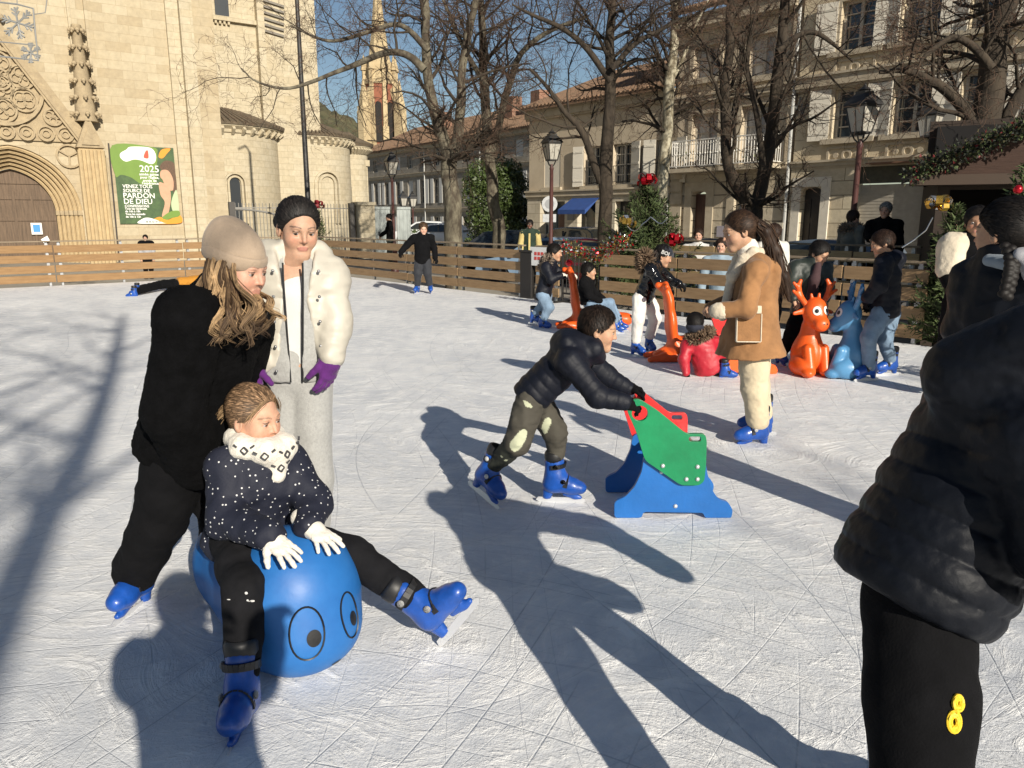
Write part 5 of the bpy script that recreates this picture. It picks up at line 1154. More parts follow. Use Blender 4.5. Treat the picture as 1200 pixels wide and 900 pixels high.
# cars, one builder
tyre = mat('tyre', (.015, .015, .016), .8); carglass = mat('car glass', (.015, .02, .024), .05, spec=.8)
def car(label, pos, yaw, paint, L=4.0, W=1.72, H_=1.48, rough=.25, van=False):
    r = empty('parked_car', M=Matrix.Translation(pos) @ Matrix.Rotation(yaw, 4, 'Z')); tag(r, label, 'car')
    pm2 = mat('car paint ' + '_'.join('%.2f' % c for c in paint), paint, rough, coat=.6, spec=.5); s = L / 4.0
    lo = [(-2.0, .28), (-2.02, .55), (-1.95, .84), (-1.6, .92), (1.35, .90), (1.88, .78), (2.02, .58), (2.0, .28)]
    S_ = SDF(); nP = 22
    body = [(x * s, z) for x, z in lo]; b = MB()
    wy = W / 2
    def section(pts, hw0, hw1, z0, z1):
        return [(x, (hw0 + (hw1 - hw0) * (z - z0) / (z1 - z0)), z) for x, z in pts]
    arcs = lambda cx: [(cx * s + .36 * math.cos(R(t)), .30 + .36 * math.sin(R(t))) for t in range(180, -1, -20)]
    out = [(-2.0 * s, .26)] + arcs(-1.28) + arcs(1.25) + [(2.0 * s, .26)] + [(x * s, z) for x, z in ((2.05, .5), (1.98, .70), (1.75, .82), (1.0, .93), (-1.7, .96), (-1.98, .88), (-2.03, .55))]
    b.prism(out, -wy, wy, f=lambda x, y, z: (x, y * (1 - .09 * max(0, (z - .55)) / .4 - .05 * max(0, .5 - z) / .3 - .06 * (abs(x) / 2 / s) ** 4), z)); bo = b.build('body', pm2, r, smooth=True, angle=35, bevel=.03)
    cab = [(-1.75, .94), (-1.55, 1.28), (-1.25, 1.44), (-.3, H_), (.35, 1.42), (1.1, .94)] if not van else [(-1.9, .94), (-1.85, 1.5), (-1.6, 1.75), (.6, 1.75), (1.2, 1.3), (1.5, .94)]
    b = MB(); b.prism([(x * s, z) for x, z in cab], -wy * .9, wy * .9, f=lambda x, y, z: (x, y * (1 - .2 * (z - .94) / .55), z)); b.build('cabin', pm2, r, smooth=True, angle=35, bevel=.04)
    side = [(-1.45, .98), (-1.3, 1.26), (-1.1, 1.36), (-.2, 1.39), (.28, 1.34), (.85, .98)] if not van else [(-.2, 1.05), (-.2, 1.6), (.5, 1.6), (1.05, 1.25), (1.2, 1.05)]
    for sy in (-1, 1):
        b = MB(); b.prism([(x * s, z) for x, z in side], 0, .02, f=lambda x, y, z, sy=sy: (x, sy * (wy * .9 * (1 - .2 * (z - .94) / .55) + y), z)); b.box(-.28 * s, -.22 * s, -.01, .025, 1.0, 1.35, Matrix.Translation((0, sy * wy * .86, 0))); b.build('side_window', carglass, r)
    b = MB(); x0, z0, x1, z1 = .44 * s, 1.37, 1.04 * s, .98
    for (xa_, za_, xb2, zb3) in (((x0, z0, x1, z1),) if van else ((x0, z0, x1, z1), (-1.33 * s, 1.40, -1.73 * s, .98))):
        dx = .03 if xa_ > 0 else -.03; b.add([(xa_ + dx, -wy * .66, za_), (xa_ + dx, wy * .66, za_), (xb2 + dx, wy * .8, zb3), (xb2 + dx, -wy * .8, zb3)], [(0, 1, 2, 3)])
    b.build('windscreen', carglass, r)
    for cx in (-1.28, 1.25):
        for sy in (-1, 1):
            wl_ = MB(); Mx = Matrix.Translation((cx * s, sy * (wy - .1), .31)) @ Matrix.Rotation(math.pi / 2, 4, 'X'); wl_.lathe([(.18, -.1), (.29, -.1), (.315, -.06), (.315, .06), (.29, .1), (.18, .1)], 20, M=Mx); wo = wl_.build('wheel', tyre, r, smooth=True, angle=40)
            rm = MB(); rm.lathe([(0, -.085), (.19, -.085), (.19, .085), (0, .085)], 14, M=Mx); rm.build('rim', steel, wo)
    for sy in (-1, 1):
        b = MB(); b.ball((1.9 * s, sy * wy * .68, .68), (.1, .16, .08), 10, 6); b.build('headlight', mat('lamp glass', (.6, .6, .6), .1), r, smooth=True)
        b = MB(); b.ball((-1.96 * s, sy * wy * .78, .78), (.06, .1, .14), 8, 6); b.build('tail_light', mat('tail red', (.35, .02, .02), .2), r, smooth=True)
        b = MB(); b.ball((.75 * s, sy * (wy + .06), 1.0), (.07, .1, .06), 8, 6); b.build('mirror', pm2, r, smooth=True)
    return r
def cpos(px, Y, z=GZ - .12): p = at(px, 275, Y); return (p[0], p[1], z)
yst = R(130)
car('red car parked behind the lamp post by the blue awning', cpos(693, 22.5, -.55), yst, (.30, .012, .02))
car('light blue car parked left of the red car', cpos(641, 23.5, -.55), R(160), (.18, .26, .36))
car('black car beyond the light blue car', cpos(672, 27.5, -.3), yst, (.012, .014, .013)); car('dark grey car with its front behind the slim bare tree', cpos(585, 27.0, -.4), R(165), (.03, .033, .036))
car('dark blue car parked behind the girl in the white shirt', cpos(838, 20.5, -.5), yst, (.01, .012, .02)); car('black car parked before the brown front door', cpos(785, 21.5, -.5), yst, (.008, .008, .01))
car('grey blue car parked before the white framed door', cpos(960, 16.8, -.42), yst, (.10, .13, .17))
car('white car parked far off by the grey row', cpos(497, 50, -.2), R(170), (.65, .66, .66)); car('second white car parked far off, beside the lichen covered tree', cpos(513, 46, -.3), R(170), (.6, .62, .64))
car('white van parked beside the corner of the sandy house', cpos(624, 44, -.3), R(120), (.62, .63, .64), van=True)
# low posts of the square
for px in (559, 572): p = at(px, 270, 44); r = empty('bollard', (p[0], p[1], GZ), 'small pale wooden bollard before the evergreen bush', 'bollard', 'bollards before the bush'); MB().lathe([(.07, 0), (.07, .75), (.04, .82), (0, .84)], 8).build('body', palw, r)

# ------------------------------------------------------------------ market chalet
YK = 10.2; xk = at(1092, 300, YK)[0]
kw = mat('shade darkened chalet board', (.022, .013, .009), .8, c2=(.04, .025, .016), vscale=3, stretch=(1, 1, 10), bump=.4, bscale=12); kr = mat('chalet roof felt', (.035, .03, .026), .9, var=.3, vscale=5, bump=.5)  # chalet board colour lowered to stand in for shade on the front
A_ = R(114); P_KI = Plane((xk, YK), A_)
r = empty('market_chalet', M=P_KI.M); tag(r, 'dark wooden market chalet with fir garland on its roof edge', 'chalet')
ze_k = P_KI.z(1120, 211); W_ = 4.6
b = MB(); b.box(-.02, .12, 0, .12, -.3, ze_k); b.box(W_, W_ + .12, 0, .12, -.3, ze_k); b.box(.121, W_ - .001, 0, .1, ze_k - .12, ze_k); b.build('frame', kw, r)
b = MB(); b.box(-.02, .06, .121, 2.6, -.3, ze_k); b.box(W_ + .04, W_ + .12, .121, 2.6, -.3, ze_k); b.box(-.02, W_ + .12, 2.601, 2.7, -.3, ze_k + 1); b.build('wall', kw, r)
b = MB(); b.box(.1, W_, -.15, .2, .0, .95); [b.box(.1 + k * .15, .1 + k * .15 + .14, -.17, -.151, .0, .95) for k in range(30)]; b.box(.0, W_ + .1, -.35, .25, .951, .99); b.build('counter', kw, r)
W2 = W_ / 2; sl_ = .40; zr_ = ze_k + sl_ * (W2 + .45)
b = MB(); b.prism([(-.42, ze_k + .06), (W_ + .42, ze_k + .06), (W2, zr_ + .02)], -.02, .06); b.build('gable_board', mat('shade darkened gable brown', (.035, .016, .010), .8, c2=(.055, .027, .017), vscale=3, stretch=(1, 1, 12), bump=.5, bscale=10), r)  # gable brown darkened in the colour, as though shaded
b = MB()
for sx in (-1, 1):
    e0, r0 = (W2 + sx * (W2 + .34), ze_k + .06), (W2, zr_ + .08); q = [(e0[0], -.35, e0[1]), (r0[0], -.35, r0[1]), (r0[0], 2.9, r0[1]), (e0[0], 2.9, e0[1])]; q2 = [(x_, y_, z_ + .09) for x_, y_, z_ in q]
    b.add(q + q2, [(3, 2, 1, 0), (4, 5, 6, 7), (0, 1, 5, 4), (1, 2, 6, 5), (2, 3, 7, 6), (3, 0, 4, 7)])
b.build('roof', kr, r)
MB().box(-.36, W_ + .36, -.36, -.021, ze_k - .07, ze_k + .055).build('fascia', mat('shade darkened fascia brown', (.05, .03, .018), .7), r)  # fascia brown with the shade put into its colour
b = MB(); b.box(.07, W_ + .03, 2.4, 2.6, -.3, ze_k + .9); b.build('dark_backing', mat('dim inside black', (.008, .007, .007), .95), r)  # near-black backing sheet stands in for the dim inside of the chalet
b = MB(); [b.box(.2 + k * .5, .55 + k * .5, .25, .55, .991, .991 + .12 + .1 * ((k * 7) % 3)) for k in range(8)]; tag(b.build('merchandise', mat('stall goods', (.06, .02, .015), .7), None, P_KI.M), 'row of dark red boxes on the chalet counter', 'goods', kind='thing')
gpt = [P_KI.W(-.40 + (W2 + .40) * t, -.40, ze_k + .02 + (zr_ + .1 - ze_k) * t + .04) for t in (0, .25, .5, .75, 1)] + [P_KI.W(W2 + (W2 + .4) * t, -.40, zr_ + .14 - (zr_ + .1 - ze_k) * t) for t in (.33, .66, 1)]
olv = mat('olive leaf', (.035, .032, .010), .7, var=.4, vscale=8); dkl = mat('shade darkened garland leaf', (.010, .013, .007), .7)  # garland leaves darkened in colour to go with the shaded chalet front
garland('thick fir garland with red flowers along the chalet roof edge', gpt, 6500, .17, [needle, dkl, olv, dkl, needle, dkl, dkl, olv, dkl, needle, dkl, needle, olv, dkl, mat('dull red flower', (.14, .010, .012), .6)], 8, .017)

# ------------------------------------------------------------------ light motif hung high before the church
YM = 13.0; wire = mat('motif wire', (.22, .22, .21), .5); b = MB()
def wp(*pp, r=.02, n=5): b.tube([at(x, y, YM) for x, y in pp], r, n)
wp((-60, -4), (20, 5), (39, 10), (41, 35), (45, 71), (0, 66), (-60, 60), r=.014); wp((-60, 44), (0, 49), (41, 53), r=.01); wp((39, 17), (53, 15), (55, 0), (56, -10), r=.008)
def flake(cx, cy, s, a0=0):
    for k in range(6):
        a = a0 + k * math.pi / 3; c, q = math.cos(a), math.sin(a); wp((cx, cy), (cx + c * s, cy + q * s), r=.016)
        for f in (.45, .7):
            for sg in (-.7, .7): wp((cx + c * s * f, cy + q * s * f), (cx + c * s * f + s * .34 * math.cos(a + sg), cy + q * s * f + s * .34 * math.sin(a + sg)), r=.014)
flake(21, 27, 19, .3); flake(-16, 20, 16, .1); flake(36, 62, 12, .5)
mo = b.build('light_motif', wire, None, smooth=True); tag(mo, 'grey wire snowflake light motif hanging at the upper left before the church', 'light motif')
b = MB(); b.tube([at(-400, -160, YM), at(20, -90, YM), at(300, -170, YM)], .012, 4); b.tube([at(20, 5, YM), at(22, -90, YM)], .008, 4); tag(b.build('cable', wire, None), 'thin cable that carries the snowflake light motif', 'cable')

# ================================================================== PEOPLE: builders
skinm = mat('skin', (.5, .3, .2), .55, attr='col', var=.13, vscale=45, bump=.15, bscale=260, spec=.35, bdist=.003)
skinm.node_tree.nodes['Principled BSDF'].inputs['Subsurface Weight'].default_value = .12; skinm.node_tree.nodes['Principled BSDF'].inputs['Subsurface Radius'].default_value = (.012, .004, .002); skinm.node_tree.nodes['Principled BSDF'].inputs['Subsurface Scale'].default_value = .6
hairm = mat('hair', (.05, .03, .02), .58, attr='col', var=.45, vscale=60, stretch=(1, 1, .25), spec=.28)
eyem = mat('eye', (.7, .7, .7), .15, attr='col', spec=.6)
def cloth(name, c, rough=.85, var=.12, vs=14, bump=.35, bs=220, sheen=.15, **k): return mat(name, c, rough, var=var, vscale=vs, bump=bump, bscale=bs, sheen=sheen, bdist=.004, **k)
def frame(f, up=(0, 0, 1)):
    f = unit(f); r = unit(np.cross(f, V(*up))); return np.array([r, f, np.cross(r, f)])     # rows: right, forward, up
class Head:
    def __init__(s, c, f, sc=1.0, up=(0, 0, 1), skin=(.50, .29, .19), brow=(.06, .035, .025), lip=(.44, .20, .155), child=False):
        s.c = np.asarray(c, float); s.F = frame(f, up); s.s = sc; s.skin, s.brow, s.lip, s.child = skin, brow, lip, child
    def w(s, x, y, z): return s.c + s.s * (V(x, y, z) @ s.F)
    def d(s, x, y, z): return unit(V(x, y, z) @ s.F)
    def loc(s, P): return (P - s.c) @ s.F.T / s.s
    def sdf(s, neck=None, rn=.05, lids=True):
        S, w, q = SDF(), s.w, s.s; E = lambda c, r, k, op='+': S.ell(w(*c), V(*r) * q, s.F, k * q, op)
        C = lambda a, b, ra, rb, k, op='+': S.cone(w(*a), w(*b), ra * q, rb * q, k * q, op=op)
        E((0, -.012, .034), (.074, .094, .083), .02); E((0, .028, -.022), (.056, .062, .088), .03)
        C((.041, .0, -.055), (.012, .066, -.094), .024, .018, .03); C((-.041, .0, -.055), (-.012, .066, -.094), .024, .018, .03)
        C((-.012, .07, -.092), (.012, .07, -.092), .019, .019, .02)
        for x in (-1, 1): E((.033 * x, .055, -.03), (.029, .028, .03), .03)
        C((-.03, .078, .020), (.03, .078, .020), .013, .013, .02)
        for x in (-1, 1): E((.031 * x, .094, .002), (.017, .014, .012), .012, '-')
        nz = .85 if s.child else 1.0
        C((0, .088, .010), (0, .088 + .018 * nz, -.026), .0068, .0090, .012)
        for x in (-1, 1): E((.0095 * x, .091, -.030), (.0068, .008, .006), .006)
        C((-.017, .086, -.0560), (.017, .086, -.0560), .0046, .0046, .006); C((-.013, .086, -.0655), (.013, .086, -.0655), .0054, .0054, .006)
        C((-.02, .1, -.0605), (.02, .1, -.0605), .0035, .0035, .003, '-')
        for x in (-1, 1):
            E((.077 * x, -.004, -.008), (.010, .019, .031), .008); E((.086 * x, .004, -.006), (.007, .010, .018), .006, '-')
        if lids:
            for x in (-1, 1):
                ec = w(.031 * x, .0785, .002); n = s.d(0, -.35, .94)
                S.fn(lambda P, ec=ec, n=n: np.maximum(np.linalg.norm(P - ec, axis=1) - .0138 * q, -((P - ec) @ n) - .0018 * q), ec - .02, ec + .02, .004 * q)
                n2 = s.d(0, -.3, -.95); S.fn(lambda P, ec=ec, n2=n2: np.maximum(np.linalg.norm(P - ec, axis=1) - .0132 * q, -((P - ec) @ n2) + .0050 * q), ec - .02, ec + .02, .004 * q)
        if neck is not None: S.cone(w(0, -.022, -.06), neck, .052 * q, rn * q, .03 * q)
        return S
    def color(s, P):
        L = s.loc(P); x, y, z = np.abs(L[:, 0]), L[:, 1], L[:, 2]; c = np.tile(np.array(s.skin, float), (len(P), 1))
        def mix(m, col): nonlocal c; m = np.clip(m, 0, 1)[:, None]; c = c * (1 - m) + np.array(col) * m
        mix(.30 * np.exp(-((x - .038) / .022) ** 2 - ((z + .028) / .02) ** 2) * (y > .02), (.62, .22, .15)); mix(.25 * np.exp(-(x / .012) ** 2 - ((z + .026) / .014) ** 2) * (y > .08), (.6, .22, .16))
        mix(.75 * (np.abs((z + .0605) / .0105) ** 2 + (x / .023) ** 2 < 1) * (y > .07), s.lip)
        arch = .0225 + .006 * np.sin(np.clip((x - .012) / .042, 0, 1) * math.pi); mix(.6 * (np.abs(z - arch) < .0030) * (x > .012) * (x < .052) * (y > .05), s.brow)
        mix(.8 * (np.abs(z - .0065 - .002) < .0022) * (x > .017) * (x < .045) * (y > .078), (.03, .02, .015))
        return c
    def eyes(s, par, org, gaze=(0, 1, 0), iris=(.10, .055, .03)):
        for x in (-1, 1):
            c = s.w(.031 * x, .0785, .002); b = MB(); b.ball((0, 0, 0), .0118 * s.s, 14, 10); v = np.array(b.v); g = s.d(*gaze); a = (v @ g) / (.0118 * s.s)
            col = np.where(a[:, None] > .9, np.array((.008, .006, .005)), np.where(a[:, None] > .74, np.array(iris), np.array((.44, .41, .39))))
            link('eye', arr_mesh('eye', v + c - org, b.f, True, None, col), eyem, par)
def join(parts):
    vs, qs, cs, n = [], [], [], 0
    for v, q, c in parts: vs.append(v); qs.append(q + n); cs.append(c); n += len(v)
    return np.concatenate(vs), np.concatenate(qs), np.concatenate(cs)
class Fig:
    """One person: an Empty on the ground that parents a continuous body, hair and each garment."""
    def __init__(s, label, base, J, h=.008, group=None, sc=1.0):
        s.J = {k: np.asarray(v, float) for k, v in J.items()}; s.o = V(base[0], base[1], base[2] if len(base) > 2 else 0); s.h = h; s.sc = sc
        s.root = empty('person', s.o, label, 'person', group); J = s.J
        s.R = unit(J['sr'] - J['sl']); s.U = unit(J['nk'] - J['pv']); s.F = unit(np.cross(s.U, s.R)); s.R = np.cross(s.F, s.U)
    def put(s, S, name, m, h=None, noise=(), col=None):
        s.last = S; return S.build(name, m, s.root, h or s.h, noise, col, s.o)
    def body(s, hd, limb=.045, hands=True, hh=None, iris=(.10, .055, .03), gaze=(0, 1, 0), lids=True):
        J, q = s.J, s.sc; s.hd = hd; hh = hh or s.h * .45
        A = hd.sdf(J['nk'] + s.F * .005, .055, lids); v1, q1 = A.mesh(hh); c1 = hd.color(v1)
        B = SDF(); B.chain([J['pv'], J['ch'], J['nk']], [.10 * q, .115 * q, .05 * q], .05, sq=(s.F, 1.4)); B.cone(J['sl'], J['sr'], limb * q, k=.05)
        for a in 'lr':
            B.chain([J['s' + a], J['e' + a], J['w' + a]], [limb * q, limb * .85 * q, limb * .6 * q], .02); B.chain([J['pv'], J['h' + a], J['k' + a], J['a' + a]], [.09 * q, .075 * q, .05 * q, .035 * q], .03)
        v2, q2 = B.mesh(max(.014, s.h)); c2 = np.tile(np.array(hd.skin), (len(v2), 1)); P = [(v1, q1, c1), (v2, q2, c2)]
        if hands:
            for a in 'lr':
                if 'hand' + a in s.J_hand:
                    S = SDF(); hand(S, *s.J_hand['hand' + a]); v, f = S.mesh(min(.004, hh)); P.append((v, f, np.tile(np.array(hd.skin), (len(v), 1))))
        v, f, c = join(P); link('body', arr_mesh('body', v - s.o, f, True, None, c), skinm, s.root); hd.eyes(s.root, s.o, gaze, iris)
    J_hand = {}
    def trousers(s, m, rad=(.115, .098, .075, .07), flare=0, k=.03, noise=((.006, 22, 1, (1, 1, .5)), (.004, 48, 2, (1, 1, .6))), name='trousers', drop=-.045, width=1.0, h=None, col=None):
        J, q = s.J, s.sc; S = SDF(); S.cone(J['pv'] + s.U * .03 * q, (J['hl'] + J['hr']) / 2, .12 * q * width, .125 * q * width, .05, sq=(s.F, 1.2))
        for a in 'lr':
            e = unit(J['a' + a] - J['k' + a]); S.chain([J['h' + a], (J['h' + a] + J['k' + a]) / 2, J['k' + a]], [r * q for r in (rad[0], (rad[0] + rad[1]) / 2, rad[1])], k)
            S.chain([J['k' + a], J['a' + a] + e * drop * q], [rad[1] * q * .99, (rad[3] + flare) * q], .03); 
        return s.put(S, name, m, h, noise, col)
    def jacket(s, m, tors, arms=(.072, .064, .052), hem=.10, sq=1.35, yoke=.07, noise=((.007, 16, 3), (.004, 40, 4)), quilt=None, aq=None, k=.035, name='jacket', extra=None, cuts=(), h=None, collar=.075, cuff=0, arms_on='lr', shoulder=None):
        """tors: half widths at hem, pelvis, waist, chest, yoke; hem: how far below the pelvis it ends."""
        J, q = s.J, s.sc; S = SDF(); hm = J['pv'] - s.U * hem * q; wa = J['pv'] * .5 + J['ch'] * .5; top = (J['sl'] + J['sr']) / 2
        pts = [hm, J['pv'], wa, J['ch'], top]; Q = (hm, s.U, quilt[0], quilt[1]) if quilt else None
        S.chain(pts, [r * q for r in tors], k, sq=(s.F, sq), quilt=Q); S.chain([J['sl'], top + s.U * .02 * q, J['sr']], [yoke * q] * 3, .06, quilt=Q)
        if collar: S.cone(top + s.U * .01, J['nk'] + s.U * .03 * q, collar * 1.1 * q, collar * q, .04)
        S.cut(hm - s.U * .0, -s.U, .012)
        for a in arms_on:
            for i, (x, y) in enumerate((('s', 'e'), ('e', 'w'))):
                A, B = J[x + a], J[y + a]; S.cone(A, B, arms[i] * q, arms[i + 1] * q, .03 if i == 0 else .025, quilt=(A, unit(B - A), aq[0], aq[1]) if aq else None)
            if cuff: d = unit(J['w' + a] - J['e' + a]); S.cone(J['w' + a] - d * .01, J['w' + a] + d * .02, (arms[2] * .7) * q, arms[2] * .66 * q, .006)
        if extra: extra(S, s)
        for c in cuts: S.cut(*c)
        return s.put(S, name, m, h, noise)
    def skate(s, a, toe, up=(0, 0, 1), sc=1.0, dirty=False):
        M_ = Matrix.Identity(4); F = frame(toe, up)
        U = unit(V(*up) - 0); R_ = unit(np.cross(unit(toe), U)); f = np.cross(U, R_)
        for i in range(3): M_[i][0], M_[i][1], M_[i][2] = R_[i] * sc, f[i] * sc, U[i] * sc
        p = s.J['a' + a] - s.o
        if tuple(up) == (0, 0, 1) and abs(toe[2]) < 1e-6: p[2] = .1735 * sc - s.o[2]
        M_[0][3], M_[1][3], M_[2][3] = p; return place_skate(s.root, M_)
    def glove(s, m, a, d, n, curl=(.5,) * 4, sc=1.0, th=1.25, spread=.12, tcurl=.4, name='glove', w=None, cuff=.05, col=None, h=None, flip=1):
        S = SDF(); wv = s.J['w' + a] if w is None else np.asarray(w, float); hand(S, wv, d, n, sc, curl, a, th, spread, tcurl, flip); d = unit(d); S.cone(wv - d * cuff, wv + d * .03 * sc, .032 * sc * th, .034 * sc * th, .012)
        return s.put(S, name, m, h or min(.0042, s.h), ((.001, 120, 3),), col)
    def hand_skin(s, a, d, n, curl=(.5,) * 4, sc=1.0, spread=.1, tcurl=.4, w=None):
        wv = s.J['w' + a] if w is None else np.asarray(w, float); s.J_hand = dict(s.J_hand); s.J_hand['hand' + a] = (wv, d, n, sc, curl, a, 1.0, spread, tcurl)
def hand(S, w, d, n, sc=1.0, curl=(.5,) * 4, side='r', th=1.0, spread=.1, tcurl=.4, flip=1):
    """Palm, four jointed fingers of unequal length and a thumb; d: finger direction, n: back of the hand."""
    d = unit(d); n = unit(np.asarray(n, float) - d * (np.asarray(n, float) @ d)); t = np.cross(n, d) * (1 if side == 'l' else -1) * -flip; t = unit(t)
    kn = [w + d * .088 * sc + t * x * sc + d * y * sc for x, y in ((.030, -.004), (.010, .003), (-.010, 0), (-.029, -.010))]
    for p, r in zip(kn, (.0125, .013, .0125, .011)): S.cone(w + d * .012 * sc + (p - w - d * .088 * sc) * .65, p, .0165 * sc * th, r * sc * th, .018 * sc)
    for i, (p, L, r) in enumerate(zip(kn, (.072, .080, .074, .058), (.0092, .0095, .009, .008))):
        x = (1.5 - i) * spread; dd = unit(d + t * x); a = curl[i]; q = p
        for j, (f, rr) in enumerate(((.45, 1.0), (.31, .93), (.24, .85))):
            ang = a * (.75, 1.0, .7)[j]; ax = unit(np.cross(dd, n)); dd = unit(dd * math.cos(ang) + np.cross(ax, dd) * math.sin(ang) * -1 + 0); n2 = q + dd * L * f * sc; S.cone(q, n2, r * rr * sc * th, r * rr * .93 * sc * th, .004 * sc); q = n2
    b = w + d * .022 * sc + t * .022 * sc - n * .006 * sc; m1 = w + d * .052 * sc + t * .047 * sc - n * .016 * sc; dd = unit(d * (.75 - .2 * tcurl) + t * (.55 - .6 * tcurl) - n * (.25 + .6 * tcurl)); m2 = m1 + dd * .032 * sc; m3 = m2 + unit(dd + d * .25 - n * .3 * tcurl) * .026 * sc
    S.chain([b, m1, m2, m3], [.0155 * sc * th, .0115 * sc * th, .0098 * sc * th, .0085 * sc * th], .007 * sc)
# rental skate: one set of meshes, copied for every foot
skb = mat('blue skate plastic', (.010, .070, .34), .36, coat=.2, spec=.5, var=.25, vscale=14, bump=.15, bscale=50); skk = mat('black strap', (.012, .012, .013), .5); sks = mat('skate blade', (.62, .63, .65), .35, metal=.5); skw = mat('buckle grey', (.5, .5, .5), .4)
def skate_meshes():
    S = SDF(); S.cone((0, -.012, .075), (0, -.008, .0), .058, .056, .02, sq=((1, 0, 0), 1.12)); S.cone((0, -.008, 0), (0, -.028, -.06), .056, .050, .02, sq=((1, 0, 0), 1.1)); S.cone((0, -.02, -.06), (0, .10, -.075), .049, .047, .03); S.cone((0, .09, -.076), (0, .135, -.082), .047, .042, .02, sq=((0, 0, 1), 1.1)); S.cone((0, .01, -.02), (0, .08, -.06), .046, .036, .03)
    S.cut((0, 0, -.118), (0, 0, -1), .006); S.cut((0, 0, .10), (0, -.2, 1), .006); S.ell((0, -.012, .11), (.038, .038, .05), None, .004, '-')
    v, q = S.mesh(.0055, ((.0012, 30, 2),)); M0 = [('skate', arr_mesh('skate', v, q), skb, None)]
    S = SDF(); S.cone((0, -.045, -.10), (0, -.052, -.138), .034, .026, .01, sq=((1, 0, 0), 1.4)); S.cone((0, .085, -.105), (0, .115, -.14), .036, .020, .01, sq=((1, 0, 0), 1.4)); S.cone((0, .05, -.12), (0, .14, -.14), .014, .012, .01); S.cut((0, 0, -.152), (0, 0, -1), .003); v, q = S.mesh(.006); M0.append(('blade_holder', arr_mesh('blade_holder', v, q), skb, 0))
    b = MB(); b.prism([(-.105, -.142), (.125, -.142), (.165, -.148), (.178, -.158), (.16, -.172), (.0, -.1745), (-.1, -.172), (-.118, -.16)], -.0022, .0022, f=lambda x, y, z: (y, x, z)); M0.append(('blade', arr_mesh('blade', b.v, b.f, False), sks, 0))
    for pts in ([(.0585 * math.cos(t), -.012 + .066 * math.sin(t), .055 + .006 * math.sin(t)) for t in np.linspace(-.3, math.pi + .3, 14)], [(.052 * math.cos(t), .05 + .012 * math.sin(t), -.066 + .058 * math.sin(t)) for t in np.linspace(0, math.pi, 12)]):
        b = MB()
        for i in range(len(pts) - 1): b.bar(pts[i], pts[i + 1], .006, .026, (0, .2, 1) if len(pts) == 14 else (0, 1, .6))
        M0.append(('strap', arr_mesh('strap', b.v, b.f, False), skk, 0))
        for bc in ((.055, .04, -.03), (.061, -.005, .06), (-.055, .04, -.03)): b = MB(); b.ball(bc, (.008, .016, .014), 10, 6); M0.append(('buckle', arr_mesh('buckle', b.v, b.f), skw, 0))
    b = MB(); b.lathe([(.050, .075), (.056, .1), (.056, .125), (.050, .138), (.040, .136), (.038, .09)], 16, (0, -.014, 0)); M0.append(('liner', arr_mesh('liner', b.v, b.f), skk, 0))
    for n_, me, m, p in M0: me.materials.append(m)
    return M0
SKM = skate_meshes()
def place_skate(par, M_):
    k = None
    for n_, me, m, p in SKM:
        o = bpy.data.objects.new(n_, me); COL.objects.link(o)
        if p is None: o.parent = par; o.matrix_local = M_; k = o
        else: o.parent = k
    return k
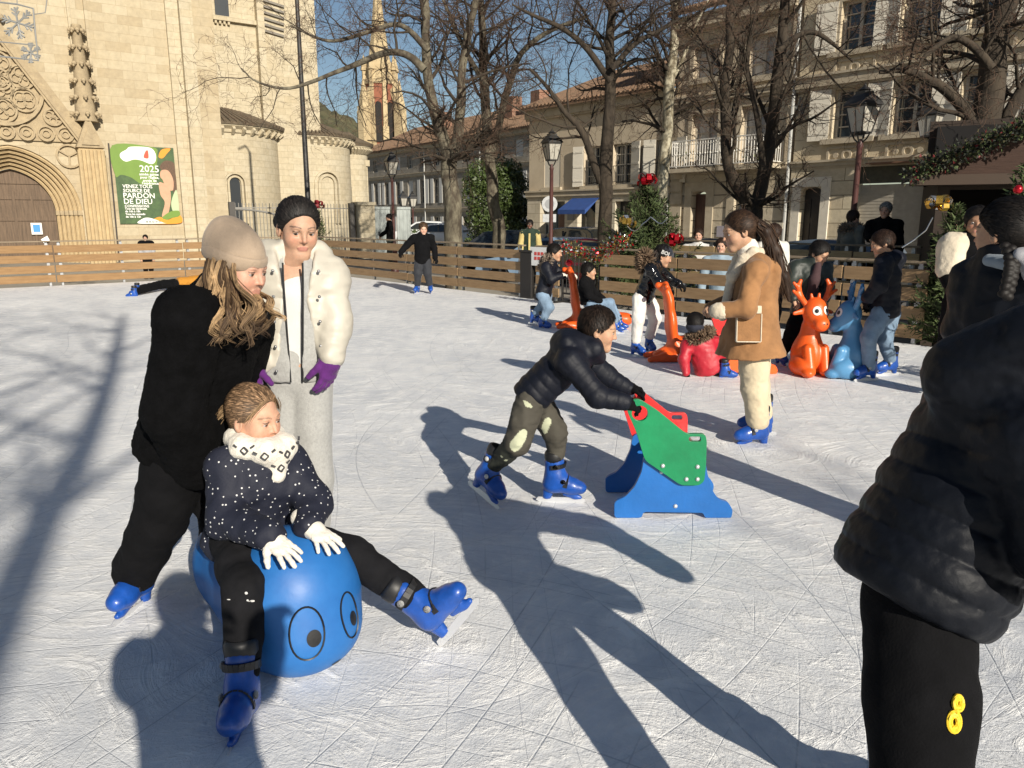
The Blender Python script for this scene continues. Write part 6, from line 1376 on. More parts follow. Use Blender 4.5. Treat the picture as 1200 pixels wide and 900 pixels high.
# hair
def hair_cap(fg, col, thick=.012, hl=.02, nape=.075, noise=.004, stretch=(1, 1, 1), up=0, name='hair', m=None, extra=None, h=None, side=0.0, pull=None):
    hd = fg.hd; S = SDF(); q = hd.s; S.ell(hd.w(0, -.014, .036 + up), V(.074 + thick, .094 + thick, .083 + thick * 1.1) * q, hd.F, .02 * q); S.cone(hd.w(0, -.045, -.01), hd.w(0, -.05, -.06), .062 * q, .05 * q, .03)
    hc_ = lambda P: (lambda L: .745 * L[:, 1] - .667 * (L[:, 2] - .015 * np.maximum(0, 1 - (L[:, 0] / .055) ** 2)) - hl)(hd.loc(P))
    S.p.append(('cut', lambda P: hc_(P) * q, None, None, .006)); S.cut(hd.w(0, 0, -nape), hd.d(0, .25, -1), .01)
    if extra: extra(S, hd)
    def cf(v):
        t = vnoise(hd.loc(v), 55, 3, (1, .22, .35)); return np.array(col) * (1 + .35 * t)[:, None]
    o = S.build(name, m or hairm, fg.root, h or max(.0035, fg.h * .5), ((noise, 55, 5, (1, .25, .4)), (noise * .6, 14, 6)), cf, fg.o)
    # short strands laid along the fall of the hair
    me = o.data; v = np.empty(len(me.vertices) * 3, np.float32); me.vertices.foreach_get('co', v); v = v.reshape(-1, 3) + fg.o; rs = np.random.RandomState(len(v)); n = int(min(len(v) * 2, 5200)); P = v[rs.randint(0, len(v), n)]
    nn = P - hd.w(0, -.02, .02); nn /= np.linalg.norm(nn, axis=1)[:, None]; g = (hd.w(*pull) - P) if pull else (P - hd.w(.02, -.03, .135)); g = g - (g * nn).sum(1)[:, None] * nn; g /= np.maximum(np.linalg.norm(g, axis=1), 1e-6)[:, None]
    g = g + rs.normal(0, .06 if pull else .14, (n, 3)); g -= np.maximum(0, (g * nn).sum(1))[:, None] * nn; e = np.cross(g, nn); e /= np.maximum(np.linalg.norm(e, axis=1), 1e-6)[:, None]; Ls = (.026 if pull else .024) * q * rs.uniform(.5, 1.2, (n, 1)); wd = .0019 * q * rs.uniform(.6, 1.3, (n, 1)); lift = (.0004 if pull else .003) * rs.uniform(0, 1, (n, 1))
    kp = (hc_(P + g * Ls) < .008) | bool(pull); P, nn, g, e, Ls, wd, lift = (x_[kp] for x_ in (P, nn, g, e, Ls, wd, lift)); n = len(P)
    P = P + nn * .0008; vv = np.stack([P - e * wd, P + e * wd, P + g * Ls * .55 + nn * (lift + .001) + e * wd, P + g * Ls * .55 + nn * (lift + .001) - e * wd, P + g * Ls + nn * lift * .6], 1).reshape(-1, 3) - fg.o; i5 = np.arange(n)[:, None] * 5
    fs = np.concatenate([i5 + np.array([[0, 1, 2]]), i5 + np.array([[0, 2, 3]]), i5 + np.array([[3, 2, 4]])]); cl = np.repeat(np.array(col) * (.5 + 1.9 * rs.random((n, 1)) ** 2.5), 5, 0)
    link('hair_strands', arr_mesh('hair_strands', vv, fs, True, None, cl), hairm, o); return o
def locks(fg, curves, n, rad, jit, col, col2, seed, name='hair_locks', tip=.15, sides=4, wav=.0, par=None, clump=0):
    """Strands swept along and around guide curves."""
    rs = np.random.RandomState(seed); T = Tubes()
    for i in range(n):
        C = curves[i % len(curves)]; P = catmull(C, 5); off = rs.normal(0, 1, 3) * jit; off2 = off * rs.uniform(.6, 1.6) + rs.normal(0, 1, 3) * jit * .6; t = np.linspace(0, 1, len(P))[:, None]; ph = rs.uniform(0, 6.28); f = rs.random() ** 1.3
        if clump:
            r2 = np.random.RandomState(seed * 100 + (i % clump)); o1 = r2.normal(0, 1, 3) * jit; C = curves[(i % clump) % len(curves)]; P = catmull(C, 5); t = np.linspace(0, 1, len(P))[:, None]; sp_ = rs.normal(0, 1, 3) * .0042; off = o1 + sp_; off2 = o1 * 1.5 + sp_ * .8 + (rs.normal(0, .012, 3) if rs.random() < .12 else 0); ph = r2.uniform(0, 6.28) + rs.normal(0, .25); f = min(1, max(0, r2.random() ** 1.8 + rs.normal(0, .13)))
        P = P + off * (1 - t) * .7 + off2 * t + wav * np.stack([np.sin(t[:, 0] * 11 + ph), np.cos(t[:, 0] * 9 + ph), 0 * t[:, 0]], 1) * t; e = rs.uniform(.75, 1.0); P = P[:max(4, int(len(P) * e))]
        r = rad * rs.uniform(.5, 1.2); rr = r * np.interp(np.linspace(0, 1, len(P)), [0, .15, .7, 1], [.7, 1, .8, tip]); T.add(P - fg.o, rr, sides, np.array(col) * (1 - f) + np.array(col2) * f)
    return T.build(name, hairm, par or fg.root)
def fur(fg, P, N_, ln, wd, m, seed, name='fur_trim', par=None):
    rs = np.random.RandomState(seed); n = len(P); d = N_ + rs.normal(0, .45, (n, 3)); d /= np.linalg.norm(d, axis=1)[:, None]; e = np.cross(d, rs.normal(0, 1, (n, 3))); e /= np.linalg.norm(e, axis=1)[:, None]; L = ln * rs.uniform(.5, 1.2, (n, 1))
    v = np.stack([P - e * wd, P + e * wd, P + d * L], 1).reshape(-1, 3) - fg.o; return link(name, arr_mesh(name, v, np.arange(3 * n).reshape(n, 3), False), m, par or fg.root)
def fur_ring(fg, c, F, rx, ry, tube, n, ln, m, seed, a0=0, a1=6.283, name='fur_trim'):
    rs = np.random.RandomState(seed); a = rs.uniform(a0, a1, n); b = rs.uniform(0, 6.283, n); r_ = np.stack([np.cos(a), np.sin(a)], 1); ctr = c + r_[:, :1] * rx * F[0] + r_[:, 1:] * ry * F[1]; out = r_[:, :1] * F[0] + r_[:, 1:] * F[1]
    nn = out * np.cos(b)[:, None] + F[2] * np.sin(b)[:, None]; return fur(fg, ctr + nn * tube, nn, ln, ln * .22, m, seed, name)
def pose(base, yaw, H_, lean=0, armL=(.05, 0, -.02), armR=(.05, 0, -.02), **k):
    """Joints of a standing figure facing yaw (0 = towards +Y, clockwise), H_ tall; arms: (forward, out, ...) of the wrists."""
    f = V(math.sin(yaw), math.cos(yaw), 0); r = V(f[1], -f[0], 0); b = V(*base); P = lambda x, y, z: b + r * x * H_ + f * y * H_ + V(0, 0, z * H_)
    ln = lambda z: lean * max(0, z - .52); J = dict(pv=P(0, 0, .53), ch=P(0, ln(.74), .735), nk=P(0, ln(.83), .83), hd=P(0, ln(.92) + .01, .925))
    for a, sx, (fw, ou, up) in (('l', -1, armL), ('r', 1, armR)):
        J['s' + a] = P(.105 * sx, ln(.80), .805); J['e' + a] = P((.135 + ou * .5) * sx, ln(.65) + fw * .35 - .01, .64 + up * .4); J['w' + a] = P((.13 + ou) * sx, ln(.6) + fw, .49 + up); J['h' + a] = P(.05 * sx, 0, .50); J['k' + a] = P(.055 * sx, .015, .28); J['a' + a] = P(.06 * sx, -.01, .075)
    J['F'] = f; J['Rt'] = r; return J

# ================================================================== PEOPLE: the figures of the photograph
black_fur = cloth('black fur fabric', (.0028, .0028, .0032), 1.0, var=.5, vs=18, bump=1, bs=120, sheen=.0, spec=.1)
black_c = cloth('black cotton', (.0042, .0042, .005), .95, var=.3, sheen=0, spec=.15); navy = cloth('navy nylon', (.0042, .0055, .0115), .6, var=.15, vs=8, bump=.5, bs=45, sheen=0, spec=.3); blk_puf = cloth('black nylon puffer', (.0055, .0068, .0105), .52, var=.15, vs=8, bump=.5, bs=40, sheen=0, spec=.18)
beige = cloth('beige knit', (.36, .275, .20), .95, var=.1, bs=170, bump=.5); white_j = cloth('cream white nylon', (.47, .44, .375), .5, var=.04, vs=7, bump=.25, bs=45, sheen=0); grey_s = cloth('heather grey jersey', (.33, .33, .32), .95, var=.14, vs=90, bump=.5, bs=240); white_t = cloth('white cotton', (.56, .555, .54), .9, var=.04)
purple = cloth('purple knit', (.085, .012, .13), .95, bs=150, bump=.6); dots = mat('dotted navy coat', (.0055, .0075, .020), .75, dots=(54, .17, (.55, .55, .55)), bump=.3, bscale=120, bdist=.004); knitw = cloth('white knit', (.68, .64, .56), .95, bs=140, bump=.8, vs=30, var=.12)
blackj = cloth('black denim', (.0065, .0065, .008), .9, var=.4, vs=10, sheen=0, spec=.2); olive = cloth('dark olive jersey', (.052, .047, .036), .8, var=.2, vs=10); pale_p = cloth('pale green panel', (.48, .50, .36), .8); camel = cloth('camel suede', (.27, .135, .055), .95, var=.25, vs=9, bump=.4, bs=90); sherpa = cloth('cream sherpa', (.60, .52, .40), 1, bs=90, bump=1, var=.1); cream = cloth('cream corduroy', (.58, .49, .34), .9, var=.08, bump=.4, bs=120)
red_c = cloth('red nylon', (.38, .008, .022), .5, var=.12, vs=7, bs=60); jean = cloth('blue denim', (.16, .235, .33), .85, var=.3, vs=7, bs=260); gloss = cloth('glossy black vinyl', (.006, .006, .007), .12, var=.1, bump=.5, bs=30, sheen=0); whitep = cloth('white trousers', (.70, .67, .63), .85, var=.05); dgreen = cloth('dark green waxed', (.018, .025, .020), .5, var=.3, vs=8); furb = mat('brown fur hair', (.16, .105, .065), .8, var=.4, vscale=30); furg = mat('grey brown fur hair', (.22, .17, .13), .8, var=.4, vscale=30)
BR = (.035, .02, .014); BK = (.010, .008, .007); SK_L = (.56, .34, .245); SK_M = (.46, .27, .17); SK_D = (.30, .165, .10)
zipm = mat('zip metal', (.35, .35, .36), .3, metal=.8)

def sdf_eval(s, P):
    F = np.full(len(P), 9.)
    for op, f_, a, b, k in s.p:
        d = f_(P)
        if op == '+': q = np.maximum(k - np.abs(F - d), 0) / max(k, 1e-6); F = np.minimum(F, d) - q * q * k / 4
        else: F = np.maximum(F, -d if op == '-' else d)
    return F
SDF.eval = sdf_eval
# ---- 1. boy pushing the panel helper
Yp = 3.86
J = dict(pv=at(628, 458, Yp), ch=at(668, 420, Yp), nk=at(690, 402, Yp), sr=at(668, 424, Yp - .155), er=at(700, 464, Yp - .20), wr=at(731, 471, Yp - .21), sl=at(676, 412, Yp + .155), el=at(710, 440, Yp + .19), wl=at(734, 455, Yp + .20),
         hr=at(620, 470, Yp - .07), kr=at(607, 518, Yp - .12), ar=at(575, 549, Yp - .0), hl=at(630, 470, Yp + .08), kl=at(650, 508, Yp + .03), al=at(652, 548, Yp + .03))
f = Fig('boy in dark navy jacket leaning to push the green and red panel helper', G(620, 580), J, .007, sc=.78)
hd = Head(at(701, 386, Yp), (1, -.12, -.22), .92, (-.1, 0, 1), SK_M, BK, child=True); f.hand_skin('r', (1, 0, -.2), (0, -.4, 1), (.9,) * 4, .8); f.J_hand = {}
f.body(hd, limb=.04, hh=.003, gaze=(0, 1, -.15))
def ex(S, s):
    n = s.J['nk']; S.ell(n + V(-.10, 0, .0), (.10, .12, .075), None, .03); S.cone(n + V(-.12, -.1, .02), n + V(-.12, .1, .02), .04, .04, .03); S.cone(n + V(.02, -.07, -.02), n + V(.05, .0, -.07), .045, .04, .03)
f.jacket(navy, (.152, .158, .158, .160, .12), (.084, .074, .058), hem=.10, sq=1.3, yoke=.084, quilt=(.048, .0055), aq=(.046, .0042), extra=ex, collar=.08, noise=((.004, 9, 3), (.002, 40, 4)), h=.005)
def seg_d(P, a, b): ab = b - a; t = np.clip((P - a) @ ab / (ab @ ab), 0, 1); return np.linalg.norm(P - a - t[:, None] * ab, axis=1)
def pants(v):
    c = np.tile(np.array((.052, .047, .036)), (len(v), 1)); J = f.J; a, b_, k = J['hr'] + V(-.035, -.09, .02), J['hr'] + V(.07, -.09, -.045), J['kr']
    m = (seg_d(v, a, b_) < .019) | ((seg_d(v, k + V(-.015, -.07, .0), k + V(.03, -.07, .06)) < .030) & (v[:, 2] > k[2] - .03)) | (seg_d(v, k + V(.03, -.08, .06), k + V(.075, -.06, .16)) < .013) | (seg_d(v, J['kl'] + V(-.06, -.05, .03), J['kl'] + V(-.04, -.05, .08)) < .02)
    e = J['ar'] - k; t = (v - k) @ e / (e @ e); u_ = (v - k - t[:, None] * e) @ unit(np.cross(e, V(0, 1, 0))); low = (t > .35) & (v[:, 1] < J['kr'][1]) & (np.linalg.norm(v - k - t[:, None] * e, axis=1) < .12)
    c[(t > .12) & (np.linalg.norm(v - k - t[:, None] * e, axis=1) < .11)] = (.016, .019, .014); m |= low & ((np.abs(u_ - .012) < .007) | (np.abs(u_ + .018) < .007)); c[m] = (.42, .44, .31); return c
f.trousers(mat('jersey with pale panels', (.05, .05, .04), .85, attr='col', var=.12, vscale=10, bump=.35, bscale=220, bdist=.004), (.095, .082, .060, .052), noise=((.006, 18, 1), (.005, 34, 2, (1, 1, 1.6))), drop=-.05, h=.0048, col=pants)
f.skate('r', (.66, -.70, -.22), (.42, -.05, 1), .92); f.skate('l', (1, -.08, 0), (0, 0, 1), .92)
f.glove(black_c, 'r', (1, .1, -.35), (0, -.55, .8), (1.0, 1.0, 1.0, 1.0), .82, 1.25); f.glove(black_c, 'l', (1, 0, -.1), (0, .3, 1), (1.0,) * 4, .82, 1.25)
def bx(S, hd): S.cone(hd.w(0, .05, .105), hd.w(.0, .085, .075), .03 * hd.s, .02 * hd.s, .02)
hair_cap(f, (.016, .010, .007), .012, .016, .055, .003)

# ---- 2. girl in the camel coat
Yc_ = 5.05
J = dict(pv=at(880, 398, Yc_), ch=at(886, 335, Yc_), nk=at(881, 300, Yc_), sl=at(886, 318, Yc_ - .17), el=at(873, 362, Yc_ - .24), wl=at(846, 364, Yc_ - .20), sr=at(884, 318, Yc_ + .17), er=at(862, 350, Yc_ + .2), wr=at(834, 362, Yc_ + .1),
         hl=at(884, 408, Yc_ - .08), kl=at(884, 455, Yc_ - .08), al=at(889, 497, Yc_ - .06), hr=at(884, 408, Yc_ + .09), kr=at(886, 450, Yc_ + .1), ar=at(893, 488, Yc_ + .14))
f = Fig('girl with long brown ponytail in a camel sherpa lined coat and cream trousers', G(880, 522), J, .008, sc=.93)
hd = Head(at(866, 271, Yc_), (-1, -.12, -.28), 1.02, skin=SK_M, brow=BR); f.body(hd, hh=.0035)
def ex(S, s):
    n = s.J['nk']; S.cone(n + V(.02, -.10, -.03), n + V(.10, 0, -.06), .055, .06, .03); S.cone(n + V(.10, 0, -.06), n + V(.02, .10, -.03), .06, .055, .03); S.ell(n + V(.13, 0, -.12), (.06, .12, .10), None, .03)
f.jacket(camel, (.275, .225, .18, .165, .12), (.076, .068, .056), hem=.10, sq=1.12, yoke=.085, extra=ex, collar=0, noise=((.009, 9, 3, (1, 1, .5)), (.004, 30, 4)))
S = SDF(); n = f.J['nk']; S.chain([n + V(-.015, -.075, .03), n + V(-.07, -.06, -.02), n + V(-.12, -.03, -.13)], [.03, .034, .034], .02); S.chain([n + V(-.015, .075, .03), n + V(-.07, .06, -.02), n + V(-.12, .03, -.13)], [.03, .034, .034], .02); S.chain([n + V(-.01, -.07, .03), n + V(.05, 0, .02), n + V(-.01, .07, .03)], [.032, .034, .032], .02); S.chain([n + V(-.12, 0, -.13), n + V(-.165, 0, -.4)], [.03, .03], .02); f.put(S, 'sherpa_collar', sherpa, .007, ((.004, 70, 2),))
S = SDF(); S.cone(n + V(-.03, 0, .055), n + V(0, 0, -.05), .068, .075, .02, sq=((0, 1, 0), 1.1)); f.put(S, 'roll_neck', knitw, .007, ((.003, 60, 1, (.3, .3, 1)),))
w_ = f.J['wl']; d = unit(f.J['wl'] - f.J['el']); S = SDF(); S.cone(w_ - d * .0, w_ + d * .025, .055, .053, .01); f.put(S, 'cuff', sherpa, .007, ((.003, 70, 2),))
pk = MB(); pc = at(878, 379, Yc_ - .225) - f.o; Mx = Matrix.Translation(pc) @ Matrix.Rotation(R(-4), 4, 'Z') @ Matrix.Rotation(R(-9), 4, 'X')
pk.box(-.075, .075, 0, .03, -.115, .095, Mx); po = pk.build('pocket', camel, f.root, bevel=.008); pk = MB(); pk.box(-.073, .073, -.012, .032, .062, .112, Mx); [pk.box(x - .004, x + .004, -.005, .03, -.117, .062, Mx) for x in (-.076, .076)]; pk.box(-.076, .076, -.005, .03, -.121, -.113, Mx); pk.build('pocket_trim', sherpa, po, bevel=.004)
f.trousers(cream, (.112, .094, .082, .080), noise=((.006, 16, 1, (1, 1, .4)), (.003, 50, 2)), drop=-.03)
f.skate('l', (-1, -.12, 0), (.02, 0, 1), .95); f.skate('r', (-1, .1, 0), (0, 0, 1), .95)
sk_ = cloth('bare hand skin', SK_M, .6); f.glove(sk_, 'l', (-.8, .6, -.1), (-.4, -.6, .7), (1.3,) * 4, .88, .95, name='hand', tcurl=.8); f.glove(sk_, 'r', (-.7, -.7, 0), (-.5, .3, .7), (1.4,) * 4, .88, .95, name='hand', tcurl=.8)
def bun(S, hd): S.ell(hd.w(0, -.115, .03), V(.03, .03, .03), None, .03)
hair_cap(f, (.035, .019, .011), .012, .022, .05, .003, extra=bun, pull=(0, -.13, .02))
cs = [[at(889, 263, Yc_ + y0), at(898, 272, Yc_ + y0), at(905 + dx, 295, Yc_ - .02), at(913 + dx * 1.6, 325, Yc_ - .03), at(919 + dx * 2, 352, Yc_ - .04)] for dx, y0 in ((-3, 0), (0, .03), (3, -.03), (1.5, .0))]
locks(f, cs, 620, .0034, .018, (.022, .012, .007), (.085, .045, .024), 5, wav=.012)
S = SDF(); S.chain(cs[2][:5], [.022, .034, .040, .034, .012], .02); f.put(S, 'ponytail', hairm, .006, ((.006, 40, 2, (1, 1, .25)),), lambda v: np.array((.028, .015, .009)) * (1 + .5 * vnoise(v, 60, 3, (1, 1, .2)))[:, None])

# ---- 3. girl in the cream white puffer
Yw = 3.02
J = dict(pv=at(349, 425, Yw), ch=at(349, 345, Yw), nk=at(345, 306, Yw), sl=at(386, 322, Yw + .03), el=at(393, 378, Yw - .02), wl=at(387, 418, Yw - .09), sr=at(310, 322, Yw - .03), er=at(297, 378, Yw - .05), wr=at(300, 425, Yw - .12),
         hl=at(364, 440, Yw), kl=at(365, 560, Yw - .03), al=at(367, 640, Yw + .02), hr=at(334, 440, Yw), kr=at(334, 560, Yw - .03), ar=at(331, 642, Yw + .03))
f = Fig('standing girl in an open cream puffer jacket over a grey tracksuit, one purple glove', G(348, 680), J, .0075, sc=.93)
hd = Head(at(349, 268, Yw), (.50, -.84, -.24), .94, (.06, 0, 1), (.46, .275, .185), BK, (.36, .14, .115), child=True); f.body(hd, hh=.0026, gaze=(.25, 1, -.25))
Fw, Rw, Uw = f.F, f.R, f.U; ctr = f.J['ch']
def wedge(S, s):
    o = ctr + Fw * .04; 
    S.fn(lambda P: np.maximum(np.abs((P - o) @ Rw - .005) - (.036 + .05 * np.clip(-((P - o) @ Uw) - .02, 0, .4) / .3 + .03 * np.clip(((P - o) @ Uw), 0, .2) / .15), -((P - o) @ Fw)), ctr - .6, ctr + .6, .012, '-')
def ex(S, s):
    n = s.J['nk']; S.chain([n + Rw * .085 + Fw * .05 - Uw * .03, n + Rw * .09 - Fw * .02 + Uw * .03, n - Fw * .075 + Uw * .045, n - Rw * .09 - Fw * .02 + Uw * .03, n - Rw * .085 + Fw * .05 - Uw * .03], [.04, .045, .045, .045, .04], .03); wedge(S, s)
f.jacket(white_j, (.175, .18, .175, .165, .12), (.074, .070, .060), hem=.0, sq=1.4, yoke=.082, extra=ex, collar=.08, quilt=(.135, .017), aq=(.10, .005), h=.006, noise=((.007, 9, 3), (.004, 24, 4, (1, 1, 2)), (.001, 60, 5)))
S = SDF(); pts = [f.J['pv'] - Uw * .055, f.J['pv'] + Uw * .02, f.J['pv'] * .5 + ctr * .5, ctr + Uw * .03]; S.chain(pts, [.155, .158, .150, .13], .03, sq=(Fw, 1.35)); S.cone(ctr + Uw * .02, f.J['nk'], .10, .062, .03)
S.cut(f.J['pv'] - Uw * .06, -Uw, .01); vo = ctr + Fw * .10
S.fn(lambda P: np.maximum(np.abs((P - vo) @ Rw - .012) - (.034 - .10 * np.clip(.07 - ((P - vo) @ Uw), 0, .5) * .34), -((P - ctr) @ Fw) + .035), ctr - .5, ctr + .5, .004, '-'); hoodie = f.put(S, 'hoodie', grey_s, .006, ((.004, 18, 3), (.002, 60, 4)))
b = MB()
for sg in (-1, 1):
    pts = []
    for u_ in np.linspace(.13, -.33, 14):
        x_ = .012 + sg * (.036 - .034 * max(0, .07 - u_)); yy = .118 - .02 * abs(u_ + .05); pts.append(ctr + Rw * x_ + Uw * u_ + Fw * yy - f.o)
    b.tube(pts, .004, 5)
b.build('zip', skk, hoodie, smooth=True)
S = SDF(); S.chain([f.J['pv'] + Uw * .02, ctr, f.J['nk'] - Uw * .015], [.12, .115, .058], .03, sq=(Fw, 1.35)); f.put(S, 'undershirt', white_t, .008, ((.003, 20, 1),))
b = MB(); 
for k in range(5):
    for sg, xx in ((1, -.082), (-1, .085)): p = ctr + Rw * xx + Uw * (.10 - k * .095) + Fw * (.135 if k else .12); b.ball(p - f.o, .0065, 8, 5)
islands(b, 'snap_button', zipm, f.root, smooth=True)
f.trousers(grey_s, (.102, .090, .080, .074), k=.015, noise=((.009, 9, 1, (1, 1, .3)), (.003, 24, 2, (1, 1, .4))))
f.skate('l', (.3, -1, 0), (0, 0, 1), .95); f.skate('r', (.2, -1, 0), (0, 0, 1), .95)
f.glove(purple, 'l', (-.10, -.25, -1), (.85, -.5, .1), (.35, .45, .5, .55), .92, 1.4, .1, .5, flip=1); f.glove(purple, 'r', (.1, -.2, -1), (-.9, -.4, 0), (.4,) * 4, .9, 1.35)
def bun(S, hd): S.ell(hd.w(.036, -.114, .0), V(.034, .032, .034), None, .03)
hair_cap(f, (.010, .008, .007), .009, .016, .05, .0025, extra=bun, pull=(-.01, -.12, .02))

# ---- 4. woman in black fur
Yb_ = 2.66
J = dict(pv=at(222, 505, Yb_ + .06), ch=at(246, 405, Yb_ + .02), nk=at(262, 352, Yb_), sr=at(221, 376, Yb_ - .20), er=at(205, 482, Yb_ - .20), wr=at(228, 546, Yb_ - .06), sl=at(286, 380, Yb_ + .17), el=at(278, 470, Yb_ + .28), wl=at(248, 530, Yb_ + .16),
         hr=at(206, 545, Yb_ - .02), kr=at(186, 610, Yb_ - .0), ar=at(160, 668, Yb_ + .11), hl=at(235, 545, Yb_ + .16), kl=at(262, 600, Yb_ + .18), al=at(262, 668, Yb_ + .34))
f = Fig('woman in black fur coat and beige beanie bending over the blue seal helper', G(200, 690), J, .009, sc=1.0)
hd = Head(at(279, 314, Yb_), (.93, -.36, -.24), 1.0, (.05, 0, 1), (.56, .32, .23), BR, child=True); f.body(hd, hh=.0028, gaze=(0, 1, -.1), hands=False)
f.jacket(black_fur, (.195, .19, .18, .17, .13), (.105, .10, .085), hem=.10, sq=1.15, yoke=.105, collar=.10, noise=((.008, 7, 3), (.004, 60, 4), (.003, 110, 5)), h=.0085)
f.trousers(black_c, (.115, .092, .082, .088), noise=((.008, 14, 1), (.004, 40, 2)), drop=.0)
f.skate('r', (-.12, -1, 0), (0, 0.1, 1), .95); f.skate('l', (.5, -1, 0), (0, 0, 1), .95)
f.glove(black_c, 'r', (.6, .2, -.5), (-.3, -.6, .6), (1.0,) * 4, .95, 1.15); f.glove(black_c, 'l', (-.3, -.2, -.6), (.2, .3, .7), (1.0,) * 4, .95, 1.15)
S = SDF(); q = hd.w
S.ell(q(0, -.022, .045), V(.090, .110, .080), hd.F, .02); S.ell(q(0, -.045, .095), V(.074, .084, .062), hd.F, .05); S.ell(q(0, -.055, .128), V(.040, .045, .028), hd.F, .04); S.cut(q(0, .0, .016), hd.d(0, -.12, -1), .006); hat = f.put(S, 'beanie', beige, .0042, ((.004, 13, 3), (.001, 70, 2, (1, 1, .2))))
S = SDF(); S.ell(q(0, -.020, .042), V(.0975, .1165, .075), hd.F, .01); S.cut(q(0, 0, .008), hd.d(0, -.12, -1), .006); S.cut(q(0, 0, .062), hd.d(0, .12, 1), .006); S.build('beanie_cuff', beige, hat, .0042, ((.002, 16, 5), (.001, 70, 2, (1, 1, .2))), None, f.o)
cs = []
for k in range(10):
    x0 = 248 + k * 2.5; x1 = 241 + k * 5.2; cs.append([at(x0, 308, Yb_ - .078 - .001 * k), at(x0 - 1, 324, Yb_ - .10), at(x0 + (x1 - x0) * .4, 345, Yb_ - .14), at(x1, 366, Yb_ - .20), at(x1 + (k % 3) * 3 - 5, 382 + (k * 5) % 13, Yb_ - .215), at(x1 - 4 + (k % 2) * 8, 392 + (k * 7) % 12, Yb_ - .21)])
for k in range(5): cs.append([at(291 + k, 341, Yb_ + .05), at(297 + 3 * k, 352, Yb_ - .06), at(296 + 4.5 * k, 366, Yb_ - .13), at(294 + 5 * k, 384 - 2 * k, Yb_ - .15)])
cs.append([at(247, 325, Yb_ - .08), at(236, 352, Yb_ - .17), at(228, 370, Yb_ - .22), at(212, 374, Yb_ - .22)])
locks(f, cs, 1100, .0024, .016, (.045, .026, .015), (.42, .28, .15), 7, wav=.022, clump=46)
S = SDF(); S.chain([at(258, 322, Yb_ - .05), at(262, 350, Yb_ - .11), at(268, 380, Yb_ - .17)], [.05, .05, .03], .03, sq=((0, 1, 0), 1.6)); S.chain([at(293, 345, Yb_ + .04), at(302, 362, Yb_ - .08), at(303, 378, Yb_ - .11)], [.02, .028, .018], .02); f.put(S, 'hair', hairm, .006, ((.006, 45, 3, (1, 1, .25)),), lambda v: np.array((.060, .036, .021)) * (1 + .6 * vnoise(v, 70, 3, (1, 1, .2)))[:, None])

# ---- 5. girl seated on the seal
Ys = 2.56
J = dict(pv=at(300, 618, Ys + .04), ch=at(302, 562, Ys), nk=at(303, 527, Ys - .01), sr=at(266, 548, Ys - .06), er=at(266, 607, Ys - .14), wr=at(314, 628, Ys - .26), sl=at(338, 545, Ys + .06), el=at(367, 588, Ys - .01), wl=at(362, 616, Ys - .14),
         hr=at(276, 636, Ys - .06), kr=at(287, 690, Ys - .30), ar=at(283, 800, Ys - .46), hl=at(335, 632, Ys + .06), kl=at(412, 652, Ys - .02), al=at(492, 706, Ys - .10))
f = Fig('girl in dotted navy coat and white knit collar seated on the blue seal helper', G(290, 740), J, .0065, sc=.80)
hd = Head(at(298, 490, Ys), (.90, -.42, -.12), .93, (.0, 0, 1), (.54, .31, .21), (.16, .10, .06), (.45, .17, .14), child=True); f.body(hd, limb=.035, hh=.0027, gaze=(0, 1, 0), hands=False)
def ex(S, s): S.cone(s.J['pv'] + s.R * -.10 + s.U * -.03, s.J['pv'] + s.R * .10 + s.U * -.03, .085, .085, .05)
f.jacket(dots, (.165, .165, .16, .165, .125), (.086, .082, .066), hem=.055, sq=1.15, yoke=.085, extra=ex, noise=((.008, 13, 3), (.005, 32, 4)), collar=.08)
f.trousers(blackj, (.105, .086, .068, .068), noise=((.006, 16, 1), (.004, 40, 2)), drop=-.04)
f.skate('r', (.10, -1, -.36), unit(f.J['kr'] - f.J['ar']) * .7 + V(0, -.12, .4), .94); f.skate('l', (.55, -.25, .82), (-.82, .1, .58), .94)
S = SDF(); n = f.J['nk']; hF = frame(hd.F[1] * V(1, 1, 0)); 
S.chain([n + hF.T @ V(x, y, z) for x, y, z in ((.075, 0, .03), (.04, .075, .015), (-.04, .078, .012), (-.075, 0, .03), (-.04, -.06, .045), (.04, -.06, .045), (.075, 0, .03))], [.036, .04, .04, .036, .034, .034, .036], .03); S.cone(n + hF.T @ V(.0, .07, -.02), n + hF.T @ V(.01, .085, -.075), .052, .03, .03)
sc_ = f.put(S, 'knit_collar', knitw, .005, ((.0025, 90, 2),))
def on(S, p, d):
    p = np.asarray(p, float)[None]; 
    for _ in range(60):
        v = S.eval(p)[0]; p = p + d * max(-.01, min(.01, v)) 
        if abs(v) < .0006: break
    return p[0]
b = MB(); pr = [n + hF.T @ V(.0, .09, .0), n + hF.T @ V(.055, .07, .012), n + hF.T @ V(-.05, .07, .01), n + hF.T @ V(.02, .11, -.045), n + hF.T @ V(.083, .03, .03)]
for i, p in enumerate(pr):
    e = unit(p - n - V(0, 0, (p - n)[2])); p = on(S, p + e * .05, -e) + e * .002; r1 = unit(np.cross(e, V(0, 0, 1))); u1 = np.cross(r1, e); s_ = .013
    for a, c_ in (((0, s_), (s_, 0)), ((s_, 0), (0, -s_)), ((0, -s_), (-s_, 0)), ((-s_, 0), (0, s_))): b.bar(p + r1 * a[0] + u1 * a[1] - f.o, p + r1 * c_[0] + u1 * c_[1] - f.o, .005, .005)
    for sx in (-1, 1): b.bar(p + r1 * sx * .024 + u1 * .012 - f.o, p + r1 * sx * .036 + u1 * .02 - f.o, .007, .006)
b.build('knit_pattern', mat('charcoal yarn', (.05, .05, .055), .9), sc_)
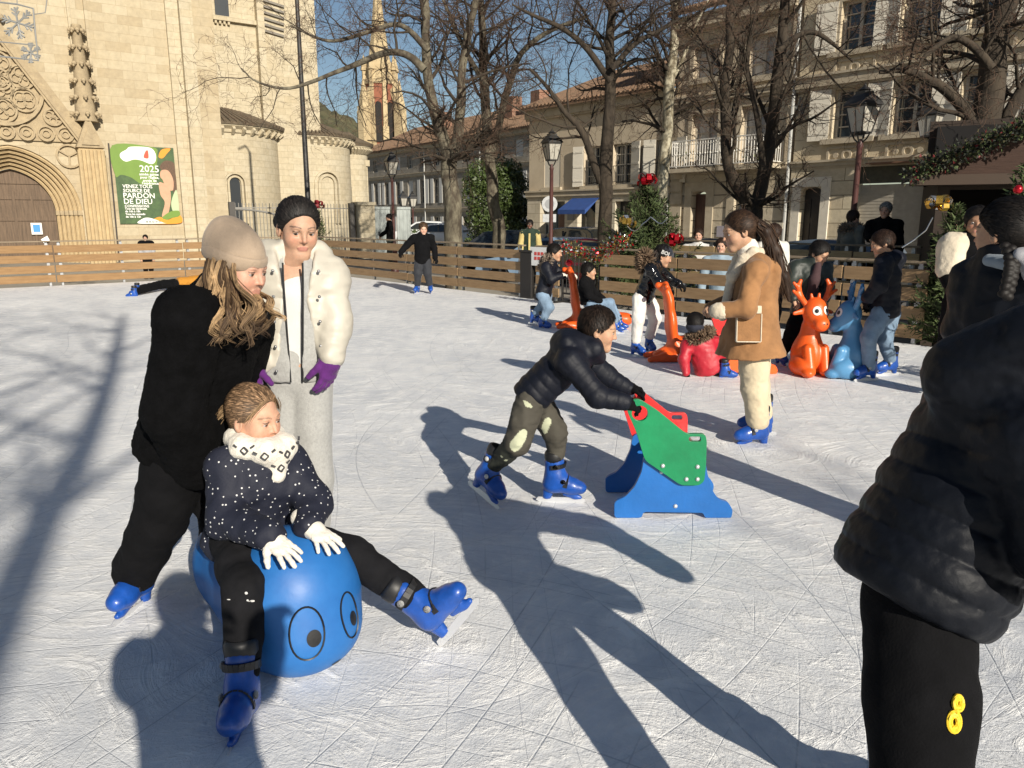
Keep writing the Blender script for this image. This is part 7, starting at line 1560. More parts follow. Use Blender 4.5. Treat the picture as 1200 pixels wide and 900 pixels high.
f.glove(knitw, 'r', (.80, -.50, -.35), (.15, -.25, 1), (.12, .15, .18, .22), .88, 1.14, .22, .0, flip=-1); f.glove(knitw, 'l', (.75, -.62, -.32), (.2, -.15, 1), (.15, .18, .2, .25), .88, 1.14, .22, .0, flip=-1)
hair_cap(f, (.17, .105, .06), .009, .010, .05, .003, pull=(-.0, -.13, -.02))
cs = [[at(262 + i, 478 + i * 2, Ys + .03), at(252, 490 + i, Ys + .05), at(243, 500 + i * 2, Ys + .02), at(236 - i, 512 + 2 * i, Ys - .01)] for i in range(3)]
locks(f, cs, 200, .0028, .009, (.14, .085, .045), (.36, .25, .14), 9, wav=.004)
for sx in (1, -1): locks(f, [[hd.w(sx * .03, .075, .085), hd.w(sx * .068, .055, .04), hd.w(sx * .08, .035, -.01)]], 12, .0016, .006, (.16, .10, .05), (.3, .2, .11), 10)
b = MB(); rnd = random.Random(5)
for k in range(26): p = f.J['kr'] + V(.008 + rnd.gauss(0, .02), -.072 + rnd.uniform(-.004, .004), .0 + rnd.gauss(0, .015)); b.ball(p - f.o, (rnd.uniform(.003, .008), .003, rnd.uniform(.002, .005)), 6, 4)
b.build('snow_smear', white_t, f.root, smooth=True)

# ---- 6. the person close on the right
Yr = 1.42
J = dict(pv=at(1082, 668, Yr), ch=at(1168, 520, Yr + .04), nk=at(1212, 425, Yr + .05), sl=at(1172, 505, Yr + .22), el=at(1260, 560, Yr + .30), wl=at(1330, 650, Yr + .2), sr=at(1225, 520, Yr - .14), er=at(1262, 640, Yr - .22), wr=at(1330, 720, Yr - .1),
         hl=at(1075, 705, Yr + .09), kl=at(1078, 880, Yr + .10), al=at(1090, 1000, Yr + .12), hr=at(1078, 705, Yr - .05), kr=V(.735, 1.18, .46), ar=V(.71, .93, .16))
J['al'][2] = .16
f = Fig('person in black puffer jacket bending at the right edge, seen close from behind', V(J['al'][0], Yr, 0), J, .007, sc=.98)
hd = Head(at(1255, 395, Yr + .05), (.8, .55, -.3), 1.0, skin=SK_M); f.body(hd, lids=False)
def ex(S, s):
    n = s.J['nk']; S.cone(at(1140, 440, Yr - .02), at(1215, 400, Yr - .10), .085, .07, .05); S.cone(at(1150, 430, Yr + .1), at(1215, 395, Yr + .12), .08, .07, .05)
f.jacket(blk_puf, (.172, .185, .178, .175, .13), (.10, .09, .075), hem=.07, sq=1.15, yoke=.095, extra=ex, quilt=(.062, .009), aq=(.06, .006), noise=((.004, 6, 3), (.0022, 34, 4, (1, 1, 2.0)), (.0012, 80, 6)), h=.0044)
f.trousers(black_c, (.106, .084, .076, .074), noise=((.004, 7, 1), (.002, 40, 2)), h=.0065)
f.skate('l', (.7, .7, 0)); f.skate('r', (.75, .6, 0))
def face_pt(px, py, Y0): return at(px, py, Y0)
b = MB(); zp = [at(1152, 700, Yr - .155), at(1143, 715, Yr - .165), at(1139, 731, Yr - .165)]; b.tube([p - f.o for p in zp], .007, 6); b.ball(zp[-1] - f.o, (.008, .006, .016), 8, 6); b.build('pocket_zip', zipm, f.root, smooth=True)
b = MB(); yl = mat('yellow print', (.75, .50, .02), .6)
def onto(S, px, py, y0, y1):
    for yy in np.linspace(y0, y1, 300):
        p = at(px, py, yy)
        if S.eval(p[None])[0] < .004: return p
    return at(px, py, (y0 + y1) / 2)
for cx_, cy_, r_ in ((1123, 824, 9), (1118, 846, 12)):
    for m_ in (.55, .8, 1.0): b.tube([onto(f.last, cx_ + r_ * m_ * .6 * math.cos(t), cy_ + r_ * m_ * math.sin(t), 1.0, 1.7) - f.o for t in np.linspace(0, 2 * math.pi, 17)], .0036, 6)
b.build('yellow_print', yl, f.root, smooth=True)

# ---- 7. person with a braid, right edge
Y7 = 3.05
J = dict(pv=at(1180, 470, Y7), ch=at(1178, 365, Y7), nk=at(1177, 310, Y7), sl=at(1140, 330, Y7 + .10), el=at(1130, 385, Y7 + .12), wl=at(1140, 440, Y7 + .25), sr=at(1222, 332, Y7 - .12), er=at(1240, 390, Y7 - .15), wr=at(1225, 450, Y7 - .05), hl=at(1168, 480, Y7 + .06), kl=at(1170, 590, Y7 + .06), al=at(1170, 640, Y7 + .1), hr=at(1195, 480, Y7 - .06), kr=at(1195, 590, Y7 - .06), ar=at(1195, 645, Y7))
for a in 'lr': J['a' + a][2] = .16
f = Fig('person with a dark braid in black puffer jacket at the right edge, before the chalet', V(J['al'][0], Y7, 0), J, .009)
hd = Head(at(1177, 273, Y7), (-.50, .86, -.05), 1.0, skin=SK_M, brow=BK); f.body(hd, hh=.004)
f.jacket(blk_puf, (.19, .195, .185, .19, .14), (.085, .08, .07), hem=.10, quilt=(.06, .005), aq=(.06, .003), yoke=.09, collar=.09)
f.trousers(black_c); f.skate('l', (-.8, .6, 0)); f.skate('r', (-.8, .6, 0))
hair_cap(f, (.010, .008, .007), .020, .014, .07, .004, pull=(.02, -.13, -.02)); T = SDF(); bp = catmull([at(1180, 285, Y7 - .12), at(1186, 305, Y7 - .2), at(1184, 325, Y7 - .22), at(1178, 348, Y7 - .22)], 6)
for i in range(1, len(bp)): sd = (-1) ** i * .010; T.ell(bp[i] + V(sd, 0, 0), (.020, .018, .016), None, .004)
f.put(T, 'braid', hairm, .004, col=lambda v: np.tile(np.array(BK), (len(v), 1)))
S = SDF(); S.cone(at(1160, 305, Y7 - .04), at(1180, 308, Y7 - .1), .026, .03, .02); f.put(S, 'pale_collar', cloth('pale blue knit', (.22, .26, .30)), .007); S = SDF(); S.cone(at(1200, 300, Y7 - .2), at(1218, 322, Y7 - .22), .036, .045, .02); f.put(S, 'silver_hood_lining', cloth('silver nylon', (.30, .30, .32), .3), .007, ((.01, 25, 1),))

# ---- generic smaller figures
def small(label, J, base, hd, jm, tm, hc, h=.012, sc=.8, tors=(.165, .165, .155, .165, .12), arms=(.08, .072, .06), hem=.09, skates=None, glove=None, trad=(.105, .09, .075, .07), quilt=None, aq=None, cap=True, extra=None, ghands=((1, 0, -.3), (0, -.3, 1)), noise=((.008, 14, 3), (.004, 36, 4)), ssc=None, hand_dir=None):
    f = Fig(label, base, J, h, sc=sc)
    f.body(hd, limb=.04, hh=max(.0042, h * .5), hands=False, lids=h < .011)
    f.jacket(jm, tors, arms, hem=hem, quilt=quilt, aq=aq, extra=extra, noise=noise, yoke=.085)
    f.trousers(tm, trad)
    for i, a in enumerate('lr'):
        if skates: f.skate(a, skates[i] if isinstance(skates[0], tuple) else skates, (0, 0, 1), ssc or sc * .98)
        d = hand_dir[a] if hand_dir and a in hand_dir else unit(f.J['w' + a] - f.J['e' + a]) * .8 + np.array(ghands[0]) * .3
        f.glove(glove or cloth('skin glove', hd.skin, .6), a, d, ghands[1], (.7,) * 4, sc * .95, 1.2 if glove else 1.0, name='glove' if glove else 'hand', h=max(.0055, h * .55))
    if cap: hair_cap(f, hc, .014, .026, .055, .003, h=max(.005, h * .5))
    return f

# ---- 9. boy behind the orange reindeer
Y9 = 7.75
J = dict(pv=at(943, 362, Y9), ch=at(949, 325, Y9 - .05), nk=at(955, 308, Y9 - .08), sr=at(932, 313, Y9 - .03), er=at(927, 334, Y9 - .12), wr=at(930, 350, Y9 - .25), sl=at(968, 315, Y9 - .03), el=at(971, 336, Y9 - .12), wl=at(966, 351, Y9 - .26), hr=at(936, 368, Y9), kr=at(928, 393, Y9 - .05), ar=at(914, 417, Y9 + .02), hl=at(950, 368, Y9), kl=at(944, 392, Y9 - .08), al=at(935, 415, Y9 - .05))
f = small('boy in dark green jacket behind the orange reindeer helper, looking down', J, G(925, 428), Head(at(960, 297, Y9 - .1), (.45, -.75, -.5), .95, skin=SK_M, brow=BK, child=True), dgreen, black_c, BK, .010, .82, skates=((.5, -.9, 0), (.2, -1, 0)))
S = SDF(); S.chain([f.J['nk'] + V(.0, -.08, -.02), f.J['ch'] + f.F * .13, f.J['pv'] + f.F * .13 + V(0, 0, .08)], [.035, .05, .05], .03); f.put(S, 'undershirt', cloth('maroon jersey', (.05, .022, .025)), .01)

# ---- 10. boy in navy puffer and jeans
Y0 = 7.12
J = dict(pv=at(1037, 362, Y0), ch=at(1040, 322, Y0 - .02), nk=at(1036, 301, Y0 - .02), sl=at(1036, 309, Y0 - .14), el=at(1030, 334, Y0 - .20), wl=at(1017, 349, Y0 - .16), sr=at(1040, 309, Y0 + .13), er=at(1030, 332, Y0 + .15), wr=at(1017, 352, Y0 + .08), hl=at(1032, 368, Y0 - .08), kl=at(1018, 396, Y0 - .12), al=at(1019, 434, Y0 - .10), hr=at(1043, 368, Y0 + .06), kr=at(1036, 396, Y0 + .06), ar=at(1044, 424, Y0 + .15))
f = small('boy in navy puffer and light jeans pushing the blue reindeer helper', J, G(1030, 448), Head(at(1034, 286, Y0 - .03), (-.92, .2, -.35), .95, skin=SK_M, brow=BK, child=True), navy, jean, BR, .0085, .86, tors=(.185, .195, .185, .18, .13), arms=(.095, .085, .068), hem=.08, quilt=(.06, .005), aq=(.06, .003), skates=((-1, -.25, 0), (-.95, -.2, 0)), glove=black_c, trad=(.105, .082, .07, .066), extra=lambda S, s: S.ell(s.J['nk'] + V(.10, 0, -.02), (.09, .12, .08), None, .03), ssc=.92)

# ---- 11. child in red sitting on the ice
Y1 = 7.3
J = dict(pv=at(832, 428, Y1), ch=at(824, 405, Y1 - .0), nk=at(819, 391, Y1), sl=at(806, 402, Y1 - .02), el=at(801, 420, Y1 - .05), wl=at(804, 437, Y1 - .08), sr=at(840, 402, Y1 + .05), er=at(850, 415, Y1 + .12), wr=at(856, 412, Y1 + .3), hl=at(830, 431, Y1 - .02), kl=at(848, 428, Y1 + .08), al=at(850, 432, Y1 - .12), hr=at(838, 430, Y1 + .08), kr=at(856, 424, Y1 + .2), ar=at(866, 432, Y1 + .25))
f = small('small child in red fur trimmed coat sitting on the ice, seen from behind', J, G(832, 442), Head(at(815, 380, Y1), (.5, .85, -.1), .88, skin=SK_M, child=True), red_c, cloth('black white camouflage', (.02, .02, .02), c2=(.4, .4, .4), vs=20), BK, .0085, .70, tors=(.225, .23, .205, .18, .12), hem=.10, skates=((.95, -.15, .15), (.9, .3, .1)), glove=black_c)
S = SDF(); S.ell(f.hd.w(0, -.02, -.03), V(.085, .095, .06), f.hd.F, .02); f.put(S, 'navy_hood', cloth('navy fleece', (.012, .014, .026)), .007, ((.004, 25, 1),)); fF = np.array([f.R, f.F, f.U]); fur_ring(f, f.J['nk'] + V(.004, -.01, -.015), fF, .11, .095, .028, 2600, .042, furb, 3)

# ---- 12. girl in glossy black jacket and white trousers
Y2 = 8.42
J = dict(pv=at(755, 346, Y2), ch=at(763, 322, Y2 - .02), nk=at(769, 310, Y2 - .02), sr=at(762, 315, Y2 - .14), er=at(772, 331, Y2 - .2), wr=at(783, 338, Y2 - .12), sl=at(770, 314, Y2 + .13), el=at(784, 327, Y2 + .18), wl=at(795, 333, Y2 + .12), hr=at(750, 350, Y2 - .07), kr=at(748, 374, Y2 - .12), ar=at(745, 402, Y2 - .1), hl=at(760, 350, Y2 + .07), kl=at(768, 373, Y2 + .05), al=at(761, 396, Y2 + .12))
f = small('girl in glossy black jacket and white trousers gripping the tall orange helper', J, G(752, 412), Head(at(777, 300, Y2 - .02), (.9, -.2, -.35), .93, skin=SK_M, brow=BK, child=True), gloss, whitep, BK, .0085, .80, tors=(.15, .165, .16, .165, .12), quilt=(.055, .005), aq=(.055, .003), skates=((.35, -1, 0), (.6, -.7, 0)), glove=black_c, trad=(.10, .086, .076, .070), cap=False)
hair_cap(f, BK, .014, .01, .07, .003, h=.005)
S = SDF(); S.ell(f.hd.w(0, -.01, .05), V(.088, .106, .085) * .93, f.hd.F, .02); S.cut(f.hd.w(0, 0, .03), f.hd.d(0, -.1, -1), .006); hat = f.put(S, 'knit_hat', cloth('navy knit hat', (.014, .017, .028), .95), .006)
Mt = Matrix.Translation(f.hd.w(.087, .03, .048) - f.o) @ Matrix(((*f.hd.F[1], 0), (*(-f.hd.F[0]), 0), (*f.hd.F[2], 0), (0, 0, 0, 1))).transposed()
text('hat_lettering', 'BOI', .055, (-.06, -.006, -.02), mat('hat letters', (.5, .5, .48), .6), hat, M=Mt, bold=.002)
fur_ring(f, f.J['nk'] + V(-.13, -.03, .04), np.array([unit(V(.2, -1, .1)), unit(V(.1, .2, 1)), unit(V(-1, 0, .2))]), .055, .06, .045, 2200, .06, furb, 4, name='fur_hood')
locks(f, [[at(769, 296, Y2 - .08), at(763, 306, Y2 - .1), at(760, 316, Y2 - .14)]], 40, .008, .02, BK, BR, 3)

# ---- 13. child riding the orange sled, 14. girl pushing it
Y3 = 10.15
J = dict(pv=at(689, 355, Y3), ch=at(686, 338, Y3), nk=at(687, 328, Y3), sr=at(684, 332, Y3 - .14), er=at(690, 346, Y3 - .18), wr=at(703, 353, Y3 - .14), sl=at(690, 332, Y3 + .13), el=at(698, 345, Y3 + .16), wl=at(708, 352, Y3 + .12), hr=at(692, 357, Y3 - .08), kr=at(713, 356, Y3 - .12), ar=at(722, 378, Y3 - .12), hl=at(692, 357, Y3 + .08), kl=at(714, 355, Y3 + .12), al=at(726, 376, Y3 + .1))
f = small('child in black jacket riding the orange sled helper by the gate', J, G(700, 385), Head(at(690, 318, Y3), (.9, -.2, -.05), .9, skin=SK_M, brow=BK, child=True), black_c, jean, BK, .011, .72, skates=(1, -.2, 0), glove=knitw, hem=.03)
Y4 = 10.65
J = dict(pv=at(637, 343, Y4), ch=at(642, 321, Y4), nk=at(647, 308, Y4), sr=at(640, 313, Y4 - .14), er=at(646, 328, Y4 - .2), wr=at(656, 323, Y4 - .18), sl=at(647, 312, Y4 + .13), el=at(658, 322, Y4 + .1), wl=at(668, 322, Y4 + .0), hr=at(635, 346, Y4 - .07), kr=at(643, 360, Y4 - .1), ar=at(636, 375, Y4 - .08), hl=at(640, 346, Y4 + .07), kl=at(637, 358, Y4 + .05), al=at(626, 368, Y4 + .12))
f = small('girl in navy coat with fur hood and jeans pushing the orange sled', J, G(632, 383), Head(at(650, 296, Y4), (.92, -.25, -.15), .95, skin=SK_M, brow=BK), navy, jean, BK, .011, .85, tors=(.16, .165, .155, .16, .12), hem=.14, skates=((.7, -.4, -.1), (.8, -.6, -.1)), glove=knitw)
fur_ring(f, f.J['nk'] + V(-.09, -.02, .0), np.array([unit(V(.2, -1, .1)), unit(V(.3, .2, 1)), unit(V(-1, 0, .2))]), .09, .08, .035, 1300, .06, furg, 5)

# ---- 15. the far boy, 16. the one lying on the ice
Y5 = 15.5
J = dict(pv=at(495, 304, Y5), ch=at(495, 286, Y5), nk=at(495, 276, Y5), sr=at(485, 279, Y5), er=at(477, 287, Y5), wr=at(470, 295, Y5 - .1), sl=at(505, 279, Y5), el=at(509, 291, Y5), wl=at(510, 302, Y5 - .1), hr=at(491, 306, Y5), kr=at(490, 320, Y5 - .05), ar=at(489, 335, Y5), hl=at(500, 306, Y5), kl=at(501, 320, Y5 - .05), al=at(504, 335, Y5))
f = small('boy all in black skating alone by the far corner of the fence', J, G(496, 343), Head(at(496, 268, Y5 - .02), (.3, -1, -.3), .98, skin=SK_L, brow=BR, child=True), black_c, cloth('charcoal jersey', (.02, .022, .028)), (.06, .035, .02), .012, .92, tors=(.16, .165, .16, .17, .12), skates=((.2, -1, 0), (-.3, -1, 0)), glove=black_c)
Y6 = 14.6
g0 = G(214, 341); U6 = V(0, 0, 1)
J = dict(pv=g0 + V(.0, 0, .18), ch=g0 + V(.38, .25, .22), nk=g0 + V(.52, .36, .26), sl=g0 + V(.42, .42, .24), el=g0 + V(.55, .5, .1), wl=g0 + V(.8, .5, .05), sr=g0 + V(.48, .12, .22), er=g0 + V(.6, .0, .12), wr=g0 + V(.8, -.1, .05), hl=g0 + V(-.05, .1, .16), kl=g0 + V(-.42, .12, .14), al=G(158, 345) + V(.0, .1, .1), hr=g0 + V(-.05, -.06, .14), kr=g0 + V(-.44, -.02, .13), ar=G(156, 347) + V(.02, 0, .08))
f = small('person in orange top and black trousers lying on the ice near the church side fence', J, g0, Head(g0 + V(.68, .45, .28), (.6, .3, .6), 1, skin=SK_L), cloth('orange fleece', (.42, .18, .015)), black_c, BK, .012, .9, skates=(-1, -.2, .1))

# ---- 8. person with a cream shawl at the chalet, and one with a phone
J = pose((at(1139, 300, 6.3)[0], 6.3, 0), R(200), 1.58, 0, (.14, -.03, .12), (.14, -.03, .12))
f = small('person with cream shawl over the shoulders standing before the chalet opening', J, (at(1139, 300, 6.3)[0], 6.3, 0), Head(J['hd'], (-.45, -.9, -.1), 1.0, skin=SK_D, brow=BK), black_c, black_c, BK, .012, .98)
S = SDF(); S.chain([J['nk'] + V(.02, .03, .02), J['sl'] + V(.0, -.03, .0), J['el'] + V(0, -.05, -.02), J['wl'] + V(0, -.04, .02)], [.07, .10, .10, .08], .05); S.chain([J['nk'], J['sr'] + V(0, -.03, 0), J['er'] + V(0, -.05, 0)], [.07, .10, .10], .05); f.put(S, 'shawl', sherpa, .011, ((.012, 14, 2, (1, 1, .3)), (.004, 50, 1)))
b0 = (at(1112, 300, 9.6)[0], 9.6, 0); J = pose(b0, R(190), 1.5, 0, (.2, 0, .18), (.2, -.05, .18)); J['wr'] = at(1097, 318, 9.25); J['er'] = at(1108, 320, 9.45)
f = small('person in dark clothes behind the thin fir holding up a phone', J, b0, Head(J['hd'], (-.5, -.9, -.2), .98, skin=SK_M), black_c, black_c, BK, .013, .95, hand_dir={'r': V(-.3, -.2, .9)})
ph = empty('phone', at(1090, 308, 9.2), 'dark phone held up beside the thin fir', 'phone'); MB().box(-.036, .036, -.004, .004, -.075, .075).build('case', skk, ph, bevel=.003); MB().box(-.032, .032, -.0062, -.0045, -.07, .07).build('screen', glass, ph)

# ---- onlookers beyond the fences
def onlooker(label, px, py_top, Y, yaw, jm, tm, hc, skin, gz=None, f=None, sc=1.0, sit=0, **k):
    p = at(px, py_top, Y); z0 = GZ if gz is None else gz; H_ = p[2] - z0 + sit; J = pose((p[0], p[1], z0 - sit), yaw, H_, 0, k.pop('armL', (.05, 0, -.02)), k.pop('armR', (.05, 0, -.02))); q = min(1.0, H_ / 1.68)
    return small(label, J, (p[0], p[1], z0), Head(J['hd'], f or (math.sin(yaw), math.cos(yaw), -.1), q, skin=skin), jm, tm, hc, .015, q, **k)
f = onlooker('man in dark green jacket with yellow sleeves standing before the parked cars', 621, 257, 20.8, R(185), cloth('letterman green', (.012, .03, .018)), black_c, BK, (.07, .04, .028), gz=-.35)
S = SDF(); [S.chain([f.J['s' + a], f.J['e' + a], f.J['w' + a]], [.088, .082, .07], .02) for a in 'lr']; f.put(S, 'yellow_sleeve', cloth('pale yellow sleeve', (.5, .40, .16)), .014); b = MB(); b.bar(f.J['nk'] + f.F * .12 - V(0, 0, .06) - f.o, f.J['pv'] + f.F * .17 - f.o, .05, .02); b.build('placket', _M['pale yellow sleeve'], f.root)
f = onlooker('grey haired man in black coat standing behind the terrace barrier', 1039, 236, 12.3, R(215), black_c, black_c, (.26, .245, .22), SK_L, gz=-.1, f=(-.6, -.75, -.1), armR=(.12, -.05, .2))
f = onlooker('woman in grey green coat partly hidden by the maroon lamp post', 1000, 246, 12.8, R(70), cloth('grey green wool', (.10, .10, .085), c2=(.16, .16, .14), vs=6), black_c, BR, SK_L, gz=-.1, sc=1)
fur_ring(f, f.J['nk'], np.array([f.R, f.F, f.U]), .12, .11, .04, 900, .08, furg, 6)
f = onlooker('person in black looking at a phone beside the far lamp post', 456, 250, 26.8, R(265), black_c, dgreen, BK, SK_L, gz=-.25, armL=(.16, -.04, .12), armR=(.16, -.04, .12))
ph = empty('phone', f.J['wl'] + V(-.05, 0, .06), 'phone in the hands of the person by the far lamp post', 'phone'); MB().box(-.02, .02, -.04, .04, -.07, .07).build('case', skk, ph)
f = onlooker('child in grey and black top looking over the church side fence', 170, 275, 24.0, R(165), cloth('pale grey top', (.35, .35, .36)), black_c, BK, SK_L)
S = SDF(); S.cone(f.J['sl'], f.J['sr'], .095, .095, .03); S.cone(f.J['ch'] + V(0, 0, .08), f.J['ch'], .15, .14, .03, sq=(f.F, 1.3)); f.put(S, 'black_yoke', black_c, .014)
f = onlooker('girl in white shirt sitting behind the pale terrace barrier', 819, 266, 15.2, R(195), white_t, jean, BR, SK_L, sit=.4)
f = onlooker('person in pale denim jacket behind the barrier left of the camel coat', 846, 277, 12.6, R(200), cloth('pale denim', (.25, .33, .40)), black_c, BR, SK_L, sit=.45)
f = onlooker('person with brown hair just behind the shoulder of the camel coat girl', 907, 262, 9.0, R(160), cloth('off white fleece', (.6, .58, .52)), black_c, BR, SK_L, gz=0.0, f=(.2, 1, 0))
# the photographer, whose shadow falls across the ice
J = pose((.27, -.42, 0), 0, 1.70, .02, (.16, -.06, .33), (.16, -.06, .33))
f = small('photographer in dark coat standing behind the camera', J, (.27, -.42, 0), Head(J['hd'], (0, 1, -.2), 1.0), black_c, black_c, BK, .016, 1.0, skates=(0, 1, 0))

# ================================================================== SKATING HELPERS
pl_blue = mat('blue moulded plastic', (.012, .105, .34), .48, c2=(.020, .145, .42), vscale=7, bump=.06, bscale=45, spec=.5, detail=10); pl_or = mat('orange moulded plastic', (.72, .10, .012), .38, var=.08, vscale=6, bump=.12, bscale=60, spec=.5)
pl_lb = mat('light blue moulded plastic', (.085, .25, .46), .38, var=.10, vscale=6, bump=.12, bscale=60); ink = mat('black eye paint', (.008, .008, .009), .4, var=.6, vscale=60); eyew = mat('white eye paint', (.75, .74, .70), .4)
def surf(S, c, d):
    """First point of the solid met from far out along d, coming towards c, and its normal."""
    d = unit(d); t = np.linspace(.9, 0, 500); P = c + d * t[:, None]; v = S.eval(P); k = int(np.argmax(v < 0)); k = max(1, k); a = v[k - 1] / (v[k - 1] - v[k] + 1e-9); p = P[k - 1] * (1 - a) + P[k] * a
    e = .004; n = unit([S.eval((p + V(e, 0, 0))[None])[0] - S.eval((p - V(e, 0, 0))[None])[0], S.eval((p + V(0, e, 0))[None])[0] - S.eval((p - V(0, e, 0))[None])[0], S.eval((p + V(0, 0, e))[None])[0] - S.eval((p - V(0, 0, e))[None])[0]]); return p, n
def decal(S, c, d, rx, rz, up=(0, 0, 1), off=(0, 0), n=28, fill=True, proud=.0015, wd=.004, b=None, rot=0):
    """An elliptical mark wrapped onto the solid around the direction d."""
    p0, nn = surf(S, c, d); r = unit(np.cross(V(*up), d)); u = unit(np.cross(d, r)); b = b or MB()
    def pt(x, z):
        q = p0 + r * x + u * z; dd = q - c; p, m = surf(S, c, dd); return p + m * proud
    ca, sa = math.cos(rot), math.sin(rot); E = lambda t, k: pt(off[0] + k * (rx * math.cos(t) * ca - rz * math.sin(t) * sa), off[1] + k * (rx * math.cos(t) * sa + rz * math.sin(t) * ca)); ts = [2 * math.pi * i / n for i in range(n)]
    if fill:
        vs = [pt(*off)] + [E(t, .5) for t in ts] + [E(t, 1) for t in ts]; b.add(vs, [(0, 1 + i, 1 + (i + 1) % n) for i in range(n)] + [(1 + i, 1 + n + i, 1 + n + (i + 1) % n, 1 + (i + 1) % n) for i in range(n)])
    else: b.tube([E(t, 1) for t in ts + ts[:1]], wd, 5)
    return b
# ---- blue seal
hc = at(349, 716, 2.42); hc[2] = .225; fd = unit(V(.62, -.78, 0)); bk = -fd; sd = V(-fd[1], fd[0], 0); rear = hc + bk * .50
S = SDF(); Fh = frame(fd); S.ell(hc + V(0, 0, .0), (.215, .20, .235), Fh, .03); S.cone(hc + V(0, 0, .0) + bk * .05, rear + V(0, 0, -.02), .205, .175, .08); S.cone(hc + bk * .05 + V(0, 0, -.12), rear + V(0, 0, -.12), .19, .17, .08); S.ell(rear + bk * .05 + V(0, 0, -.05), (.17, .15, .17), Fh, .06)
S.ell(hc + fd * .10 + V(0, 0, -.10), (.17, .12, .12), Fh, .06); S.cut((0, 0, .004), (0, 0, -1), .02)
o = V(hc[0], hc[1], 0); sr_ = empty('seal_helper', o, 'blue seal shaped sliding seat with big outlined eyes, the girl sits on it', 'skating aid'); so_ = S.build('body', pl_blue, sr_, .008, ((.0015, 12, 1),), None, o)
b = MB(); b2 = MB()
for (px, py, rx, rz, ox, oz) in ((360, 741, .056, .086, .02, -.008), (411, 719, .040, .078, .012, -.015)):
    tp = at(px, py, 2.25); best = None
    for yy in np.linspace(2.0, 2.6, 80):
        p = at(px, py, yy)
        if S.eval(p[None])[0] < .004: best = p; break
    best = tp if best is None else best; d = best - hc; decal(S, hc, d, rx, rz, fill=False, wd=.0034, b=b); decal(S, hc, d, rx * .42, rz * .30, off=(-ox * .9 if False else ox, -rz * .28), b=b2)
for p_ in ((395, 777),):
    for yy in np.linspace(2.0, 2.6, 120):
        p = at(*p_, yy)
        if S.eval(p[None])[0] < .004: decal(S, hc, p - hc, .020, .010, b=b2); break
islands(b, 'eye_outline', ink, sr_, Matrix.Translation(-Vector(o)), True); islands(b2, 'pupil', ink, sr_, Matrix.Translation(-Vector(o)))
hp = SDF(); r0 = rear + bk * .08; hp.chain([r0 + sd * .10 + V(0, 0, .08), r0 + sd * .11 + bk * .05 + V(0, 0, .42), r0 + sd * .05 + bk * .06 + V(0, 0, .50), r0 - sd * .05 + bk * .06 + V(0, 0, .50), r0 - sd * .11 + bk * .05 + V(0, 0, .42), r0 - sd * .10 + V(0, 0, .08)], [.04, .03, .028, .028, .03, .04], .02); hp.cone(r0 + V(0, 0, .12), r0 + bk * .03 + V(0, 0, .32), .10, .09, .04, sq=(bk, 3.2)); hp.build('handle', pl_blue, sr_, .008, (), None, o)

# ---- panel helper: two blue side plates, a green and a red panel
def rounded(pts, r=.02, n=4):
    out = []; m = len(pts)
    for i in range(m):
        p0, p, p1 = (V(*pts[i - 1]), V(*pts[i]), V(*pts[(i + 1) % m])); a, c = unit(p0 - p), unit(p1 - p); rr = min(r, np.linalg.norm(p0 - p) * .45, np.linalg.norm(p1 - p) * .45); A, C = p + a * rr, p + c * rr
        for k in range(n + 1): t = k / n; out.append(tuple(A * (1 - t) ** 2 + 2 * p * t * (1 - t) + C * t * t))
    return out
gp = mat('green panel plastic', (.004, .20, .075), .34, var=.25, vscale=4, bump=.08, bscale=50); rp = mat('red panel plastic', (.62, .03, .03), .34, var=.08, bump=.08, bscale=50); bpz = mat('blue panel plastic', (.010, .12, .40), .38, var=.12, vscale=5, bump=.1, bscale=50); ypz = mat('yellow panel plastic', (.75, .45, .02), .36)
YN, YF = 3.66, 4.03
PN = Plane((at(790, 600, YN)[0], YN), R(90.0)); zx = lambda px, py: PN.uv(px, py)
def px_out(pts): return [zx(*p) for p in pts]
blue_o = px_out([(720, 588), (733, 582), (744, 570), (752, 553), (755, 535), (790, 520), (826, 535), (829, 555), (835, 575), (842, 585), (853, 588), (859, 598), (857, 608), (852, 611), (826, 611), (824, 601), (754, 600), (752, 608), (720, 609)])
green_o = px_out([(734, 480), (736, 468), (748, 466), (770, 480), (803, 507), (825, 507), (827, 515), (826, 545), (824, 562), (818, 567), (797, 567), (755, 538), (745, 505)])
holes = [[zx(749 + 9.5 * math.cos(t), 483 + 9 * math.sin(t)) for t in np.linspace(0, 2 * math.pi, 18)[:-1]], rounded(px_out([(806, 510), (820, 510), (820, 516), (806, 516)]), .012)]
hx = np.mean([p[0] for p in blue_o])
def shift(L): return [(x - hx, z) for x, z in L]
blue_o = [(x, max(z, .002) if z > .03 else (.003 if z < .03 else z)) for x, z in shift(blue_o)]
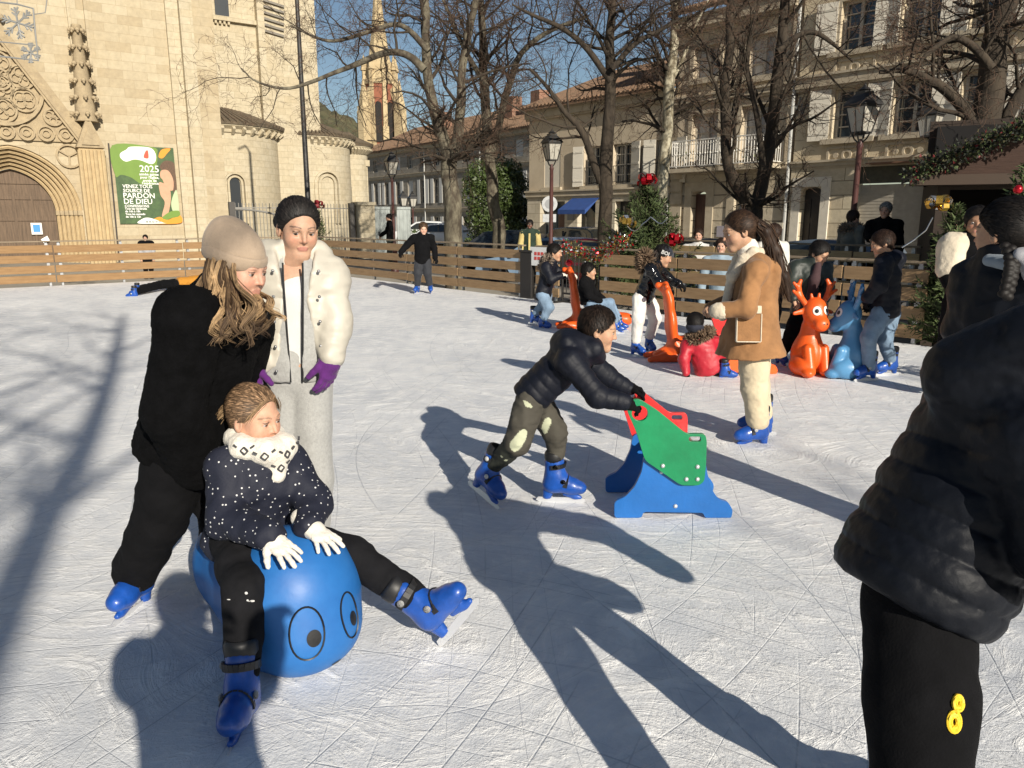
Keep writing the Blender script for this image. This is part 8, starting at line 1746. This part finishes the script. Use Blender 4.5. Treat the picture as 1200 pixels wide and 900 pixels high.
def panel_helper(label, loc, yaw, mats):
    r = empty('panel_helper', M=Matrix.Translation(loc) @ Matrix.Rotation(yaw, 4, 'Z')); tag(r, label, 'skating aid'); dY = YF - YN
    for y in (0, dY): MB().prism(rounded(blue_o, .018), y - .0, y + .022).build('side_plate', mats[2], r, bevel=.004)
    hs = [[(x - hx, z) for x, z in h] for h in holes]
    for y, m in ((-.0245, mats[0]), (dY + .0245, mats[1])): MB().prism(rounded(shift(green_o), .022), y, y + .022, [h[::-1] for h in hs]).build('panel', m, r, bevel=.004)
    b = MB(); 
    for px, py in ((775.5, 544), (816, 545), (803, 559.5), (816, 559.5), (775, 553), (791.5, 593)):
        x, z = zx(px, py); Mx = Matrix.Translation((x - hx, -.026 if py not in (553, 593) else -.001, z)) @ Matrix.Rotation(math.pi / 2, 4, 'X'); b.lathe([(.011, -.001), (.011, .003), (.008, .007), (0, .009)], 12, M=Mx)
    islands(b, 'bolt', sks, r, None, True); b = MB()
    for x, z in ((-.12, .30), (.10, .33), (-.02, .07)): b.tube([(x, .022, z), (x, dY, z)], .018, 8)
    islands(b, 'cross_bar', steel, r, None, True); return r
panel_helper('panel helper with green and red sides on blue plates, pushed by the boy', PN.W(hx, 0, 0), 0, (gp, rp, bpz))
p = G(863, 446); panel_helper('yellow and red panel helper half hidden behind the camel coat', (p[0] + .22, p[1] + .25, 0), R(12), (ypz, rp, pl_or))

# ---- reindeer helpers
def reindeer(label, base, yaw, m, sc, look=0.0):
    f = V(math.sin(yaw), math.cos(yaw), 0); r = V(f[1], -f[0], 0); b = V(base[0], base[1], 0); W = lambda x, y, z: b + (r * x + f * y + V(0, 0, z)) * sc; S = SDF(); F = frame(f)
    f2 = V(math.sin(yaw + look), math.cos(yaw + look), 0); r2 = V(f2[1], -f2[0], 0); H0 = W(0, .05, .60); HW = lambda x, y, z: H0 + (r2 * x + f2 * y + V(0, 0, z)) * sc; F2 = frame(f2)
    q = lambda *a: V(*a) * sc
    S.ell(W(0, -.02, .20), q(.16, .18, .21), F, .04 * sc); S.cone(W(0, -.02, .28), W(0, .0, .50), .115 * sc, .09 * sc, .06 * sc)
    for x in (-1, 1):
        S.ell(W(.13 * x, .05, .10), q(.075, .15, .10), F, .03 * sc); S.cone(W(.09 * x, .12, .28), W(.085 * x, .18, .06), .05 * sc, .055 * sc, .02 * sc); S.ell(W(.12 * x, .19, .05), q(.06, .075, .05), F, .02 * sc)
    S.ell(HW(0, 0, .05), q(.122, .12, .145), F2, .04 * sc); S.cone(HW(0, .06, -.01), HW(0, .12, -.06), .085 * sc, .07 * sc, .05 * sc); S.ell(HW(0, .14, -.065), q(.074, .05, .058), F2, .04 * sc)
    for x in (-1, 1): S.cone(HW(.10 * x, -.02, .06), HW(.21 * x, -.03, .035), .035 * sc, .02 * sc, .02 * sc, sq=(f2, 1.8)); S.cone(HW(.035 * x, -.01, .16), HW(.045 * x, -.02, .225), .022 * sc, .013 * sc, .01 * sc)
    S.cut((0, 0, .003), (0, 0, -1), .012); o = b; rt = empty('reindeer_helper', o, label, 'skating aid'); S.build('body', m, rt, .008, ((.001, 15, 1),), None, o)
    A = SDF()
    for x in (-1, 1):
        A.chain([HW(.08 * x, -.03, .11), HW(.15 * x, -.04, .20), HW(.18 * x, -.05, .30), HW(.15 * x, -.06, .36)], [.030 * sc, .027 * sc, .026 * sc, .018 * sc], .015 * sc); A.cone(HW(.15 * x, -.04, .20), HW(.24 * x, -.03, .26), .024 * sc, .016 * sc, .015 * sc); A.cone(HW(.17 * x, -.05, .28), HW(.23 * x, -.05, .34), .022 * sc, .014 * sc, .015 * sc)
    A.build('antler', m, rt, .008, (), None, o); w_, k_ = MB(), MB()
    for x in (-1, 1):
        d = f2 * .9 + r2 * .42 * x + V(0, 0, .12); c = HW(0, 0, .06); decal(S, c, d, .040 * sc, .046 * sc, b=w_, n=18, proud=.003); decal(S, c, d, .019 * sc, .021 * sc, off=(0, -.004), b=k_, n=14, proud=.006)
        decal(S, HW(0, .15, -.05), f2 + r2 * .35 * x, .007 * sc, .009 * sc, b=k_, n=10, proud=.003)
    islands(w_, 'eye', eyew, rt, Matrix.Translation(-Vector(o))); islands(k_, 'pupil', ink, rt, Matrix.Translation(-Vector(o))); return rt
g = G(951, 441); reindeer('orange reindeer helper with white eyes facing the camera', (g[0], g[1] + .12), R(168), pl_or, .95)
g = G(997, 443); reindeer('light blue reindeer helper turned to the orange one', (g[0], g[1] + .05), R(-80), pl_lb, .93)

# ---- orange sled helpers with a tall handle back
def sled(label, base):
    b = V(*base); S = SDF(); P = lambda x, y, z: b + V(x, y, z)
    S.chain([P(-.36, 0, .06), P(-.1, 0, .16), P(.2, 0, .17), P(.42, 0, .12)], [.07, .13, .13, .09], .08, sq=((0, 0, 1), 1.4)); S.ell(P(.44, 0, .12), (.13, .11, .09), None, .06); S.chain([P(-.20, 0, .12), P(-.25, 0, .40), P(-.28, 0, .62), P(-.32, 0, .76)], [.13, .125, .10, .085], .05, sq=((1, 0, 0), 2.3))
    S.cone(P(-.32, 0, .75), P(-.40, 0, .80), .045, .035, .03); S.cone(P(-.34, -.16, .80), P(-.34, .16, .80), .026, .026, .03)
    for y in (-1, 1): S.cone(P(-.34, .11 * y, .035), P(.40, .10 * y, .035), .045, .045, .03)
    S.cone(P(-.3, -.1, .05), P(-.48, -.14, .03), .05, .03, .03); S.cone(P(-.3, .1, .05), P(-.48, .14, .03), .05, .03, .03); S.cut((0, 0, .003), (0, 0, -1), .01)
    r = empty('sled_helper', b, label, 'skating aid'); S.build('body', pl_or, r, .009, (), None, b); k = MB()
    for y in (-1, 1): d = V(.7, .5 * y, .35); decal(S, P(.44, 0, .12), d, .025, .03, b=k, n=12, proud=.003)
    islands(k, 'eye', ink, r, Matrix.Translation(-Vector(b))); return r
g = G(694, 384); s1_ = sled('orange sled helper with a child riding it by the gate', (g[0] + .0, g[1], 0))
g = G(806, 423); s2_ = sled('tall handled orange sled helper behind the child in red', (g[0] + .06, g[1] + .05, 0))
